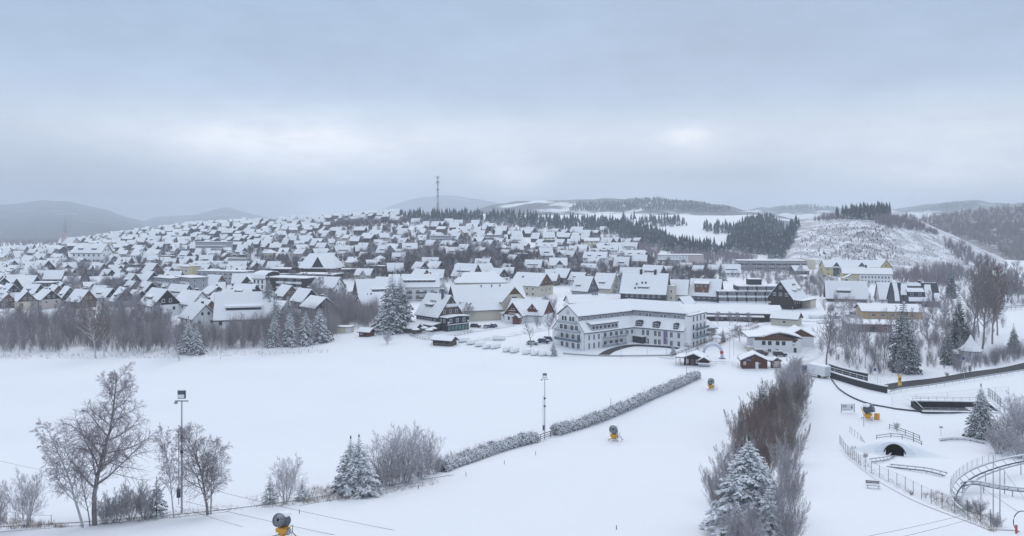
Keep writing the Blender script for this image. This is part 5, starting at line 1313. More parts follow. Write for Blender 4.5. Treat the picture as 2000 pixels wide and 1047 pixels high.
# the smallest, farthest houses: one mass of real houses
if rest:
    m = MB(); mats = ['wall_white', 'slate_dark', 'wall_cream', 'wall_grey', 'roof_snow', 'glass_dark', 'timber_weathered']
    for p, rot, k, sc in rest:
        a = MB(); L, Wd = rng.uniform(10, 17) * sc, rng.uniform(9, 11) * sc; e, rd = rng.uniform(3.4, 5.4), rng.uniform(7.2, 9.0); h = Wd / 2; kk = (rd - e) / h
        a.cur = rng.choice((0, 1, 1, 1, 2, 3, 6, 6)); a.ext([(-h, -3), (h, -3), (h, e), (0, rd), (-h, e)], -L/2, L/2)
        a.cur = 1; a.sheet([(-h-.6, e-.6*kk+.2), (0, rd+.2), (h+.6, e-.6*kk+.2)], -L/2-.5, L/2+.5, .22)
        a.cur = 4; a.sheet([(-h-.55, e-.6*kk+.5), (0, rd+.5), (h+.55, e-.6*kk+.5)], -L/2-.45, L/2+.45, .28)
        a.cur = 5
        for i in range(3):
            x = -L/3 + i * L/3; a.box(x-.6, x+.6, -h-.06, -h, e-1.9, e-.7)
        for s in (-1, 1):
            for y in (-h*.4, h*.4): a.box(min(s*L/2, s*L/2+s*.08), max(s*L/2, s*L/2+s*.08), y-.5, y+.5, e-.2, e+1.1)
        spin(a, rot); n = len(m.v); m.v += [(x+p.x, y+p.y, z+p.z) for x, y, z in a.v]; m.f += [tuple(i+n for i in f) for f in a.f]; m.mi += a.mi
    tag(m.build('far_houses', mats), 'mass of tiny snow-roofed houses on the highest and farthest slopes of town', 'houses', kind='stuff')
print('houses', len(acc), 'near', len(near))

# ------------------------------------------------------------------ trees of the town and the meadow edge
rng = random.Random(5)
LAND = [(-50, 'at the left picture edge'), (90, 'left of the copper birch'), (165, 'around the copper birch'), (235, 'right of the copper birch'), (320, 'left of the snow-laden spruces'), (400, 'right of the snow-laden spruces'),
        (470, 'under the long-dormer house'), (530, 'below the balcony block'), (590, 'under the row of spruces'), (650, 'by the cream shed'), (720, 'left of the great spruce'), (800, 'behind the apartment house'), (860, 'above the guest house'),
        (920, 'above the inn'), (990, 'behind the inn ridge'), (1060, 'above the broad guest house'), (1130, 'above the steep houses'), (1200, 'left of the two-chimney inn'), (1290, 'above the two-chimney inn'), (1370, 'above the brown-dormer house'),
        (1450, 'above the stepped flats'), (1530, 'below the school'), (1600, 'at the grove\'s village end'), (1650, 'left in the grove'), (1700, 'mid grove'), (1750, 'near the narrow spruce'), (1800, 'right of the laden spruce'), (1860, 'near the dark spruce'), (1920, 'behind the pavilion'), (1985, 'by the fenced snowfield')]
KDESC = {'needles': 'dark', 'needles_frosted': 'frosted', 'twig_frosted': 'frosted', 'twig': 'grey', 'twig_brown': 'brownish', 'twig_red': 'reddish'}
def scatter(n, poly, kinds, hr, label, group, cat='tree', r=3.0, wr=(0.85, 1.15), name=None, seed=1, avoid=True):
    g = random.Random(seed); k = 0; tries = 0
    ys = [q[1] for q in poly]; xs = [q[0] for q in poly]
    while k < n and tries < n * 14:
        tries += 1
        x, y = g.uniform(min(xs), max(xs)), g.uniform(min(ys), max(ys))
        if not inpoly(x, y, poly): continue
        p = P(x, y)
        if avoid and not free(p.x, p.y, r * .35): continue
        h = g.uniform(*hr); kd = g.choice(kinds)
        f = (h - hr[0]) / (hr[1] - hr[0]); sz = 'small' if f < .33 else 'tall' if f > .66 else 'medium'
        t = (y - min(ys)) / (max(ys) - min(ys)); row = 'back' if t < .34 else 'front' if t > .67 else 'middle'
        w = min(LAND, key=lambda q: abs(q[0] - x))[1]
        tr = 'pale-trunked ' if kd.trunk.materials[0].name == 'bark_birch' else ''
        lab = f'{sz} {KDESC.get(kd.crown.materials[0].name, "grey")} {tr}{label}, {row} row, {w}'
        kd.put(p, lab, cat, group, h, h * g.uniform(*wr), g.uniform(0, 6.28), name); k += 1
# the belt of leafless trees along the far edge of the meadow
scatter(56, [(-20, 676), (0, 622), (130, 612), (330, 630), (345, 690), (180, 694), (-20, 694)], K_BELT, (.75, 1.12), 'bare thicket tree', 'leafless trees on the left edge of the meadow', seed=2)
scatter(34, [(430, 655), (560, 640), (700, 628), (640, 668), (600, 678), (440, 684), (425, 680)], K_BELT, (.55, .8), 'bare thicket tree', 'leafless trees below the gabled houses', seed=3)
scatter(16, [(640, 596), (700, 610), (740, 636), (650, 640), (620, 610)], K_ROUND, (.8, 1.2), 'bare round tree', 'leafless trees left of the great spruce', seed=4)
scatter(24, [(160, 560), (330, 575), (360, 600), (240, 612), (120, 590), (130, 560)], K_ROUND, (.8, 1.2), 'bare round tree', 'leafless trees under the church', seed=6)
scatter(12, [(80, 520), (250, 520), (280, 545), (160, 560), (70, 545)], K_ROUND, (.9, 1.4), 'bare round tree', 'leafless trees below the church', seed=7)
scatter(16, [(560, 555), (650, 560), (690, 600), (600, 596), (560, 580)], K_ROUND, (1.0, 1.5), 'bare hotel tree', 'leafless trees before the block hotels', seed=8, avoid=False)
scatter(30, [(300, 470), (760, 450), (980, 470), (980, 540), (640, 545), (300, 520)], K_ROUND, (.8, 1.25), 'bare slope tree', 'leafless trees on the middle slope', seed=9)
scatter(14, [(780, 500), (1040, 495), (1080, 540), (900, 552), (780, 540)], K_ROUND, (.7, 1.1), 'bare garden tree', 'garden trees behind the inn', seed=10)
scatter(12, [(1080, 480), (1220, 500), (1330, 525), (1320, 548), (1100, 545)], K_ROUND, (.7, 1.1), 'bare garden tree', 'garden trees above the white hotel', seed=12)
scatter(12, [(1330, 520), (1600, 535), (1640, 560), (1600, 580), (1440, 530)], K_ROUND, (.7, 1.2), 'bare tree', 'leafless trees near the school', seed=13)
scatter(10, [(-10, 500), (70, 500), (110, 520), (60, 560), (-10, 560)], K_ROUND, (.8, 1.3), 'bare valley tree', 'leafless trees at the left end of the valley', seed=14)
scatter(12, [(940, 620), (960, 600), (900, 605), (892, 628), (940, 632)], K_ROUND, (.9, 1.3), 'bare tree by dark gable', 'leafless trees before the inn', seed=15, avoid=False)
scatter(34, [(1595, 690), (1625, 660), (1740, 655), (1790, 680), (1800, 728), (1720, 735), (1640, 718)], K_POLE, (.75, 1.1), 'bare pole tree', 'slim trees in the grove above the retaining wall', seed=16)
scatter(20, [(1780, 640), (1830, 600), (1860, 610), (1900, 690), (1840, 720), (1790, 712)], K_BELT + K_POLE, (.7, 1.1), 'bare grove tree', 'leafless trees near the white pavilion', seed=17)
scatter(22, [(1760, 555), (1850, 545), (2010, 520), (2010, 592), (1930, 600), (1850, 575)], K_BELT + K_ROUND, (.9, 1.4), 'bare hillfoot tree', 'leafless trees at the foot of the hill', seed=18, avoid=False)
scatter(12, [(1940, 596), (2005, 560), (2010, 600)], K_BELT, (1.2, 1.7), 'bare tree above snowfield', 'frosted trees above the fenced snowfield', seed=19, avoid=False)
for sd, n, poly in ((31, 34, [(300, 490), (620, 470), (980, 480), (980, 545), (640, 548), (320, 545)]), (32, 16, [(1080, 490), (1300, 515), (1430, 535), (1400, 556), (1090, 552)]), (36, 14, [(200, 490), (420, 480), (420, 540), (200, 530)]), (33, 10, [(120, 530), (300, 545), (340, 600), (150, 600)]), (34, 10, [(420, 580), (640, 590), (690, 612), (420, 640)]), (35, 8, [(1440, 535), (1640, 548), (1640, 575), (1600, 580)])):
    scatter(n, poly, K_FIRS, (.34, .78), 'garden spruce', 'garden spruces between the houses', 'spruce', r=3, seed=sd)
# conifers seen one by one in town
def conifer(px, py, hpx, label, kind=None, wide=1.0, group=None):
    p = P(px, py); H = hpx * p.y / F; k = kind or K_FIRS[int(px) % 3]; base = 20.0 if k in (K_SPRUCE_D, K_SPRUCE_T) else 14.0 if k in K_FIRS else 9.0 if k is K_SPRUCE else 6.5 if k is K_SPRUCE_B else 4.0
    return k.put(p, label, 'spruce', group, H / base, H / base * wide, px * 1.7)
conifer(766, 648, 118, 'great double spruce heavy with snow beside the dark guest house', K_SPRUCE_D, 1.25)
conifer(783, 646, 112, 'right-leaning partner of the great double spruce by the guest house', K_SPRUCE_D, 1.05)
conifer(525, 640, 102, 'tall snow-dusted spruce in front of the balcony block hotel', K_SPRUCE_D, 1.0)
conifer(540, 644, 70, 'shorter bushy spruce at the foot of the tall one by the balcony block', K_FIRS[1], 1.1)
conifer(536, 676, 66, 'leftmost of the frosted spruces standing along the brown thicket', K_FIRS[1], 1.0); conifer(566, 675, 72, 'frosted spruce second in the row along the brown thicket', K_FIRS[1], 1.0)
conifer(597, 673, 70, 'frosted spruce third in the row along the brown thicket', K_FIRS[1], 1.0); conifer(624, 668, 72, 'frosted spruce at the right end of the row, beside the cream shed', K_FIRS[1], 1.1)
conifer(368, 690, 72, 'snow-laden spruce leaning by the pale birch at the meadow edge', K_FIRS[1], .95); conifer(384, 692, 60, 'smaller snow-laden spruce right of the pale birch at the meadow edge', K_FIRS[1], .95)
conifer(865, 578, 36, 'round snowy spruce at the end of the apartment house', K_FIRS[1], 1.3); conifer(898, 560, 38, 'slender frosted spruce behind the inn roof', K_FIRS[1], .9)
conifer(1066, 598, 28, 'bushy snow-covered pine beside the broad guest house', K_FIRS[1], 1.6); conifer(1081, 695, 32, 'young spruce at the left corner of the white hotel', K_FIRS[1], .9)
conifer(40, 548, 42, 'bushy frosted conifer, left of two under the church', K_FIRS[1], 1.3); conifer(66, 550, 34, 'bushy frosted conifer, right of two under the church', K_FIRS[1], 1.3)
conifer(965, 455, 22, 'single dark fir on the upper slope under the fir ridge', K_FIRS[0], 1.3); conifer(672, 436, 22, 'dark round-topped fir, left of a pair on the skyline field', K_FIRS[0], 1.2); conifer(681, 436, 21, 'dark round-topped fir, right of a pair on the skyline field', K_FIRS[0], 1.2)
conifer(700, 436, 17, 'small pointed fir alone on the skyline field', K_FIRS[2], 1.2); conifer(1222, 436, 13, 'tiny lone fir on the far snowfield', K_FIRS[0], 1.2)
for i, (x, y, h) in enumerate([(1318, 568, 46), (1340, 572, 50), (1356, 570, 40), (1328, 552, 34), (1412, 548, 34), (1388, 546, 32)]):
    conifer(x, y, h, 'green spruce between two-chimney inn and brown-dormer house', K_FIRS[(0, 2)[i % 2]], 1.0, 'green spruces beside the brown-dormer house')
for i, (x, y, h) in enumerate([(1205, 572, 40), (1216, 566, 32)]): conifer(x, y, h, ('taller', 'shorter')[i] + ' frosted spruce left of the two-chimney inn', K_FIRS[1], 1.1)
conifer(1608, 528, 20, 'narrow dark fir between the school and the yellow house', K_FIRS[2], .8); conifer(710, 552, 26, 'frosted pine behind the barn-like house', K_FIRS[1], 1.4)
conifer(1772, 728, 118, 'tall snow-laden spruce in front of the orange villa', K_SPRUCE_D, .85); conifer(1764, 722, 146, 'taller narrow spruce at the edge of the grove', K_SPRUCE_D, .78)
conifer(1873, 685, 118, 'tall dark spruce left of the white pavilion', K_SPRUCE_D, .62); conifer(1890, 690, 72, 'thin spruce close behind the white pavilion', K_SPRUCE_D, .65); conifer(1852, 712, 78, 'frosted spruce in front of the tall dark spruce', K_SPRUCE_D, .8)
conifer(1858, 582, 62, 'snow-striped spruce beside the house with the patchy roof', K_SPRUCE_D, .75); conifer(1929, 600, 92, 'dark spruce rising behind the tall brown trees', K_SPRUCE_D, .7)
conifer(1980, 690, 58, 'small spruce at the corner of the fenced snowfield', K_SPRUCE_D, .9); conifer(1916, 854, 104, 'spruce with drooping snowy boughs by the sunken basin', K_SPRUCE_D, 1.1)
conifer(1315, 693, 21, 'tiny planted spruce, left one in front of the hotel drive', K_FIRS[1], 1.0); conifer(1362, 693, 24, 'tiny planted spruce behind the porch hut', K_FIRS[1], .8); conifer(1325, 672, 18, 'small snowy pine against the wall of the white hotel', K_FIRS[1], 1.2); conifer(1412, 668, 30, 'clipped column-shaped conifer beside the lane fence', K_FIRS[1], .6)
# tall brown trees on the right
for i, (x, y, h, k) in enumerate([(1902, 668, 152, 1), (1918, 684, 170, 0), (1938, 672, 150, 2), (1912, 650, 120, 0), (1948, 655, 130, 2)]):
    p = P(x, y); H = h * p.y / F / 24; K_TALL[k].put(p, 'tall brown tree', 'tree', 'tall brown trees behind the pavilion', H, H * .8, i * 1.3)
_lab = ['tall leafless tree left of the pavilion with grey trunk', 'tallest leafless tree with forked trunk right above the pavilion', 'tall reddish leafless tree nearest the fenced snowfield', 'slim grey-brown tree between the taller two behind the pavilion', 'reddish leafless tree in front of the dark rising spruce']
for o in list(bpy.data.objects):
    if o.get('group') == 'tall brown trees behind the pavilion': o['label'] = _lab.pop(0)
# single trees at the meadow edge
def single(k, px, py, hpx, base, label, cat='tree', w=1.0, rz=0.0, group=None):
    p = P(px, py); h = hpx * p.y / F / base; return k.put(p, label, cat, group, h, h * w, rz)
single(K_RED, 187, 700, 118, 15, 'pale-trunked birch with copper twigs at the meadow edge', 'birch')
single(K_RED, 203, 696, 90, 15, 'smaller copper-twigged birch behind the pale one', 'birch', .8, 2)
single(K_BIRCH_B, 6, 696, 58, 10, 'white birch trunk leaning at the far left meadow edge', 'birch', .8); single(K_BIRCH_B, 351, 704, 92, 10, 'pale birch leaning beside the snow-laden spruces', 'birch', .9, 3)
for i, (x, y, h) in enumerate([(430, 702, 58), (512, 696, 60), (552, 690, 46), (585, 690, 40), (610, 682, 50), (322, 697, 44)]):
    single(K_BIRCH_B, x, y, h, 10, ['thin white birch left of the brown thicket', 'slim birch in front of the brown thicket', 'slim birch before the row of frosted spruces', 'short slim birch right of the thicket', 'slim birch at the right end of the thicket', 'low pale sapling beside the copper birch'][i], 'birch', .7, i * 1.1)
single(K_VASE, 756, 672, 30, 7.5, 'tiny bare tree standing alone in the snow below the great spruce'); single(K_POLE[0], 1037, 678, 62, 12, 'bare street tree between the chalet and the hotel', w=1.9); single(K_POLE[1], 1072, 660, 50, 12, 'bare street tree beside the hotel gable', w=1.6)
single(K_VASE, 1655, 700, 110, 7.5, 'bare multi-stemmed tree by the tracks beside the chalet', w=.7); single(K_TALL[1], 1614, 715, 108, 24, 'tall bare tree where the tracks enter the village street', w=1.2); single(K_ROUND[0], 1390, 668, 26, 8, 'round frosted tree in the beer garden', w=1.5); single(K_ROUND[1], 1445, 668, 30, 8, 'frosted bush at the left end of the arched-gable chalet', w=1.2)
for i, x in enumerate((1402, 1425, 1440, 1462)): single(K_ROUND[0], x, 634 - i * -.5, 24, 8, f'pollarded round tree, {ORD[i]} along the long low restaurant', w=.9, rz=i)
# ------------------------------------------------------------------ foreground trees
def place(k, px, py, hpx, base, label, cat, w=1.0, rz=0.0, group=None):
    p = P(px, py); h = hpx * p.y / F / base; return k.put(p, label, cat, group, h, h * w, rz)
place(K_BIGBIRCH, 186, 1026, 292, 17, 'largest leafless birch with forked crown, left of the floodlight mast', 'birch', 1.0, .4)
place(K_BIRCH_B, 163, 1030, 215, 10, 'leaning slim birch whose trunk bows out beside the largest birch', 'birch', .95, 2.6)
place(K_THIN, 176, 1028, 150, 8, 'upright sapling between the leaning birch and the largest birch', 'tree', .8, 1)
place(K_BIRCH_A, 405, 1006, 186, 11.5, 'leafless birch with drooping right side, right of the floodlight mast', 'birch', 1.02, .9)
place(K_BIRCH_B, 411, 1004, 160, 10, 'second stem of the birch right of the floodlight mast', 'birch', .9, 4.4)
place(K_BIRCH_B, 340, 1012, 178, 10, 'slim pale birch just left of the floodlight mast', 'birch', .6, 1.8)
place(K_VASE, 50, 1030, 120, 7.5, 'bare young tree with several stems at the far left', 'tree', .8, 0)
place(K_BUSH, -14, 1040, 100, 4, 'dense twiggy shrub cut by the left edge', 'shrub', .7, 0)
place(K_SPRUCE_S, 306, 1010, 78, 4, 'dark little spruce under the birches', 'spruce', .9)
for i, (x, y, h) in enumerate([(228, 1020, 70), (256, 1016, 78), (282, 1014, 64), (206, 1024, 54)]):
    place(K_BUSH, x, y, h, 4, ['brushy shrub right of the largest birch trunk', 'thick shrub between the birch and the little spruce', 'low shrub against the little dark spruce', 'small shrub at the foot of the largest birch'][i], 'shrub', .95, i)
place(K_VASE, 557, 985, 100, 7.5, 'round bare tree between two small snowy spruces', 'tree', 1.0, 1.0)
place(K_SPRUCE_S, 527, 984, 52, 4, 'small snowy spruce left of the round bare tree', 'spruce', 1.1, 0); place(K_SPRUCE_S, 590, 978, 44, 4, 'small snowy spruce right of the round bare tree', 'spruce', 1.1, 1)
place(K_SPRUCE, 685, 962, 110, 9, 'snowy spruce, left of the pair at the start of the hedge', 'spruce', 1.15, .3); place(K_SPRUCE, 701, 967, 118, 9, 'snowy spruce, right of the pair at the start of the hedge', 'spruce', 1.15, 2)
for i, (x, y, h, w) in enumerate([(750, 948, 110, 1.0), (783, 942, 122, 1.0), (815, 932, 100, .95), (838, 928, 84, .7)]):
    place(K_VASE, x, y, h, 7.5, ['bare tree close beside the spruce pair', 'tallest of the bare trees at the start of the hedge', 'bare tree nearest the clipped hedge', 'thin bare tree leaning over the hedge end'][i], 'tree', w, i * .8)
for i, (x, y, h) in enumerate([(738, 954, 50), (765, 950, 56), (795, 944, 54), (822, 936, 44), (850, 926, 40)]):
    place(K_BUSH, x, y, h, 4, 'frosted twiggy undergrowth shrub below the bare trees by the hedge', 'shrub', 1.1, i, 'shrubs below the bare trees by the hedge')
# the clump in the middle of the slope
_cl = [(1552, 752, 62, 2), (1532, 768, 66, 2), (1562, 778, 72, 2), (1540, 800, 80, 2), (1558, 815, 84, 1), (1508, 815, 74, 1), (1530, 835, 92, 1), (1502, 842, 92, 0), (1472, 850, 84, 0), (1548, 858, 84, 1), (1448, 876, 88, 1), (1480, 882, 100, 0),
       (1515, 890, 104, 0), (1542, 905, 92, 1), (1446, 930, 112, 1), (1500, 935, 116, 0), (1535, 955, 110, 2), (1428, 975, 122, 2), (1545, 1010, 118, 2), (1414, 1030, 120, 2), (1510, 1045, 128, 2), (1540, 1080, 126, 2), (1440, 1090, 120, 2), (1556, 735, 40, 2), (1562, 795, 76, 2), (1400, 985, 84, 2), (1470, 1100, 110, 2), (1475, 1062, 84, 2), (1500, 1030, 92, 2), (1435, 1010, 84, 2), (1455, 985, 70, 2), (1482, 905, 72, 2)]
for i, (x, y, h, k) in enumerate(_cl):
    kd = ['copper-brown', 'grey-brown', 'pale frosted'][k]; hgt = 'top end' if y < 775 else 'upper part' if y < 830 else 'middle' if y < 900 else 'lower part' if y < 990 else 'foot'
    edge_l = 1575 - (y - 700) * .62; sd = 'left edge' if x < edge_l - 25 else 'right edge' if x > edge_l + 50 else 'core'
    lab = f'{kd} twiggy shrub at the {sd} of the slope thicket, {hgt}'
    place(K_BRUSH[k], x, y, h, 6.5, lab, 'shrub', (.80 if y < 900 else .72) + .1 * math.sin(i * 3), i * 1.1, ['copper shrubs of the slope thicket', 'grey-brown shrubs of the slope thicket', 'frosted shrubs of the slope thicket'][k])
place(K_SPRUCE, 1490, 836, 92, 9, 'upper frosted spruce with thin tip at the left edge of the slope thicket', 'spruce', .8, 1)
place(K_SPRUCE_N, 1462, 1040, 188, 9, 'large frosted spruce at the lower end of the slope thicket', 'spruce', 1.35, .6)
place(K_SPRUCE_B, 1500, 1062, 120, 6.5, 'lower frosted spruce at the right foot of the slope thicket', 'spruce', 1.0, 2); place(K_SPRUCE_B, 1440, 1070, 96, 6.5, 'small frosted spruce at the left foot of the slope thicket', 'spruce', 1.1, 2.8)
for i, (x, y, h, w) in enumerate([(1985, 860, 100, 1.0), (1965, 880, 76, 1.1), (1950, 886, 56, 1.2), (2005, 880, 110, 1.0), (1990, 895, 60, 1.2)]):
    place(K_VASE if i in (0, 3) else K_BUSH, x, y, h, 7.5 if i in (0, 3) else 4, ['greyish leafless tree above the coaster track', 'frosted shrub between the spruce and coaster track', 'low yellowish frosted shrub under the drooping spruce', 'leafless tree cut by the right edge', 'shrub close above the coaster bend'][i], 'shrub' if i not in (0, 3) else 'tree', w, i)
for i, (x, y, h) in enumerate([(1893, 1000, 26), (1912, 1005, 32), (1868, 985, 16), (1945, 1030, 30), (1780, 968, 10), (1668, 882, 12), (1690, 895, 12), (1750, 838, 14), (1945, 700, 16), (1968, 692, 18), (1850, 736, 10)]):
    place(K_BUSH, x, y, h, 4, 'small dry shrub poking through snow along the coaster slope', 'shrub', 1.1, i, 'dry shrubs along the coaster slope')
# dry grass poking out of the snow
def tufts(regs, seed, name='dry_grass'):
    rng = random.Random(seed); V, T = [], []
    for poly, n, hh in regs:
        for x, y in sample(poly, n, rng):
            p = P(x, y)
            for _ in range(5):
                a = rng.uniform(0, 6.28); l = rng.uniform(.3, 1) * hh; q = Vector((math.cos(a)*l*.4, math.sin(a)*l*.4, l)); b = p + Vector((rng.uniform(-.15, .15), rng.uniform(-.15, .15), -.1)); w = .014
                k = len(V); V += [b + Vector((w, 0, 0)), b + Vector((-w*.5, w, 0)), b + Vector((-w*.5, -w, 0)), b + q]; T += [(k, k+1, k+3), (k+1, k+2, k+3), (k+2, k, k+3), (k+2, k+1, k)]
    return tag(add(name, np_mesh(name, [tuple(v) for v in V], T, 'dry_grass')), 'dry grass and weeds sticking up through the snow along the hedge line and coaster slope', 'grass', kind='stuff')
tufts([([(0, 1034), (0, 1012), (60, 1018), (140, 1030)], 260, .8), ([(140, 1032), (300, 1004), (440, 985), (480, 996), (300, 1018)], 240, .6), ([(590, 985), (600, 955), (660, 950), (730, 960), (680, 978)], 420, 1.0), ([(470, 975), (520, 965), (620, 960), (600, 985), (500, 995)], 160, .7),
       ([(730, 960), (850, 935), (860, 945), (740, 968)], 160, .6), ([(1640, 880), (1655, 870), (1705, 915), (1690, 915)], 160, .6), ([(1790, 965), (1830, 960), (1960, 1025), (1940, 1040), (1850, 1000)], 420, .8), ([(0, 694), (350, 690), (640, 684), (640, 690), (350, 700), (0, 702)], 500, 1.3), ([(1700, 915), (1790, 965), (1780, 972), (1690, 920)], 120, .5)], 51)
# ------------------------------------------------------------------ clipped hedge in two lengths
def hedge(pts, hm, wm, n, label, seed):
    rng = random.Random(seed); pp = world_path(pts, .6); V, Q = [], []
    core = MB(); m = len(pp)
    for i in range(n):
        t = rng.random() * (m - 1); j = int(t); p = pp[j].lerp(pp[min(j+1, m-1)], t - j); tv = (pp[min(j+1, m-1)] - pp[max(j-1, 0)]); nr = Vector((-tv.y, tv.x, 0)).normalized()
        a = rng.uniform(0, math.pi); rr = math.sqrt(rng.uniform(.35, 1)); lo = hm * (.90 + .13 * math.sin(t * .35) + .08 * math.sin(t * 1.1) + .10 * math.sin(t * 2.3 + 1.7 * math.sin(t * .21)))
        c = p + nr * math.cos(a) * wm / 2 * rr + Vector((0, 0, math.sin(a) ** .55 * lo * rr + .05))
        for _ in range(2):
            dv = Vector((rng.gauss(0, 1), rng.gauss(0, 1), rng.gauss(.35, .7))).normalized() * rng.uniform(.18, .42)
            lozenge(V, Q, c - dv * .5, c + dv, rng.uniform(.08, .17), rng.uniform(.05, .10), 0)
    o = add('hedge', np_mesh('hedge', [tuple(v) for v in V], Q, 'hedge_leaf')); tag(o, label, 'hedge')
    S = []
    for i in range(int(n / 14)):
        t = rng.random() * (m - 1); p = pp[int(t)]; q = p + Vector((rng.gauss(0, wm * .3), rng.gauss(0, wm * .3), hm * rng.uniform(.8, 1.35))); S.append((p, q, .03, .012))
    add('stems', segs_mesh('hedge_stems', S, 'twig'), o); return o
hedge([(862, 922), (900, 908), (950, 890), (1000, 874), (1046, 862)], 2.0, 2.3, 8000, 'lower length of frosted hedge running up to the second floodlight mast', 61)
hedge([(1082, 850), (1130, 836), (1180, 818), (1230, 797), (1280, 774), (1320, 757), (1362, 738)], 2.1, 2.5, 12000, 'upper length of frosted hedge running from the second mast to the ski huts', 62)
# ------------------------------------------------------------------ masts, posts and wires
def floodlight(px, py, ytop, label):
    p = P(px, py); H = (py - ytop) * p.y / F; r = thing('floodlight_mast', label, 'floodlight mast', p)
    MB().tube([(0, 0, -.4), (0, 0, H * .45), (0, 0, H - .9)], [.13, .10, .075], 10).build('pole', 'steel', r); MB().tube([(-.35, 0, 1.0), (-.35, 0, H * .68)], .035, 5).build('cable_pipe', 'rubber', r)
    MB().box(-.45, -.1, -.35, -.1, 1.9, 2.9).build('switch_box', 'steel_dark', r); MB().box(-.75, .75, -.08, .08, H - .95, H - .82).build('crossbar', 'steel', r)
    f = MB().box(-.42, .42, -.16, .16, H - .6, H + .32).build('lamp_housing', 'steel_dark', r); MB().box(-.34, .34, -.2, -.162, H - .22, H + .24).build('lamp_glass', 'glass_blue', f)
    MB().box(-.44, .44, -.18, .18, H + .323, H + .43).build('snow', 'roof_snow', f); MB().box(-.36, .36, -.3, -.202, H - .5, H - .12).build('snow', 'roof_snow', f)
    for z in (.62, .5): MB().tube([(0, 0, H * z), (0, 0, H * z + .35)], .19, 8).build('clamp', 'rubber', r)
    MB().box(-.8, -.5, -.15, .15, H - 1.2, H - .96).build('junction_box', 'steel', r)
    return r
floodlight(355, 1003, 768, 'dark floodlight mast standing among the birches'); floodlight(1064, 858, 732, 'floodlight mast standing in the gap of the hedge')
def post(name, px, py, hpx, r_, mat, label, cat, group=None, head=None):
    p = P(px, py); H = hpx * p.y / F; o = MB().tube([(0, 0, -.3), (0, 0, H)], [r_, r_ * .7], 6).build(name, mat, None, p); tag(o, label, cat, group)
    if head == 'lamp': MB().box(-.3, .3, -.18, .18, H + .002, H + .35).build('lamp_head', 'steel', o)
    if head == 'sign': MB().box(-.35, .35, -.04, .04, H - .1, H + .7).build('sign_face', 'sign_blue', o)
    return o
post('lamp_post', 1341, 744, 72, .08, 'steel', 'thin pale lamp post beside the upper end of the hedge', 'lamp post', head='lamp')
for i, (x, y, h) in enumerate([(1425, 700, 44), (1433, 696, 40), (1213, 700, 30), (1264, 694, 28), (1302, 696, 34)]): post('lamp_post', x, y, h, .06, 'steel', ['thin street lamp right of the inflatable arch', 'thin street lamp behind the other, right of the arch', 'low lamp post left of the hotel drive', 'low lamp post in the hotel forecourt', 'lamp post before the banner of the white hotel'][i], 'lamp post', 'thin lamp posts around the hotel lane', 'lamp')
for i, (x, y) in enumerate([(817, 955), (910, 930), (985, 907), (1046, 889), (585, 1003), (1204, 1034)]): post('marker_post', x, y, 8, .05, 'rubber', ['marker post below the bare trees', 'second marker post along the hedge', 'third marker post along the hedge', 'marker post nearest the second mast', 'marker post right of the large snow cannon', 'tiny dark stake alone on the slope'][i], 'post', 'marker posts along the piste')
for i, (x, y, h) in enumerate([(1687, 833, 20), (1330, 742, 10), (1193, 793, 16), (1742, 735, 9)]): post('marker_pole', x, y, h, .05, 'timber_brown', ['thin brown pole below the yellow snow cannon', 'short stake sticking out of the upper hedge', 'tall thin stake in the upper hedge', 'short pole beside the road'][i], 'pole')
post('traffic_sign', 1709, 738, 14, .05, 'steel', 'blue traffic sign on the snowy bank above the road', 'sign', head='sign'); post('road_sign', 1882, 722, 20, .06, 'steel', 'dark slanting sign post beside the upper road', 'sign', head='sign'); post('lamp_post', 1884, 746, 22, .06, 'steel', 'grey post on the guard rail side of the road', 'post')
post('sign_post', 1714, 762, 34, .05, 'steel', 'slim white pole where the railing meets the road', 'pole'); post('floodlight_pole', 1838, 850, 14, .05, 'steel', 'small lamp on a short pole near the drooping spruce', 'lamp post', head='lamp')
def cable(a, b, sag, r_, label, cat='cable'):
    n = 24; pts = []
    for i in range(n + 1):
        t = i / n; p = a.lerp(b, t); p.z -= sag * 4 * t * (1 - t); pts.append(p)
    return tag(MB().tube(pts, r_, 4).build('cable', 'rubber'), label, cat)
cable(P(425, 985, 1.6), W(860, 1052, 80), .25, .017, 'upper wire running from the birches past the large snow cannon'); cable(P(362, 1003, 1.4), W(870, 1086, 74), .25, .017, 'lower wire running from the floodlight mast past the large snow cannon'); cable(P(345, 1010, 1.2), W(640, 1072, 76), .2, .015, 'wire crossing just below the large snow cannon')
cable(W(1620, 1062, 70), P(1924, 1013, 1.0), .15, .015, 'upper thin wire over the snow towards the coaster fence'); cable(W(1690, 1064, 68), P(1930, 1020, .9), .15, .015, 'lower thin wire over the snow towards the coaster fence'); cable(W(-40, 1042, 78), P(450, 1008, .5), .1, .014, 'wire lying low over the snow at the far left')
cable(W(-60, 886, 96), P(186, 940, 0), .1, .012, 'faint wire slanting down to the largest birch')
def rope(pts, label):
    w = [P(x, y, .9) for x, y in pts]; tag(MB().tube(w, .018, 4).build('rope', 'steel_dark'), label, 'rope')
rope([(585, 1003), (720, 978), (817, 955)], 'thin rope between marker posts below the spruce pair')
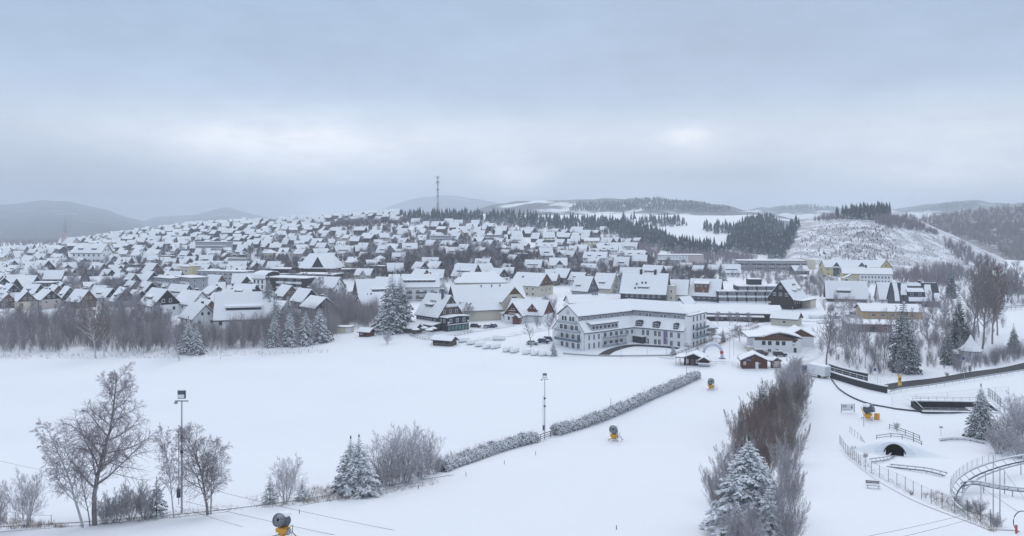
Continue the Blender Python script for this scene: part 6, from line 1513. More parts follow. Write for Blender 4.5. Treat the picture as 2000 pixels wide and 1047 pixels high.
# ------------------------------------------------------------------ snow cannons
def cannon(px, py, hpx, rot, label, full=True):
    p = P(px, py); s = hpx * p.y / F / 3.1; r = thing('snow_cannon', label, 'snow cannon', p, R(rot)); r.scale = (s, s, s)
    # barrel points to -Y in local space
    d = Vector((0, -1, .42)).normalized(); c = Vector((0, 0, 2.15))
    MB().tube([c + d * 1.0, c + d * .55, c - d * .1, c - d * .75], [.84, .80, .74, .70], 20, cap=False).build('barrel', 'steel_dark', r)
    MB().tube([c - d * .76, c - d * .95, c - d * 1.0], [.72, .5, .1], 18).build('fan_grille', 'steel_dark', r)
    m = MB(); u = d.cross(Vector((1, 0, 0))).normalized(); sx = Vector((1, 0, 0))
    for k in range(18):
        a = 2 * math.pi * k / 18; e = sx * math.cos(a) + u * math.sin(a); m.tube([c + d * 1.0 + e * .22, c + d * 1.03 + e * .80], .035, 4)
    for q in (.3, .55, .80): m.tube([c + d * 1.03 + (sx * math.cos(2*math.pi*k/24) + u * math.sin(2*math.pi*k/24)) * q for k in range(25)], .03, 4, cap=False)
    m.build('nozzle_ring', 'steel', r)
    MB().tube([c + d * .1, c + d * .96], [.2, .22], 10).build('hub', 'rubber', r)
    MB().tube([c + d * .45 - sx * .88 - Vector((0, 0, .05)), Vector((-.75, .1, 1.1)), Vector((.75, .1, 1.1)), c + d * .45 + sx * .88 - Vector((0, 0, .05))], .055, 6).build('cradle', 'steel_dark', r)
    MB().exty([(-.62, .75), (.62, .75), (.7, 1.2), (.35, 1.35), (-.35, 1.35), (-.7, 1.2)], -.55, .6).build('turntable', 'machine_yellow', r)
    MB().box(-.42, .42, -.3, .5, .3, .745).build('control_box', 'machine_yellow', r); MB().box(.45, .95, -.1, .5, .45, 1.1).build('pump_box', 'steel', r)
    for x, y in ((-1, -.9), (1, -.9), (0, 1.3)): MB().tube([(0, 0, .5), (x * .95, y, .32), (x, y, -.1)], .06, 6).build('leg', 'steel_dark', r)
    MB().tube([(.6, .4, 1.1), (1.15, .5, 1.6), (1.2, .4, .7), (1.6, .5, .3), (1.9, .6, .1)], .05, 6).build('hose', 'rubber', r)
    MB().tube([(1.7, -.4, -.2), (1.7, -.4, 1.1), (1.2, -.4, 1.1)], .03, 5).build('handle', 'steel_dark', r)
    sn = MB().lathe([(.05, 0), (.62, .02), (.85, .2), (.7, .45), (.35, .58), (.06, .6)], 14); sn.v = [(x * 1.05, y * 1.15 + .25, z + 2.62) for x, y, z in sn.v]; sn.build('snow_cap', 'roof_snow', r, smooth=True)
    return r
cannon(552, 1050, 48, -22, 'large snow cannon close by with ringed grey barrel and yellow base'); cannon(1199, 860, 29, -18, 'pale snow cannon with snowy barrel below the upper hedge'); cannon(1388, 761, 22, -4, 'small snow cannon with black barrel near the ski huts')
c4 = cannon(1696, 820, 30, 55, 'snow cannon with bright yellow cabinet beside the white sign board')
MB().box(.9, 1.9, -1.8, -.9, -.2, 1.2).build('cabinet', 'machine_yellow', c4); MB().tube([(-.8, .6, .8), (-1.0, 1.2, 2.7)], [.11, .08], 6).build('boom', 'machine_yellow', c4)
# ------------------------------------------------------------------ huts, sheds, sign boards
def hut(px, py, rot, L, Wd, e, rd, mat, label, anchor=(0, 0), name='hut', axis='x', ov=.6, cat='hut', gab=None, gov=.6):
    b = Bd(name, label, cat, (px, py), rot, anchor); b.gable(L, Wd, e, rd, wall=mat, gab=gab, ov=ov, gov=gov, snow=.32, axis=axis); return b
b = hut(1355, 714, -22, 5.2, 6.0, 2.3, 3.5, 'timber_dark', 'dark ski hut with covered porch and two pale shutters by the lamp post', (0, -2.6), axis='y', ov=.5, gov=1.0)
for x in (-2.0, 1.0): b.box('shutter', x-.4, x+.4, -2.68, -2.61, .6, 1.9, 'wall_rose')
b.box('door', -.9, .2, -2.68, -2.61, 0, 1.9, 'timber_weathered'); MB().box(-5.6, -3.2, -3.4, 2.6, 2.25, 2.4).build('porch_roof', 'roof_edge', b.o); MB().box(-5.5, -3.3, -3.3, 2.5, 2.403, 2.7).build('snow', 'roof_snow', b.o)
for x, y in ((-5.4, -3.2), (-4.0, -3.2), (-5.4, 2.3)): MB().tube([(x, y, -.4), (x, y, 2.24)], .07, 6).build('porch_post', 'timber_weathered', b.o)
b = hut(1375, 716, -16, 3.2, 3.0, 1.7, 2.6, 'timber_red', 'small red-brown kiosk hut with open front right of the porch hut', (0, -1.6), axis='y', ov=.4, gov=.4); b.box('counter', -1.7, 1.7, -2.2, -1.62, .2, .9, 'steel'); b.box('opening_shade', -1.1, 1.1, -1.66, -1.605, .95, 1.7, 'rubber'); MB().box(-1.75, 1.75, -2.25, -1.6, .903, 1.15).build('snow', 'roof_snow', b.o)  # black panel on the wall stands for the shade inside the open front
b = hut(1474, 720, -10, 5.4, 7.4, 2.5, 4.2, 'timber_red', 'brown ticket hut with blue sign and white door at the ski slope', (0, -2.7), axis='y', ov=.7, gov=.6)
b.box('door', .2, 1.1, -2.8, -2.7, 0, 2.0, 'white_paint'); b.box('blue_sign', -2.6, -.9, -2.8, -2.7, 2.3, 2.8, 'sign_blue'); b.box('notice', -3.3, -2.5, -2.8, -2.7, 1.0, 2.1, 'poster'); b.box('small_plate', 1.3, 1.65, -2.78, -2.7, 1.5, 1.7, 'white_paint'); b.box('lamp', -.6, -.35, -2.85, -2.7, 3.2, 3.4, 'steel')
for k in range(7): b.box('letter_stroke', -2.45 + k * .2, -2.33 + k * .2, -2.815, -2.801, 2.48, 2.63, 'white_paint')
b = hut(1517, 719, 14, 1.2, 2.7, 2.1, 2.9, 'timber_red', 'narrow roofed notice board with pale poster beside the ticket hut', (0, -.6), axis='y', ov=.35, gov=.3, name='notice_board', cat='notice board'); b.box('poster', -1.0, .9, -.66, -.605, .5, 2.1, 'poster')
b = Bd('shed', 'cream flat-roofed shed half sunk in snow at the top of the meadow', 'shed', (668, 651), -6, (0, -2)); b.box('wall', -3.6, 3.6, -2, 2, -1, 2.2, 'wall_cream'); b.flat(-3.6, 3.6, -2, 2, 2.2, .15, .35, .2); b.box('side_panel', 1.5, 3.62, -2.05, -2.01, -.5, 2.1, 'white_paint')
b = hut(711, 658, -24, 4.6, 3.6, 1.9, 2.9, 'timber_red', 'small dark garden hut with a single window right of the cream shed', (0, -1.8), name='shed', cat='shed'); b.win(-1.2, -1.8, 1.2, .9, 1.0); b.box('door', .2, 1.0, -1.86, -1.8, -.2, 1.6, 'timber_dark')
b = hut(797, 651, -30, 7, 4.4, 2.0, 3.4, 'timber_weathered', 'brown weathered shed beside the guest house terrace', (0, -2.2), name='shed', cat='shed')
b = hut(870, 676, -26, 7.6, 4.0, 2.0, 3.0, 'timber_weathered', 'rustic open stall with railings at the meadow edge below the guest house', (1.5, -2), name='stall', cat='stall')
for x in (-2.6, -.4, 2.2): b.box('opening_shade', x-.8, x+.8, -2.06, -2.005, .7, 1.8, 'rubber')  # solid black panels painted as the stall's shaded inside
for x in (-3.8, -1.9, 0, 1.9, 3.8): MB().tube([(x, -3.0, -.4), (x, -3.0, 1.0)], .07, 5).build('rail_post', 'timber_grey', b.o)
MB().tube([(-3.8, -3.0, .9), (3.8, -3.0, .9)], .06, 5).build('rail', 'timber_grey', b.o)
# beer-garden parasols and tables below the guest house, garden pavilions by the restaurant
def parasol(px, py, s, mat, label, group):
    p = P(px, py); r = thing('parasol', label, 'parasol', p, 0, group); r.scale = (s, s, s); MB().tube([(0, 0, -.2), (0, 0, 2.5)], .05, 6).build('pole', 'steel', r); MB().lathe([(1.7, 2.1), (1.66, 2.16), (.05, 2.75)], 8).build('canopy', mat, r); MB().lathe([(1.66, 2.2), (1.5, 2.4), (.7, 2.75), (.05, 2.98)], 8).build('snow', 'roof_snow', r)
for i, (x, y) in enumerate([(820, 646), (829, 651), (838, 655), (846, 652), (812, 654)]): parasol(x, y, .95, 'canvas_grey', ['parasol nearest the brown shed', 'parasol second from the brown shed', 'parasol in front of the terrace room', 'parasol under the glazed porch', 'lowest parasol at the terrace fence'][i], 'snowy parasols on the guest house terrace')
for i, (x, y, m_) in enumerate([(1386, 664, 'canvas_grey'), (1430, 654, 'canvas_grey'), (1446, 648, 'canvas_grey'), (1456, 655, 'canvas_grey'), (1400, 672, 'canvas_grey'), (1418, 662, 'canvas_teal')]): parasol(x, y, 1.1, m_, ['parasol left of the round frosted tree', 'parasol in the middle of the beer garden', 'parasol close to the low restaurant', 'rightmost parasol of the beer garden', 'parasol at the lane fence', 'teal-edged parasol in the beer garden'][i], 'snowy parasols of the beer garden')
b = Bd('garden_pavilion', 'small steep-roofed garden pavilion in the beer garden', 'pavilion', (1382, 652), 20, (0, 0)); b.box('wall', -2, 2, -2, 2, -1, 2.2, 'timber_dark'); b.hip(4.2, 4.2, 2.2, 5.0, walls=False, ridge_len=.2, ov=.8, snow=.3)
# white pavilion with pointed roof
p = P(1896, 703); r = thing('pavilion', 'white eight-sided pavilion with steep pointed snow roof', 'pavilion', p, .2); MB().lathe([(3.1, -1), (3.1, 3.0)], 8).build('wall', 'wall_white', r)
_rf = MB().lathe([(3.7, 2.95), (3.65, 3.1), (2.0, 4.4), (.9, 6.0), (.15, 7.4)], 8).build('roof', 'roof_edge', r); MB().lathe([(3.75, 3.12), (3.6, 3.4), (2.05, 4.7), (.95, 6.3), (.3, 7.7), (.05, 8.2)], 8).build('snow', 'roof_snow', _rf)
for k in range(8):
    a = k * math.pi / 4 + math.pi / 8; f, pn = win_meshes(1.3, 1.7, 'white_paint', 'canvas_grey', 1); o = add('shutter', f, r, (math.cos(a) * 2.87, math.sin(a) * 2.87, 1.5)); o.rotation_euler = (0, 0, a + math.pi / 2); add('panel', pn, o)
b = hut(1872, 702, -8, 5, 3, 1.8, 2.5, 'timber_dark', 'low dark lean-to left of the white pavilion', (0, -1.5), name='shed', cat='shed')
# inflatable arch
p = P(1392, 700); s_ = p.y / F; r = thing('inflatable_arch', 'pale blue inflatable start arch standing on the lane, red patch on its right leg', 'arch', p, R(-6))
pts = [Vector((2.9 * math.cos(a), 0, 1.6 + 3.0 * math.sin(a))) for a in np.linspace(math.pi, 0, 17)]; pts = [Vector((-3.0, 0, -.1)), Vector((-3.0, 0, .8))] + pts + [Vector((3.0, 0, .8)), Vector((3.0, 0, -.1))]
MB().tube(pts, .52, 10).build('tube', 'arch_blue', r, smooth=True); MB().tube([(2.75, -.05, 2.4), (2.95, -.05, 1.6)], .57, 10).build('red_patch', 'sign_red', r)
for x in (-3.0, 3.0): MB().box(x - 1, x + 1, -.8, .8, -.2, .12).build('base_plate', 'steel_dark', r)
_top = [p_ + Vector((0, 0, .36)) for p_ in pts[6:15]]; MB().tube(_top, .33, 8).build('snow', 'roof_snow', r, smooth=True)
# sign board reading OPEN
p = P(1656, 806); r = thing('sign_board', 'white information board on two posts beside the yellow snow cannon', 'sign board', p, R(6)); s_ = p.y / F
MB().box(-1.55, 1.55, -.04, .04, .45, 1.95).build('panel', 'white_paint', r)
for x in (-1.62, 1.62): MB().tube([(x, 0, -.4), (x, 0, 2.1)], .06, 6).build('post', 'steel_dark', r)
c_ = bpy.data.curves.new('lettering', 'FONT'); c_.body = 'OPEN'; c_.size = .48; c_.extrude = .004; c_.materials.append(MATS['rubber']); _to = bpy.data.objects.new('t', c_); _me = bpy.data.meshes.new_from_object(_to); bpy.data.objects.remove(_to); o = add('lettering', _me, r); o.location = (-1.42, -.048, 1.38); o.rotation_euler = (R(90), 0, 0)
MB().box(-1.4, -.35, -.05, -.042, 1.18, 1.24).box(-1.4, -.6, -.05, -.042, 1.76, 1.82).box(-1.3, .6, -.05, -.042, .7, .74).build('text_lines', 'steel_dark', r); MB().box(.75, 1.1, -.05, -.042, .9, 1.6).build('picture', 'glass_blue', r); MB().box(-1.55, 1.55, -.1, .1, 1.953, 2.1).build('snow_strip', 'roof_snow', r)
# yellow banner by the road
p = P(1757, 762); r = thing('banner', 'tall yellow roadside banner on a pole', 'banner', p, R(10)); MB().tube([(-.45, 0, -.3), (-.45, 0, 4.0)], .06, 6).build('pole', 'steel', r); MB().box(-.4, .55, -.03, .03, 1.2, 4.0).build('cloth', 'sign_yellow', r); MB().box(-.25, .4, -.04, -.031, 2.1, 2.3).box(-.25, .4, -.04, -.031, 2.6, 3.3).build('print', 'timber_brown', r)
# ------------------------------------------------------------------ trailer, walls, rails, basin
p = P(1611, 739); r = thing('box_trailer', 'white box trailer truck covered with snow, parked at the end of the tracks', 'truck', p, R(-62)); MB().box(-5.2, 1.0, -1.25, 1.25, .75, 3.3).build('box_body', 'white_paint', r); MB().box(-5.2, 1.0, -1.2, 1.2, 3.303, 3.6).build('snow', 'roof_snow', r); MB().box(-7.4, -5.4, -1.1, 1.1, .6, 2.7).build('cab', 'car_blue', r); MB().box(-7.46, -7.402, -.95, .95, 1.6, 2.5).build('windscreen', 'glass_dark', r); MB().box(-7.2, 1.0, -.5, .5, .45, .74).build('chassis', 'rubber', r)
for x, y in ((-6.6, -1.1), (-6.6, 1.1), (-1, -1.15), (-1, 1.15)): w = MB().lathe([(.2, -.15), (.48, -.13), (.48, .13), (.2, .15)], 14); w.v = [(a + x, c + y, b + .45) for a, b, c in w.v]; w.build('wheel', 'rubber', r)
MB().box(1.003, 1.03, -1.1, -.02, .9, 3.2).build('rear_door', 'canvas_grey', r); MB().box(1.003, 1.03, .02, 1.1, .9, 3.2).build('rear_door', 'canvas_grey', r)
def wallpath(name, pts, h, t, mat, label, cat='wall', cap=True, base=-.6, step=2.0):
    pp = world_path(pts, step); r = thing(name, label, cat, pp[0]); o = pp[0]; m, c = MB(), MB()
    def strip(mb, z0, z1, t0):
        n = len(pp); b0 = len(mb.v)
        for i, q in enumerate(pp):
            tv = (pp[min(i+1, n-1)] - pp[max(i-1, 0)]); nr = Vector((-tv.y, tv.x, 0)).normalized() * t0 / 2
            for s, z in ((-1, z0), (1, z0), (1, z1), (-1, z1)): e = q + nr * s - o; mb.v.append((e.x, e.y, e.z + z))
        for i in range(n - 1):
            for k in range(4): a, b_ = b0 + i*4 + k, b0 + i*4 + (k+1) % 4; mb.face((a, b_, b_ + 4, a + 4))
        mb.face((b0, b0+1, b0+2, b0+3)); e = b0 + (n-1)*4; mb.face((e+3, e+2, e+1, e))
    strip(m, base, h, t); m.build('wall_body', mat, r)
    if cap: strip(c, h + .003, h + .28, t + .1); c.build('snow_cap', 'roof_snow', r)
    return r
wallpath('retaining_wall', [(1620, 728), (1650, 738), (1680, 745), (1694, 748)], 2.6, .5, 'asphalt', 'upper dark retaining wall running down from the trailer')
wallpath('retaining_wall', [(1622, 738), (1660, 750), (1700, 761), (1732, 768)], 1.7, .5, 'asphalt', 'lower dark retaining wall carrying the white railing')
def fence(pts, h, gap, label, mat='steel', rails=(1.0,), name='railing', cat='railing', pr=.045, rr=.03, snow=True, lift=0.0, posts=True, net=False):
    pp = world_path(pts, gap); o = pp[0]; r = thing(name, label, cat, o)
    if posts:
        me = None
        for q in pp:
            e = q - o
            if me is None: me = MB().tube([(0, 0, -.5), (0, 0, h)], pr, 5).mesh('post', mat)
            add('post', me, r, (e.x, e.y, e.z + lift))
    for f in rails: MB().tube([q - o + Vector((0, 0, h * f + lift)) for q in pp], rr, 5).build('rail', mat, r)
    if snow: MB().tube([q - o + Vector((0, 0, h * rails[0] + lift + rr + .04)) for q in pp], .04, 4).build('snow_strip', 'roof_snow', r)
    if net:
        m = MB()
        for f in np.linspace(.08, .95, 9): m.tube([q - o + Vector((0, 0, h * f)) for q in pp], .008, 3)
        m.build('net', mat, r)['kind'] = 'stuff'
    return r
fence([(1620, 737), (1660, 749), (1700, 760), (1734, 767)], 1.1, 2.2, 'white snowy railing on the lower retaining wall', 'white_paint', (1.0, .5), lift=1.9)
fence([(1738, 770), (1760, 764), (1800, 759), (1860, 750), (1920, 740), (2000, 727), (2060, 716)], .75, 3.0, 'guard rail along the lower side of the dark road', 'steel', (1.0, .8), name='guard_rail', cat='guard rail', rr=.09)
fence([(1624, 742), (1640, 762), (1670, 780), (1705, 792), (1750, 800), (1810, 806), (1860, 808), (1905, 806)], .28, 3.0, 'long curved dark track rail sweeping from the trailer to the basin', 'steel_dark', (1.0, .4), name='track_rail', cat='rail', rr=.12, snow=False)
fence([(1737, 838), (1752, 843), (1768, 849), (1784, 855), (1796, 860)], 1.0, 2.0, 'upper short timber fence left of the tunnel hill', 'timber_dark', (.95, .5), name='timber_fence', cat='fence', pr=.06, rr=.05)
fence([(1712, 860), (1740, 856), (1762, 858), (1784, 864), (1800, 872)], 1.0, 2.6, 'lower timber fence directly above the tunnel mouth', 'timber_dark', (.95, .5), name='timber_fence', cat='fence', pr=.06, rr=.05)
fence([(1640, 868), (1655, 890), (1680, 912), (1702, 925), (1735, 942), (1768, 958), (1800, 976), (1840, 994), (1890, 1010), (1935, 1030)], 1.9, 2.6, 'thin net fence on grey posts below the coaster slope', 'steel_dark', (.95,), name='net_fence', cat='fence', pr=.035, rr=.012, snow=False, net=True)
fence([(1690, 880), (1680, 862), (1660, 845)], 1.4, 1.6, 'leaning row of stakes left of the tunnel hill', 'timber_grey', (.8,), name='stake_fence', cat='fence', pr=.04, rr=.01, snow=False)
fence([(1742, 792), (1790, 786), (1850, 781), (1910, 775), (1970, 770)], 2.0, 5.0, 'tall wire fence behind the sunken basin', 'steel', (.98, .5), name='wire_fence', cat='fence', pr=.035, rr=.012, snow=False, net=True)
fence([(1948, 608), (1975, 605), (2010, 603)], 1.8, 3.0, 'dark fence along the top of the right snowfield', 'steel_dark', (1.0, .6), name='field_fence', cat='fence', pr=.07, rr=.14)
fence([(1310, 698), (1345, 684), (1380, 670), (1410, 658)], .9, 2.4, 'low brown fence along the lane behind the porch hut', 'timber_brown', (.95, .45), name='lane_fence', cat='fence', pr=.07, rr=.07)
fence([(1418, 654), (1445, 645), (1480, 633)], 1.2, 2.4, 'reddish timber railing along the upper lane', 'timber_red', (.95, .55), name='lane_fence', cat='fence', pr=.07, rr=.09)
fence([(1402, 676), (1440, 656), (1482, 640)], 1.0, 2.4, 'second reddish timber railing nearer the arch', 'timber_red', (.95, .5), name='lane_fence', cat='fence', pr=.07, rr=.08)
fence([(1384, 713), (1412, 712)], 1.0, 2.0, 'grey barrier rail between kiosk hut and slope gate', 'steel', (.95, .4), name='barrier', cat='barrier'); fence([(1415, 712), (1430, 714), (1442, 716)], 1.0, 1.4, 'grey barrier rail left of the ticket hut', 'steel', (.95, .4), name='barrier', cat='barrier')
fence([(1100, 692), (1150, 696), (1215, 697), (1310, 696)], .5, 4.0, 'low kerb rail along the meadow in front of the white hotel', 'concrete', (.9, .45), name='kerb_rail', cat='railing', pr=.07, rr=.1)
fence([(800, 656), (830, 664), (862, 662), (900, 655), (922, 650)], 1.1, 1.6, 'pale picket railing around the guest house terrace', 'timber_grey', (.95, .5, .25), name='terrace_fence', cat='fence', pr=.06, rr=.05)
fence([(1050, 863), (1064, 858), (1084, 851)], 1.3, 1.4, 'short dark fence closing the hedge gap at the second mast', 'timber_dark', (.95, .6, .3), name='gap_fence', cat='fence', pr=.06, rr=.06)
fence([(0, 1014), (30, 1018), (60, 1022), (100, 1024)], 1.0, 1.6, 'low weathered stake fence at the far left', 'timber_grey', (.9,), name='stake_fence', cat='fence', pr=.03, rr=.012, snow=False)
# hedge by the A-shaped houses
hedge([(1618, 606), (1680, 606), (1760, 604)], 2.6, 2.5, 2200, 'dark snowy hedge in front of the A-shaped houses', 63)
# sunken basin
b = Bd('basin', 'sunken dark water basin framed by snowy railings', 'basin', (1880, 808), -3, (0, -3)); b.o.scale = (.86, .8, .8)
for nm, x0, x1, y0, y1 in (('side_wall', -10, 10, -3.0, -2.7), ('side_wall', -10, 10, 4, 4.3), ('end_wall', -10.3, -10, -3, 4.3), ('end_wall', 10, 10.3, -3, 4.3)): b.box(nm, x0, x1, y0, y1, -1, .3 if y0 < 0 else 1.7, 'asphalt')
b.box('basin_floor', -10, 10, -2.7, 4, .1, .16, 'rubber'); MB().box(-10.4, 10.4, 3.9, 6.5, 1.703, 2.0).build('snow', 'roof_snow', b.o); MB().box(-10.2, 10.2, -3.3, -2.6, .303, .55).build('snow', 'roof_snow', b.o)
for y, z in ((-3.0, .3), (4.2, 1.9)):
    for x in np.linspace(-10, 10, 10): MB().tube([(x, y, z), (x, y, z + 1.1)], .05, 5).build('rail_post', 'steel', b.o)
    for f in (1.1, .6): MB().tube([(-10, y, z + f), (10, y, z + f)], .05, 5).build('rail', 'steel', b.o)
for x in (-10.2, 10.2):
    MB().tube([(x, -3, 1.4), (x, 4.2, 3.0)], .09, 5).build('rail', 'white_paint', b.o); m_ = MB().ext([(-3, -1), (4.3, -1), (4.3, 1.7), (-3, .3)], x - .14, x + .14); m_.build('side_ramp', 'asphalt', b.o)
fence([(1930, 775), (1945, 786), (1955, 796)], 2.2, 1.4, 'tall dark mesh gate at the right end of the basin', 'steel_dark', (1.0, .6, .3), name='mesh_fence', cat='fence', pr=.06, rr=.04, net=True)
# tunnel mound and mouth
p = P(1748, 889); rz_ = R(-28); mb_ = MB(); n_ = 26
def mound_h(x, y): return 2.55 * math.exp(-((x / 6.5) ** 2)) * (1 / (1 + math.exp(-(y + .1) * 3.2))) * math.exp(-(max(y - 4, 0) / 6.0) ** 2)
xs_, ys_ = np.linspace(-15, 15, 61), np.linspace(-2.5, 18, 52); vv = []
for y in ys_:
    for x in xs_:
        wx = p.x + x * math.cos(rz_) - y * math.sin(rz_); wy = p.y + x * math.sin(rz_) + y * math.cos(rz_); h_ = mound_h(x, y)
        vv.append((wx, wy, gzf(wx, wy) + h_ - .05 * (1 if h_ < .08 else 0)))
ii = np.arange(60)[None, :] + 61 * np.arange(51)[:, None]; q_ = np.stack([ii, ii + 1, ii + 62, ii + 61], -1).reshape(-1, 4)
xc_ = (q_[:, 0] % 61) / 2.0 - 14.75; yc_ = (q_[:, 0] // 61) * (20.5 / 51) - 2.3
keep = ~((np.abs(xc_) < 1.7) & (yc_ > -1.2) & (yc_ < .75))
tag(add('snow_mound', np_mesh('snow_mound', vv, q_[keep], 'snow_ground', smooth=True)), kind='structure')
r = thing('tunnel', 'dark half-round tunnel mouth of the sledge run in a snow mound', 'tunnel', p, rz_)
arc = [(1.95 * math.cos(a), 2.2 * math.sin(a)) for a in np.linspace(0, math.pi, 15)]; inn = [(1.78 * math.cos(a), 2.04 * math.sin(a)) for a in np.linspace(math.pi, 0, 15)]
_oa = [(3.6 * math.cos(a), 2.75 * math.sin(a) - .2) for a in np.linspace(0, math.pi, 19)]; _ia = [(1.96 * math.cos(a), 2.21 * math.sin(a) - .05) for a in np.linspace(math.pi, 0, 15)]
MB().exty(_oa + _ia, -.55, .9).build('snow_collar', 'snow_clump', r)
MB().exty(arc + inn, -.6, 2.4).build('pipe', 'rubber', r); MB().exty([(x, z) for x, z in inn], 2.1, 2.35).build('inner_shade', 'rubber', r); MB().box(-1.75, 1.75, -.55, 2.05, -.3, .12).build('tunnel_floor', 'rubber', r)  # black end plug stands for the shade deep in the tunnel
# ------------------------------------------------------------------ coaster track
def track(pts, label, gauge=.9, sup=None, bank=.0, r_=.07, name='coaster_track', net=False):
    P3 = [Vector(q) for q in pts]; out = []
    for i in range(len(P3) - 1):
        a, b_, p0, p3 = P3[i], P3[i+1], P3[max(i-1, 0)], P3[min(i+2, len(P3)-1)]
        for k in range(10):
            t = k / 10; out.append(.5 * ((2*a) + (b_ - p0)*t + (2*p0 - 5*a + 4*b_ - p3)*t*t + (3*a - p0 - 3*b_ + p3)*t**3))
    out.append(P3[-1]); o = out[0]; r = thing(name, label, 'track', o); A, B, C = [], [], []
    for i, q in enumerate(out):
        tv = (out[min(i+1, len(out)-1)] - out[max(i-1, 0)]); nr = Vector((-tv.y, tv.x, 0)).normalized(); A.append(q - o - nr * gauge / 2 + Vector((0, 0, bank))); B.append(q - o + nr * gauge / 2 - Vector((0, 0, bank))); C.append((q - o) - Vector((0, 0, .3)))
    MB().tube(A, r_, 6).build('rail', 'steel', r); MB().tube(B, r_, 6).build('rail', 'steel', r); MB().tube(C, r_ * .9, 6).build('spine', 'steel_dark', r); MB().tube([q + Vector((0, 0, r_ + .03)) for q in A], r_ * .9, 5).build('snow_strip', 'roof_snow', r)
    me = None
    for i in range(0, len(out), 4): MB().tube([A[i], C[i], B[i]], .035, 4).build('tie', 'steel_dark', r)
    if sup:
        for i in range(2, len(out), sup):
            q = out[i]; g_ = gzf(q.x, q.y); MB().tube([C[i], Vector((C[i].x, C[i].y, g_ - o.z - .4))], .07, 6).build('support_leg', 'steel', r)
    if net:
        m = MB()
        for f in np.linspace(.15, 1.3, 8): m.tube([q + Vector((0, 0, f)) for q in A], .012, 3)
        for i in range(0, len(A), 3): m.tube([A[i], A[i] + Vector((0, 0, 1.35))], .03, 4)
        m.build('guard_net', 'steel', r)['kind'] = 'stuff'
    return r
track([W(2080, 885, 124), W(2030, 893, 122), W(1985, 900, 119), W(1940, 912, 115), W(1905, 926, 110.5), W(1880, 944, 106), W(1868, 964, 101), W(1872, 984, 96.5), W(1890, 1002, 92)], 'raised steel sledge coaster bend sweeping round at the lower right', 1.25, 16, .34, .11, net=True)
track([W(2080, 960, 101), W(2000, 956, 103), W(1950, 950, 105), W(1905, 942, 107), W(1880, 946, 107)], 'lower straight coaster track passing under the bend', .8, 12)
track([P(1845, 932, .5), P(1810, 924, .55), P(1770, 918, .45), P(1735, 912, .25)], 'low coaster track section lying in the snow below the tunnel', .8, 8, .1); track([P(1745, 890, .25), P(1738, 897, .35), P(1722, 902, .5), P(1703, 906, .6)], 'short coaster track coming out of the tunnel mouth', .8, 8, .1)
track([P(1836, 862, .4), P(1865, 860, .5), P(1895, 862, .5), P(1925, 868, .4)], 'low snowy coaster track left of the drooping spruce', .8, 9, .05)
for i, (x, y, h) in enumerate([(1940, 1022, 132), (1953, 1024, 112), (1962, 965, 46), (1916, 976, 36)]): post('steel_support', x, y, h, .07, 'steel', ['tall pale support pole of the coaster bend', 'slanting support pole beside the tall one', 'inner support post of the bend', 'short inner support post of the bend'][i], 'pole', 'support poles of the coaster bend')
for a, b_, l in ((W(1958, 915, 112), P(2010, 985, 0), 'guy wire from the bend down to the right'), (W(1903, 942, 107), P(1990, 1000, 0), 'guy wire from the inner bend')): cable(a, b_, .05, .02, l)
tag(MB().box(-.08, .08, -.08, .08, -.3, .85).build('red_post', 'sign_red', None, P(1985, 1042)), 'short red post at the bottom right', 'post')
tag(MB().tube([Vector((.9 * math.cos(a), .2, 1.0 + 1.1 * math.sin(a))) for a in np.linspace(0, 6.28, 20)], .05, 5).build('net_hoop', 'steel_dark', None, P(1999, 1040)), 'steel hoop holding the guard net beside the red post', 'hoop')
# bench
p = P(1705, 954); r = thing('park_bench', 'snow-covered slatted bench alone on the slope', 'bench', p, R(-14))
for y in (-.22, 0, .22): MB().box(-.9, .9, y - .08, y + .08, .42, .47).build('seat_slat', 'timber_dark', r)
for z in (.62, .82): MB().box(-.9, .9, .33, .38, z, z + .13).build('back_slat', 'timber_dark', r)
for x in (-.7, .7): MB().tube([(x, -.25, -.2), (x, -.2, .4), (x, .35, .42), (x, .42, 1.0)], .04, 5).build('leg', 'steel_dark', r)
MB().box(-.88, .88, -.3, .3, .473, .6).build('snow', 'roof_snow', r); MB().box(-.9, .9, .32, .4, .953, 1.05).build('snow', 'roof_snow', r)
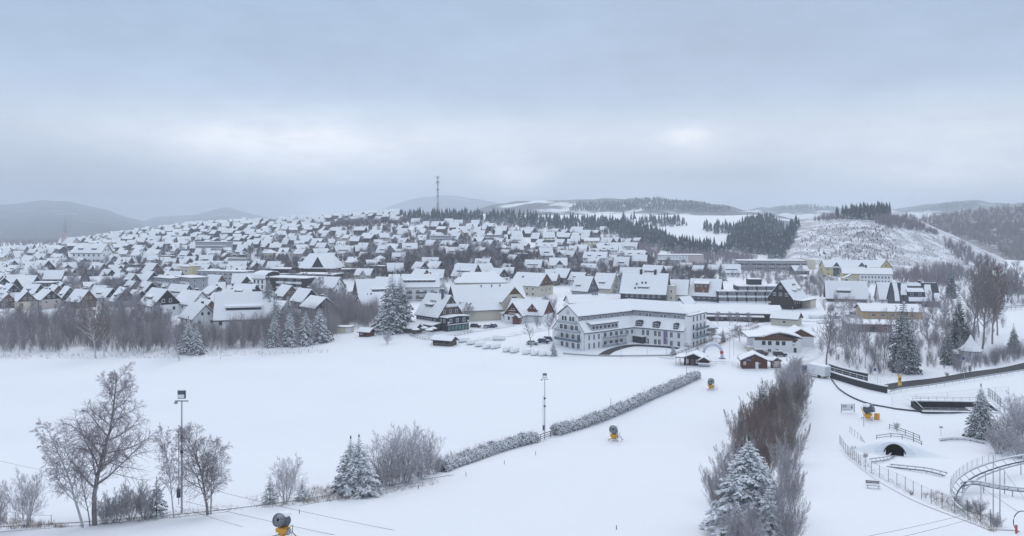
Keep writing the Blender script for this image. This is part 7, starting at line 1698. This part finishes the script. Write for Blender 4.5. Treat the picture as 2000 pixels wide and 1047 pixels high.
# ------------------------------------------------------------------ cars
def car_proto(paint, snow=.12, kind=0):
    r = thing('parked_car', '', 'car'); hw = .88
    prof = [(-2.1, .32), (2.1, .32), (2.15, .75), (2.0, .95), (1.0, 1.0), (-1.9, 1.02), (-2.15, .85)] if kind == 0 else [(-2.2, .34), (2.2, .34), (2.25, .8), (2.1, 1.02), (1.2, 1.08), (-2.1, 1.1), (-2.25, .9)]
    m = MB().exty(prof, -hw, hw); m.build('body', paint, r)
    top = [(1.0, 1.0), (.25, 1.44), (-1.3, 1.46), (-1.95, 1.02)] if kind == 0 else [(1.2, 1.08), (.4, 1.66), (-1.7, 1.68), (-2.1, 1.1)]
    g_ = MB().exty(list(reversed(top)), -.78, .78); g_.build('windows', 'glass_dark', r)
    zt = top[1][1]; MB().box(top[2][0], top[1][0], -.76, .76, zt + .0, zt + .05).build('roof_panel', paint, r)
    wm = MB().lathe([(.18, -.11), (.33, -.1), (.33, .1), (.18, .11)], 12); wm.v = [(a, c, b) for a, b, c in wm.v]; me = wm.mesh('wheel', 'rubber')
    for x in (-1.3, 1.3):
        for y in (-.8, .8): add('wheel', me, r, (x, y, .33))
    if snow > .05:
        MB().sheet([(-.74, zt + .06), (0, zt + .06 + snow), (.74, zt + .06)], top[2][0] - .1, top[1][0] + .1, .05, 4, 2, .02, random.Random(3)).build('snow', 'roof_snow', r)
        MB().box(1.1, 2.05, -.8, .8, 1.003, 1.02 + snow * .8).build('snow', 'roof_snow', r)
    if snow > .25:
        d_ = MB().lathe([(1.0, 0), (1.02, .3), (.99, .58), (.93, .8), (.78, .92), (.4, .99), (.05, 1.01)], 14); d_.v = [(x * q_ * 2.36 - .02, y * q_ * 1.06, .2 + z * (1.5 if k < 9 else 1.5)) for k, (x, y, z) in enumerate(d_.v) for q_ in [((x*x + y*y) ** .5) / max((x**8 + y**8) ** .125, 1e-6)]]; d_.build('snow', 'roof_snow', r, smooth=True)
    if snow > 9:
        MB().sheet([(-1.02, .5), (-.84, zt + .12), (0, zt + snow), (.84, zt + .12), (1.02, .5)], top[2][0] - .75, top[1][0] + 1.0, .06, 5, 2, .03, random.Random(4)).build('snow', 'roof_snow', r)
    return r
CP = [car_proto('car_black', .08, 1), car_proto('car_wine', .05, 1), car_proto('car_silver', .3), car_proto('car_black', .3), car_proto('car_red', .14), car_proto('car_blue', .14, 1), car_proto('car_silver', .14)]
used = set()
def car(k, px, py, rot, label, group):
    r = CP[k] if k not in used else copy_tree(CP[k]); used.add(k); r.location = P(px, py, .05); r.rotation_euler = (0, 0, R(rot)); tag(r, label, 'car', group)
car(1, 1487, 694, -14, 'wine-dark estate car behind the ticket hut', 'cars before the chalet'); car(0, 1523, 696, -6, 'black car in front of the arched-gable chalet', 'cars before the chalet'); car(3, 1452, 700, 40, 'dark car half hidden left of the ticket hut', 'cars before the chalet')
car(0, 929, 640, -8, 'black car parked right of the guest house porch', 'cars by the guest house'); car(6, 951, 641, 70, 'snow-topped car next to the black one', 'cars by the guest house'); car(5, 964, 640, 70, 'dark snow-topped car nearest the chalet', 'cars by the guest house')
_bl = ['under the guest house terrace', 'right of the clipped bush', 'with a dark rear', 'beside the small bare tree', 'fifth along the meadow', 'with blunt back to the field', 'round as a snowball', 'before the hotel car park', 'tall and bulky', 'next to the young spruce', 'closest to the hotel corner']
for i, (x, y, rot, k) in enumerate([(905, 668, 40, 2), (922, 672, 50, 2), (938, 676, 52, 3), (952, 680, 58, 2), (968, 680, 60, 2), (991, 686, 66, 2), (1005, 688, 66, 3), (1030, 691, 60, 2), (1046, 693, 64, 2), (1062, 694, 60, 2), (1076, 694, 60, 2)]): car(k, x, y, rot, 'snow-buried car ' + _bl[i], 'snow-buried cars along the meadow edge')
for i, (x, y, rot, k) in enumerate([(1040, 673, -10, 6), (1062, 670, -14, 5), (1072, 666, -10, 5), (975, 664, -6, 2)]): car(k, x, y, rot, ['silver car on the street left of the hotel', 'blue-grey car beside the hotel gable', 'second dark car beside the hotel gable', 'snowed-in car across the street from the chalet'][i], 'cars on the street left of the hotel')
_pk = [(1640, 624, 6), (1652, 628, 3), (1612, 622, 2), (1668, 616, 5), (1676, 613, 4), (1684, 611, 5), (1692, 609, 6), (1700, 607, 4), (1660, 621, 6), (1590, 622, 2), (1606, 632, 2), (1710, 606, 6)]
_pl = ['silver van-like car in the middle of the car park', 'dark car under thick snow in the car park', 'white-topped car at the near corner of the car park', 'blue car in the row behind the car park', 'red car in the row by the hedge', 'dark blue car in the row by the hedge', 'silver car in the row by the hedge', 'red car at the far end of the row', 'silver car behind the snow-covered one', 'snowed-in car below the white-framed gable house', 'snowed-in car at the car park entrance', 'last silver car beside the orange villa']
for i, (x, y, k) in enumerate(_pk): car(k, x, y, -30 + i * 7 % 20, _pl[i], 'cars in the car park below the hedge')
for i, x in enumerate(range(1556, 1640, 9)): car((2, 6, 5, 3)[i % 4], x, 541 + (i % 3) * 2, 60, 'tiny snow-topped car parked before the yellow houses', 'cars parked before the yellow houses')
for k, r in enumerate(CP):
    if k not in used:
        for ch in list(r.children_recursive) + [r]: bpy.data.objects.remove(ch)

# ------------------------------------------------------------------ labels: tell look-alikes apart by their order from the left
_by = defaultdict(list)
for o in COL.objects:
    if o.get('label') and o.get('category'): _by[o['label']].append(o)
for lab, lst in _by.items():
    if 1 < len(lst) <= len(ORD) and len(lab.split()) <= 13:
        lst.sort(key=lambda o: o.location.x / max(o.location.y, 1))
        for i, o in enumerate(lst): o['label'] = f'{lab}, {ORD[i]} from left'
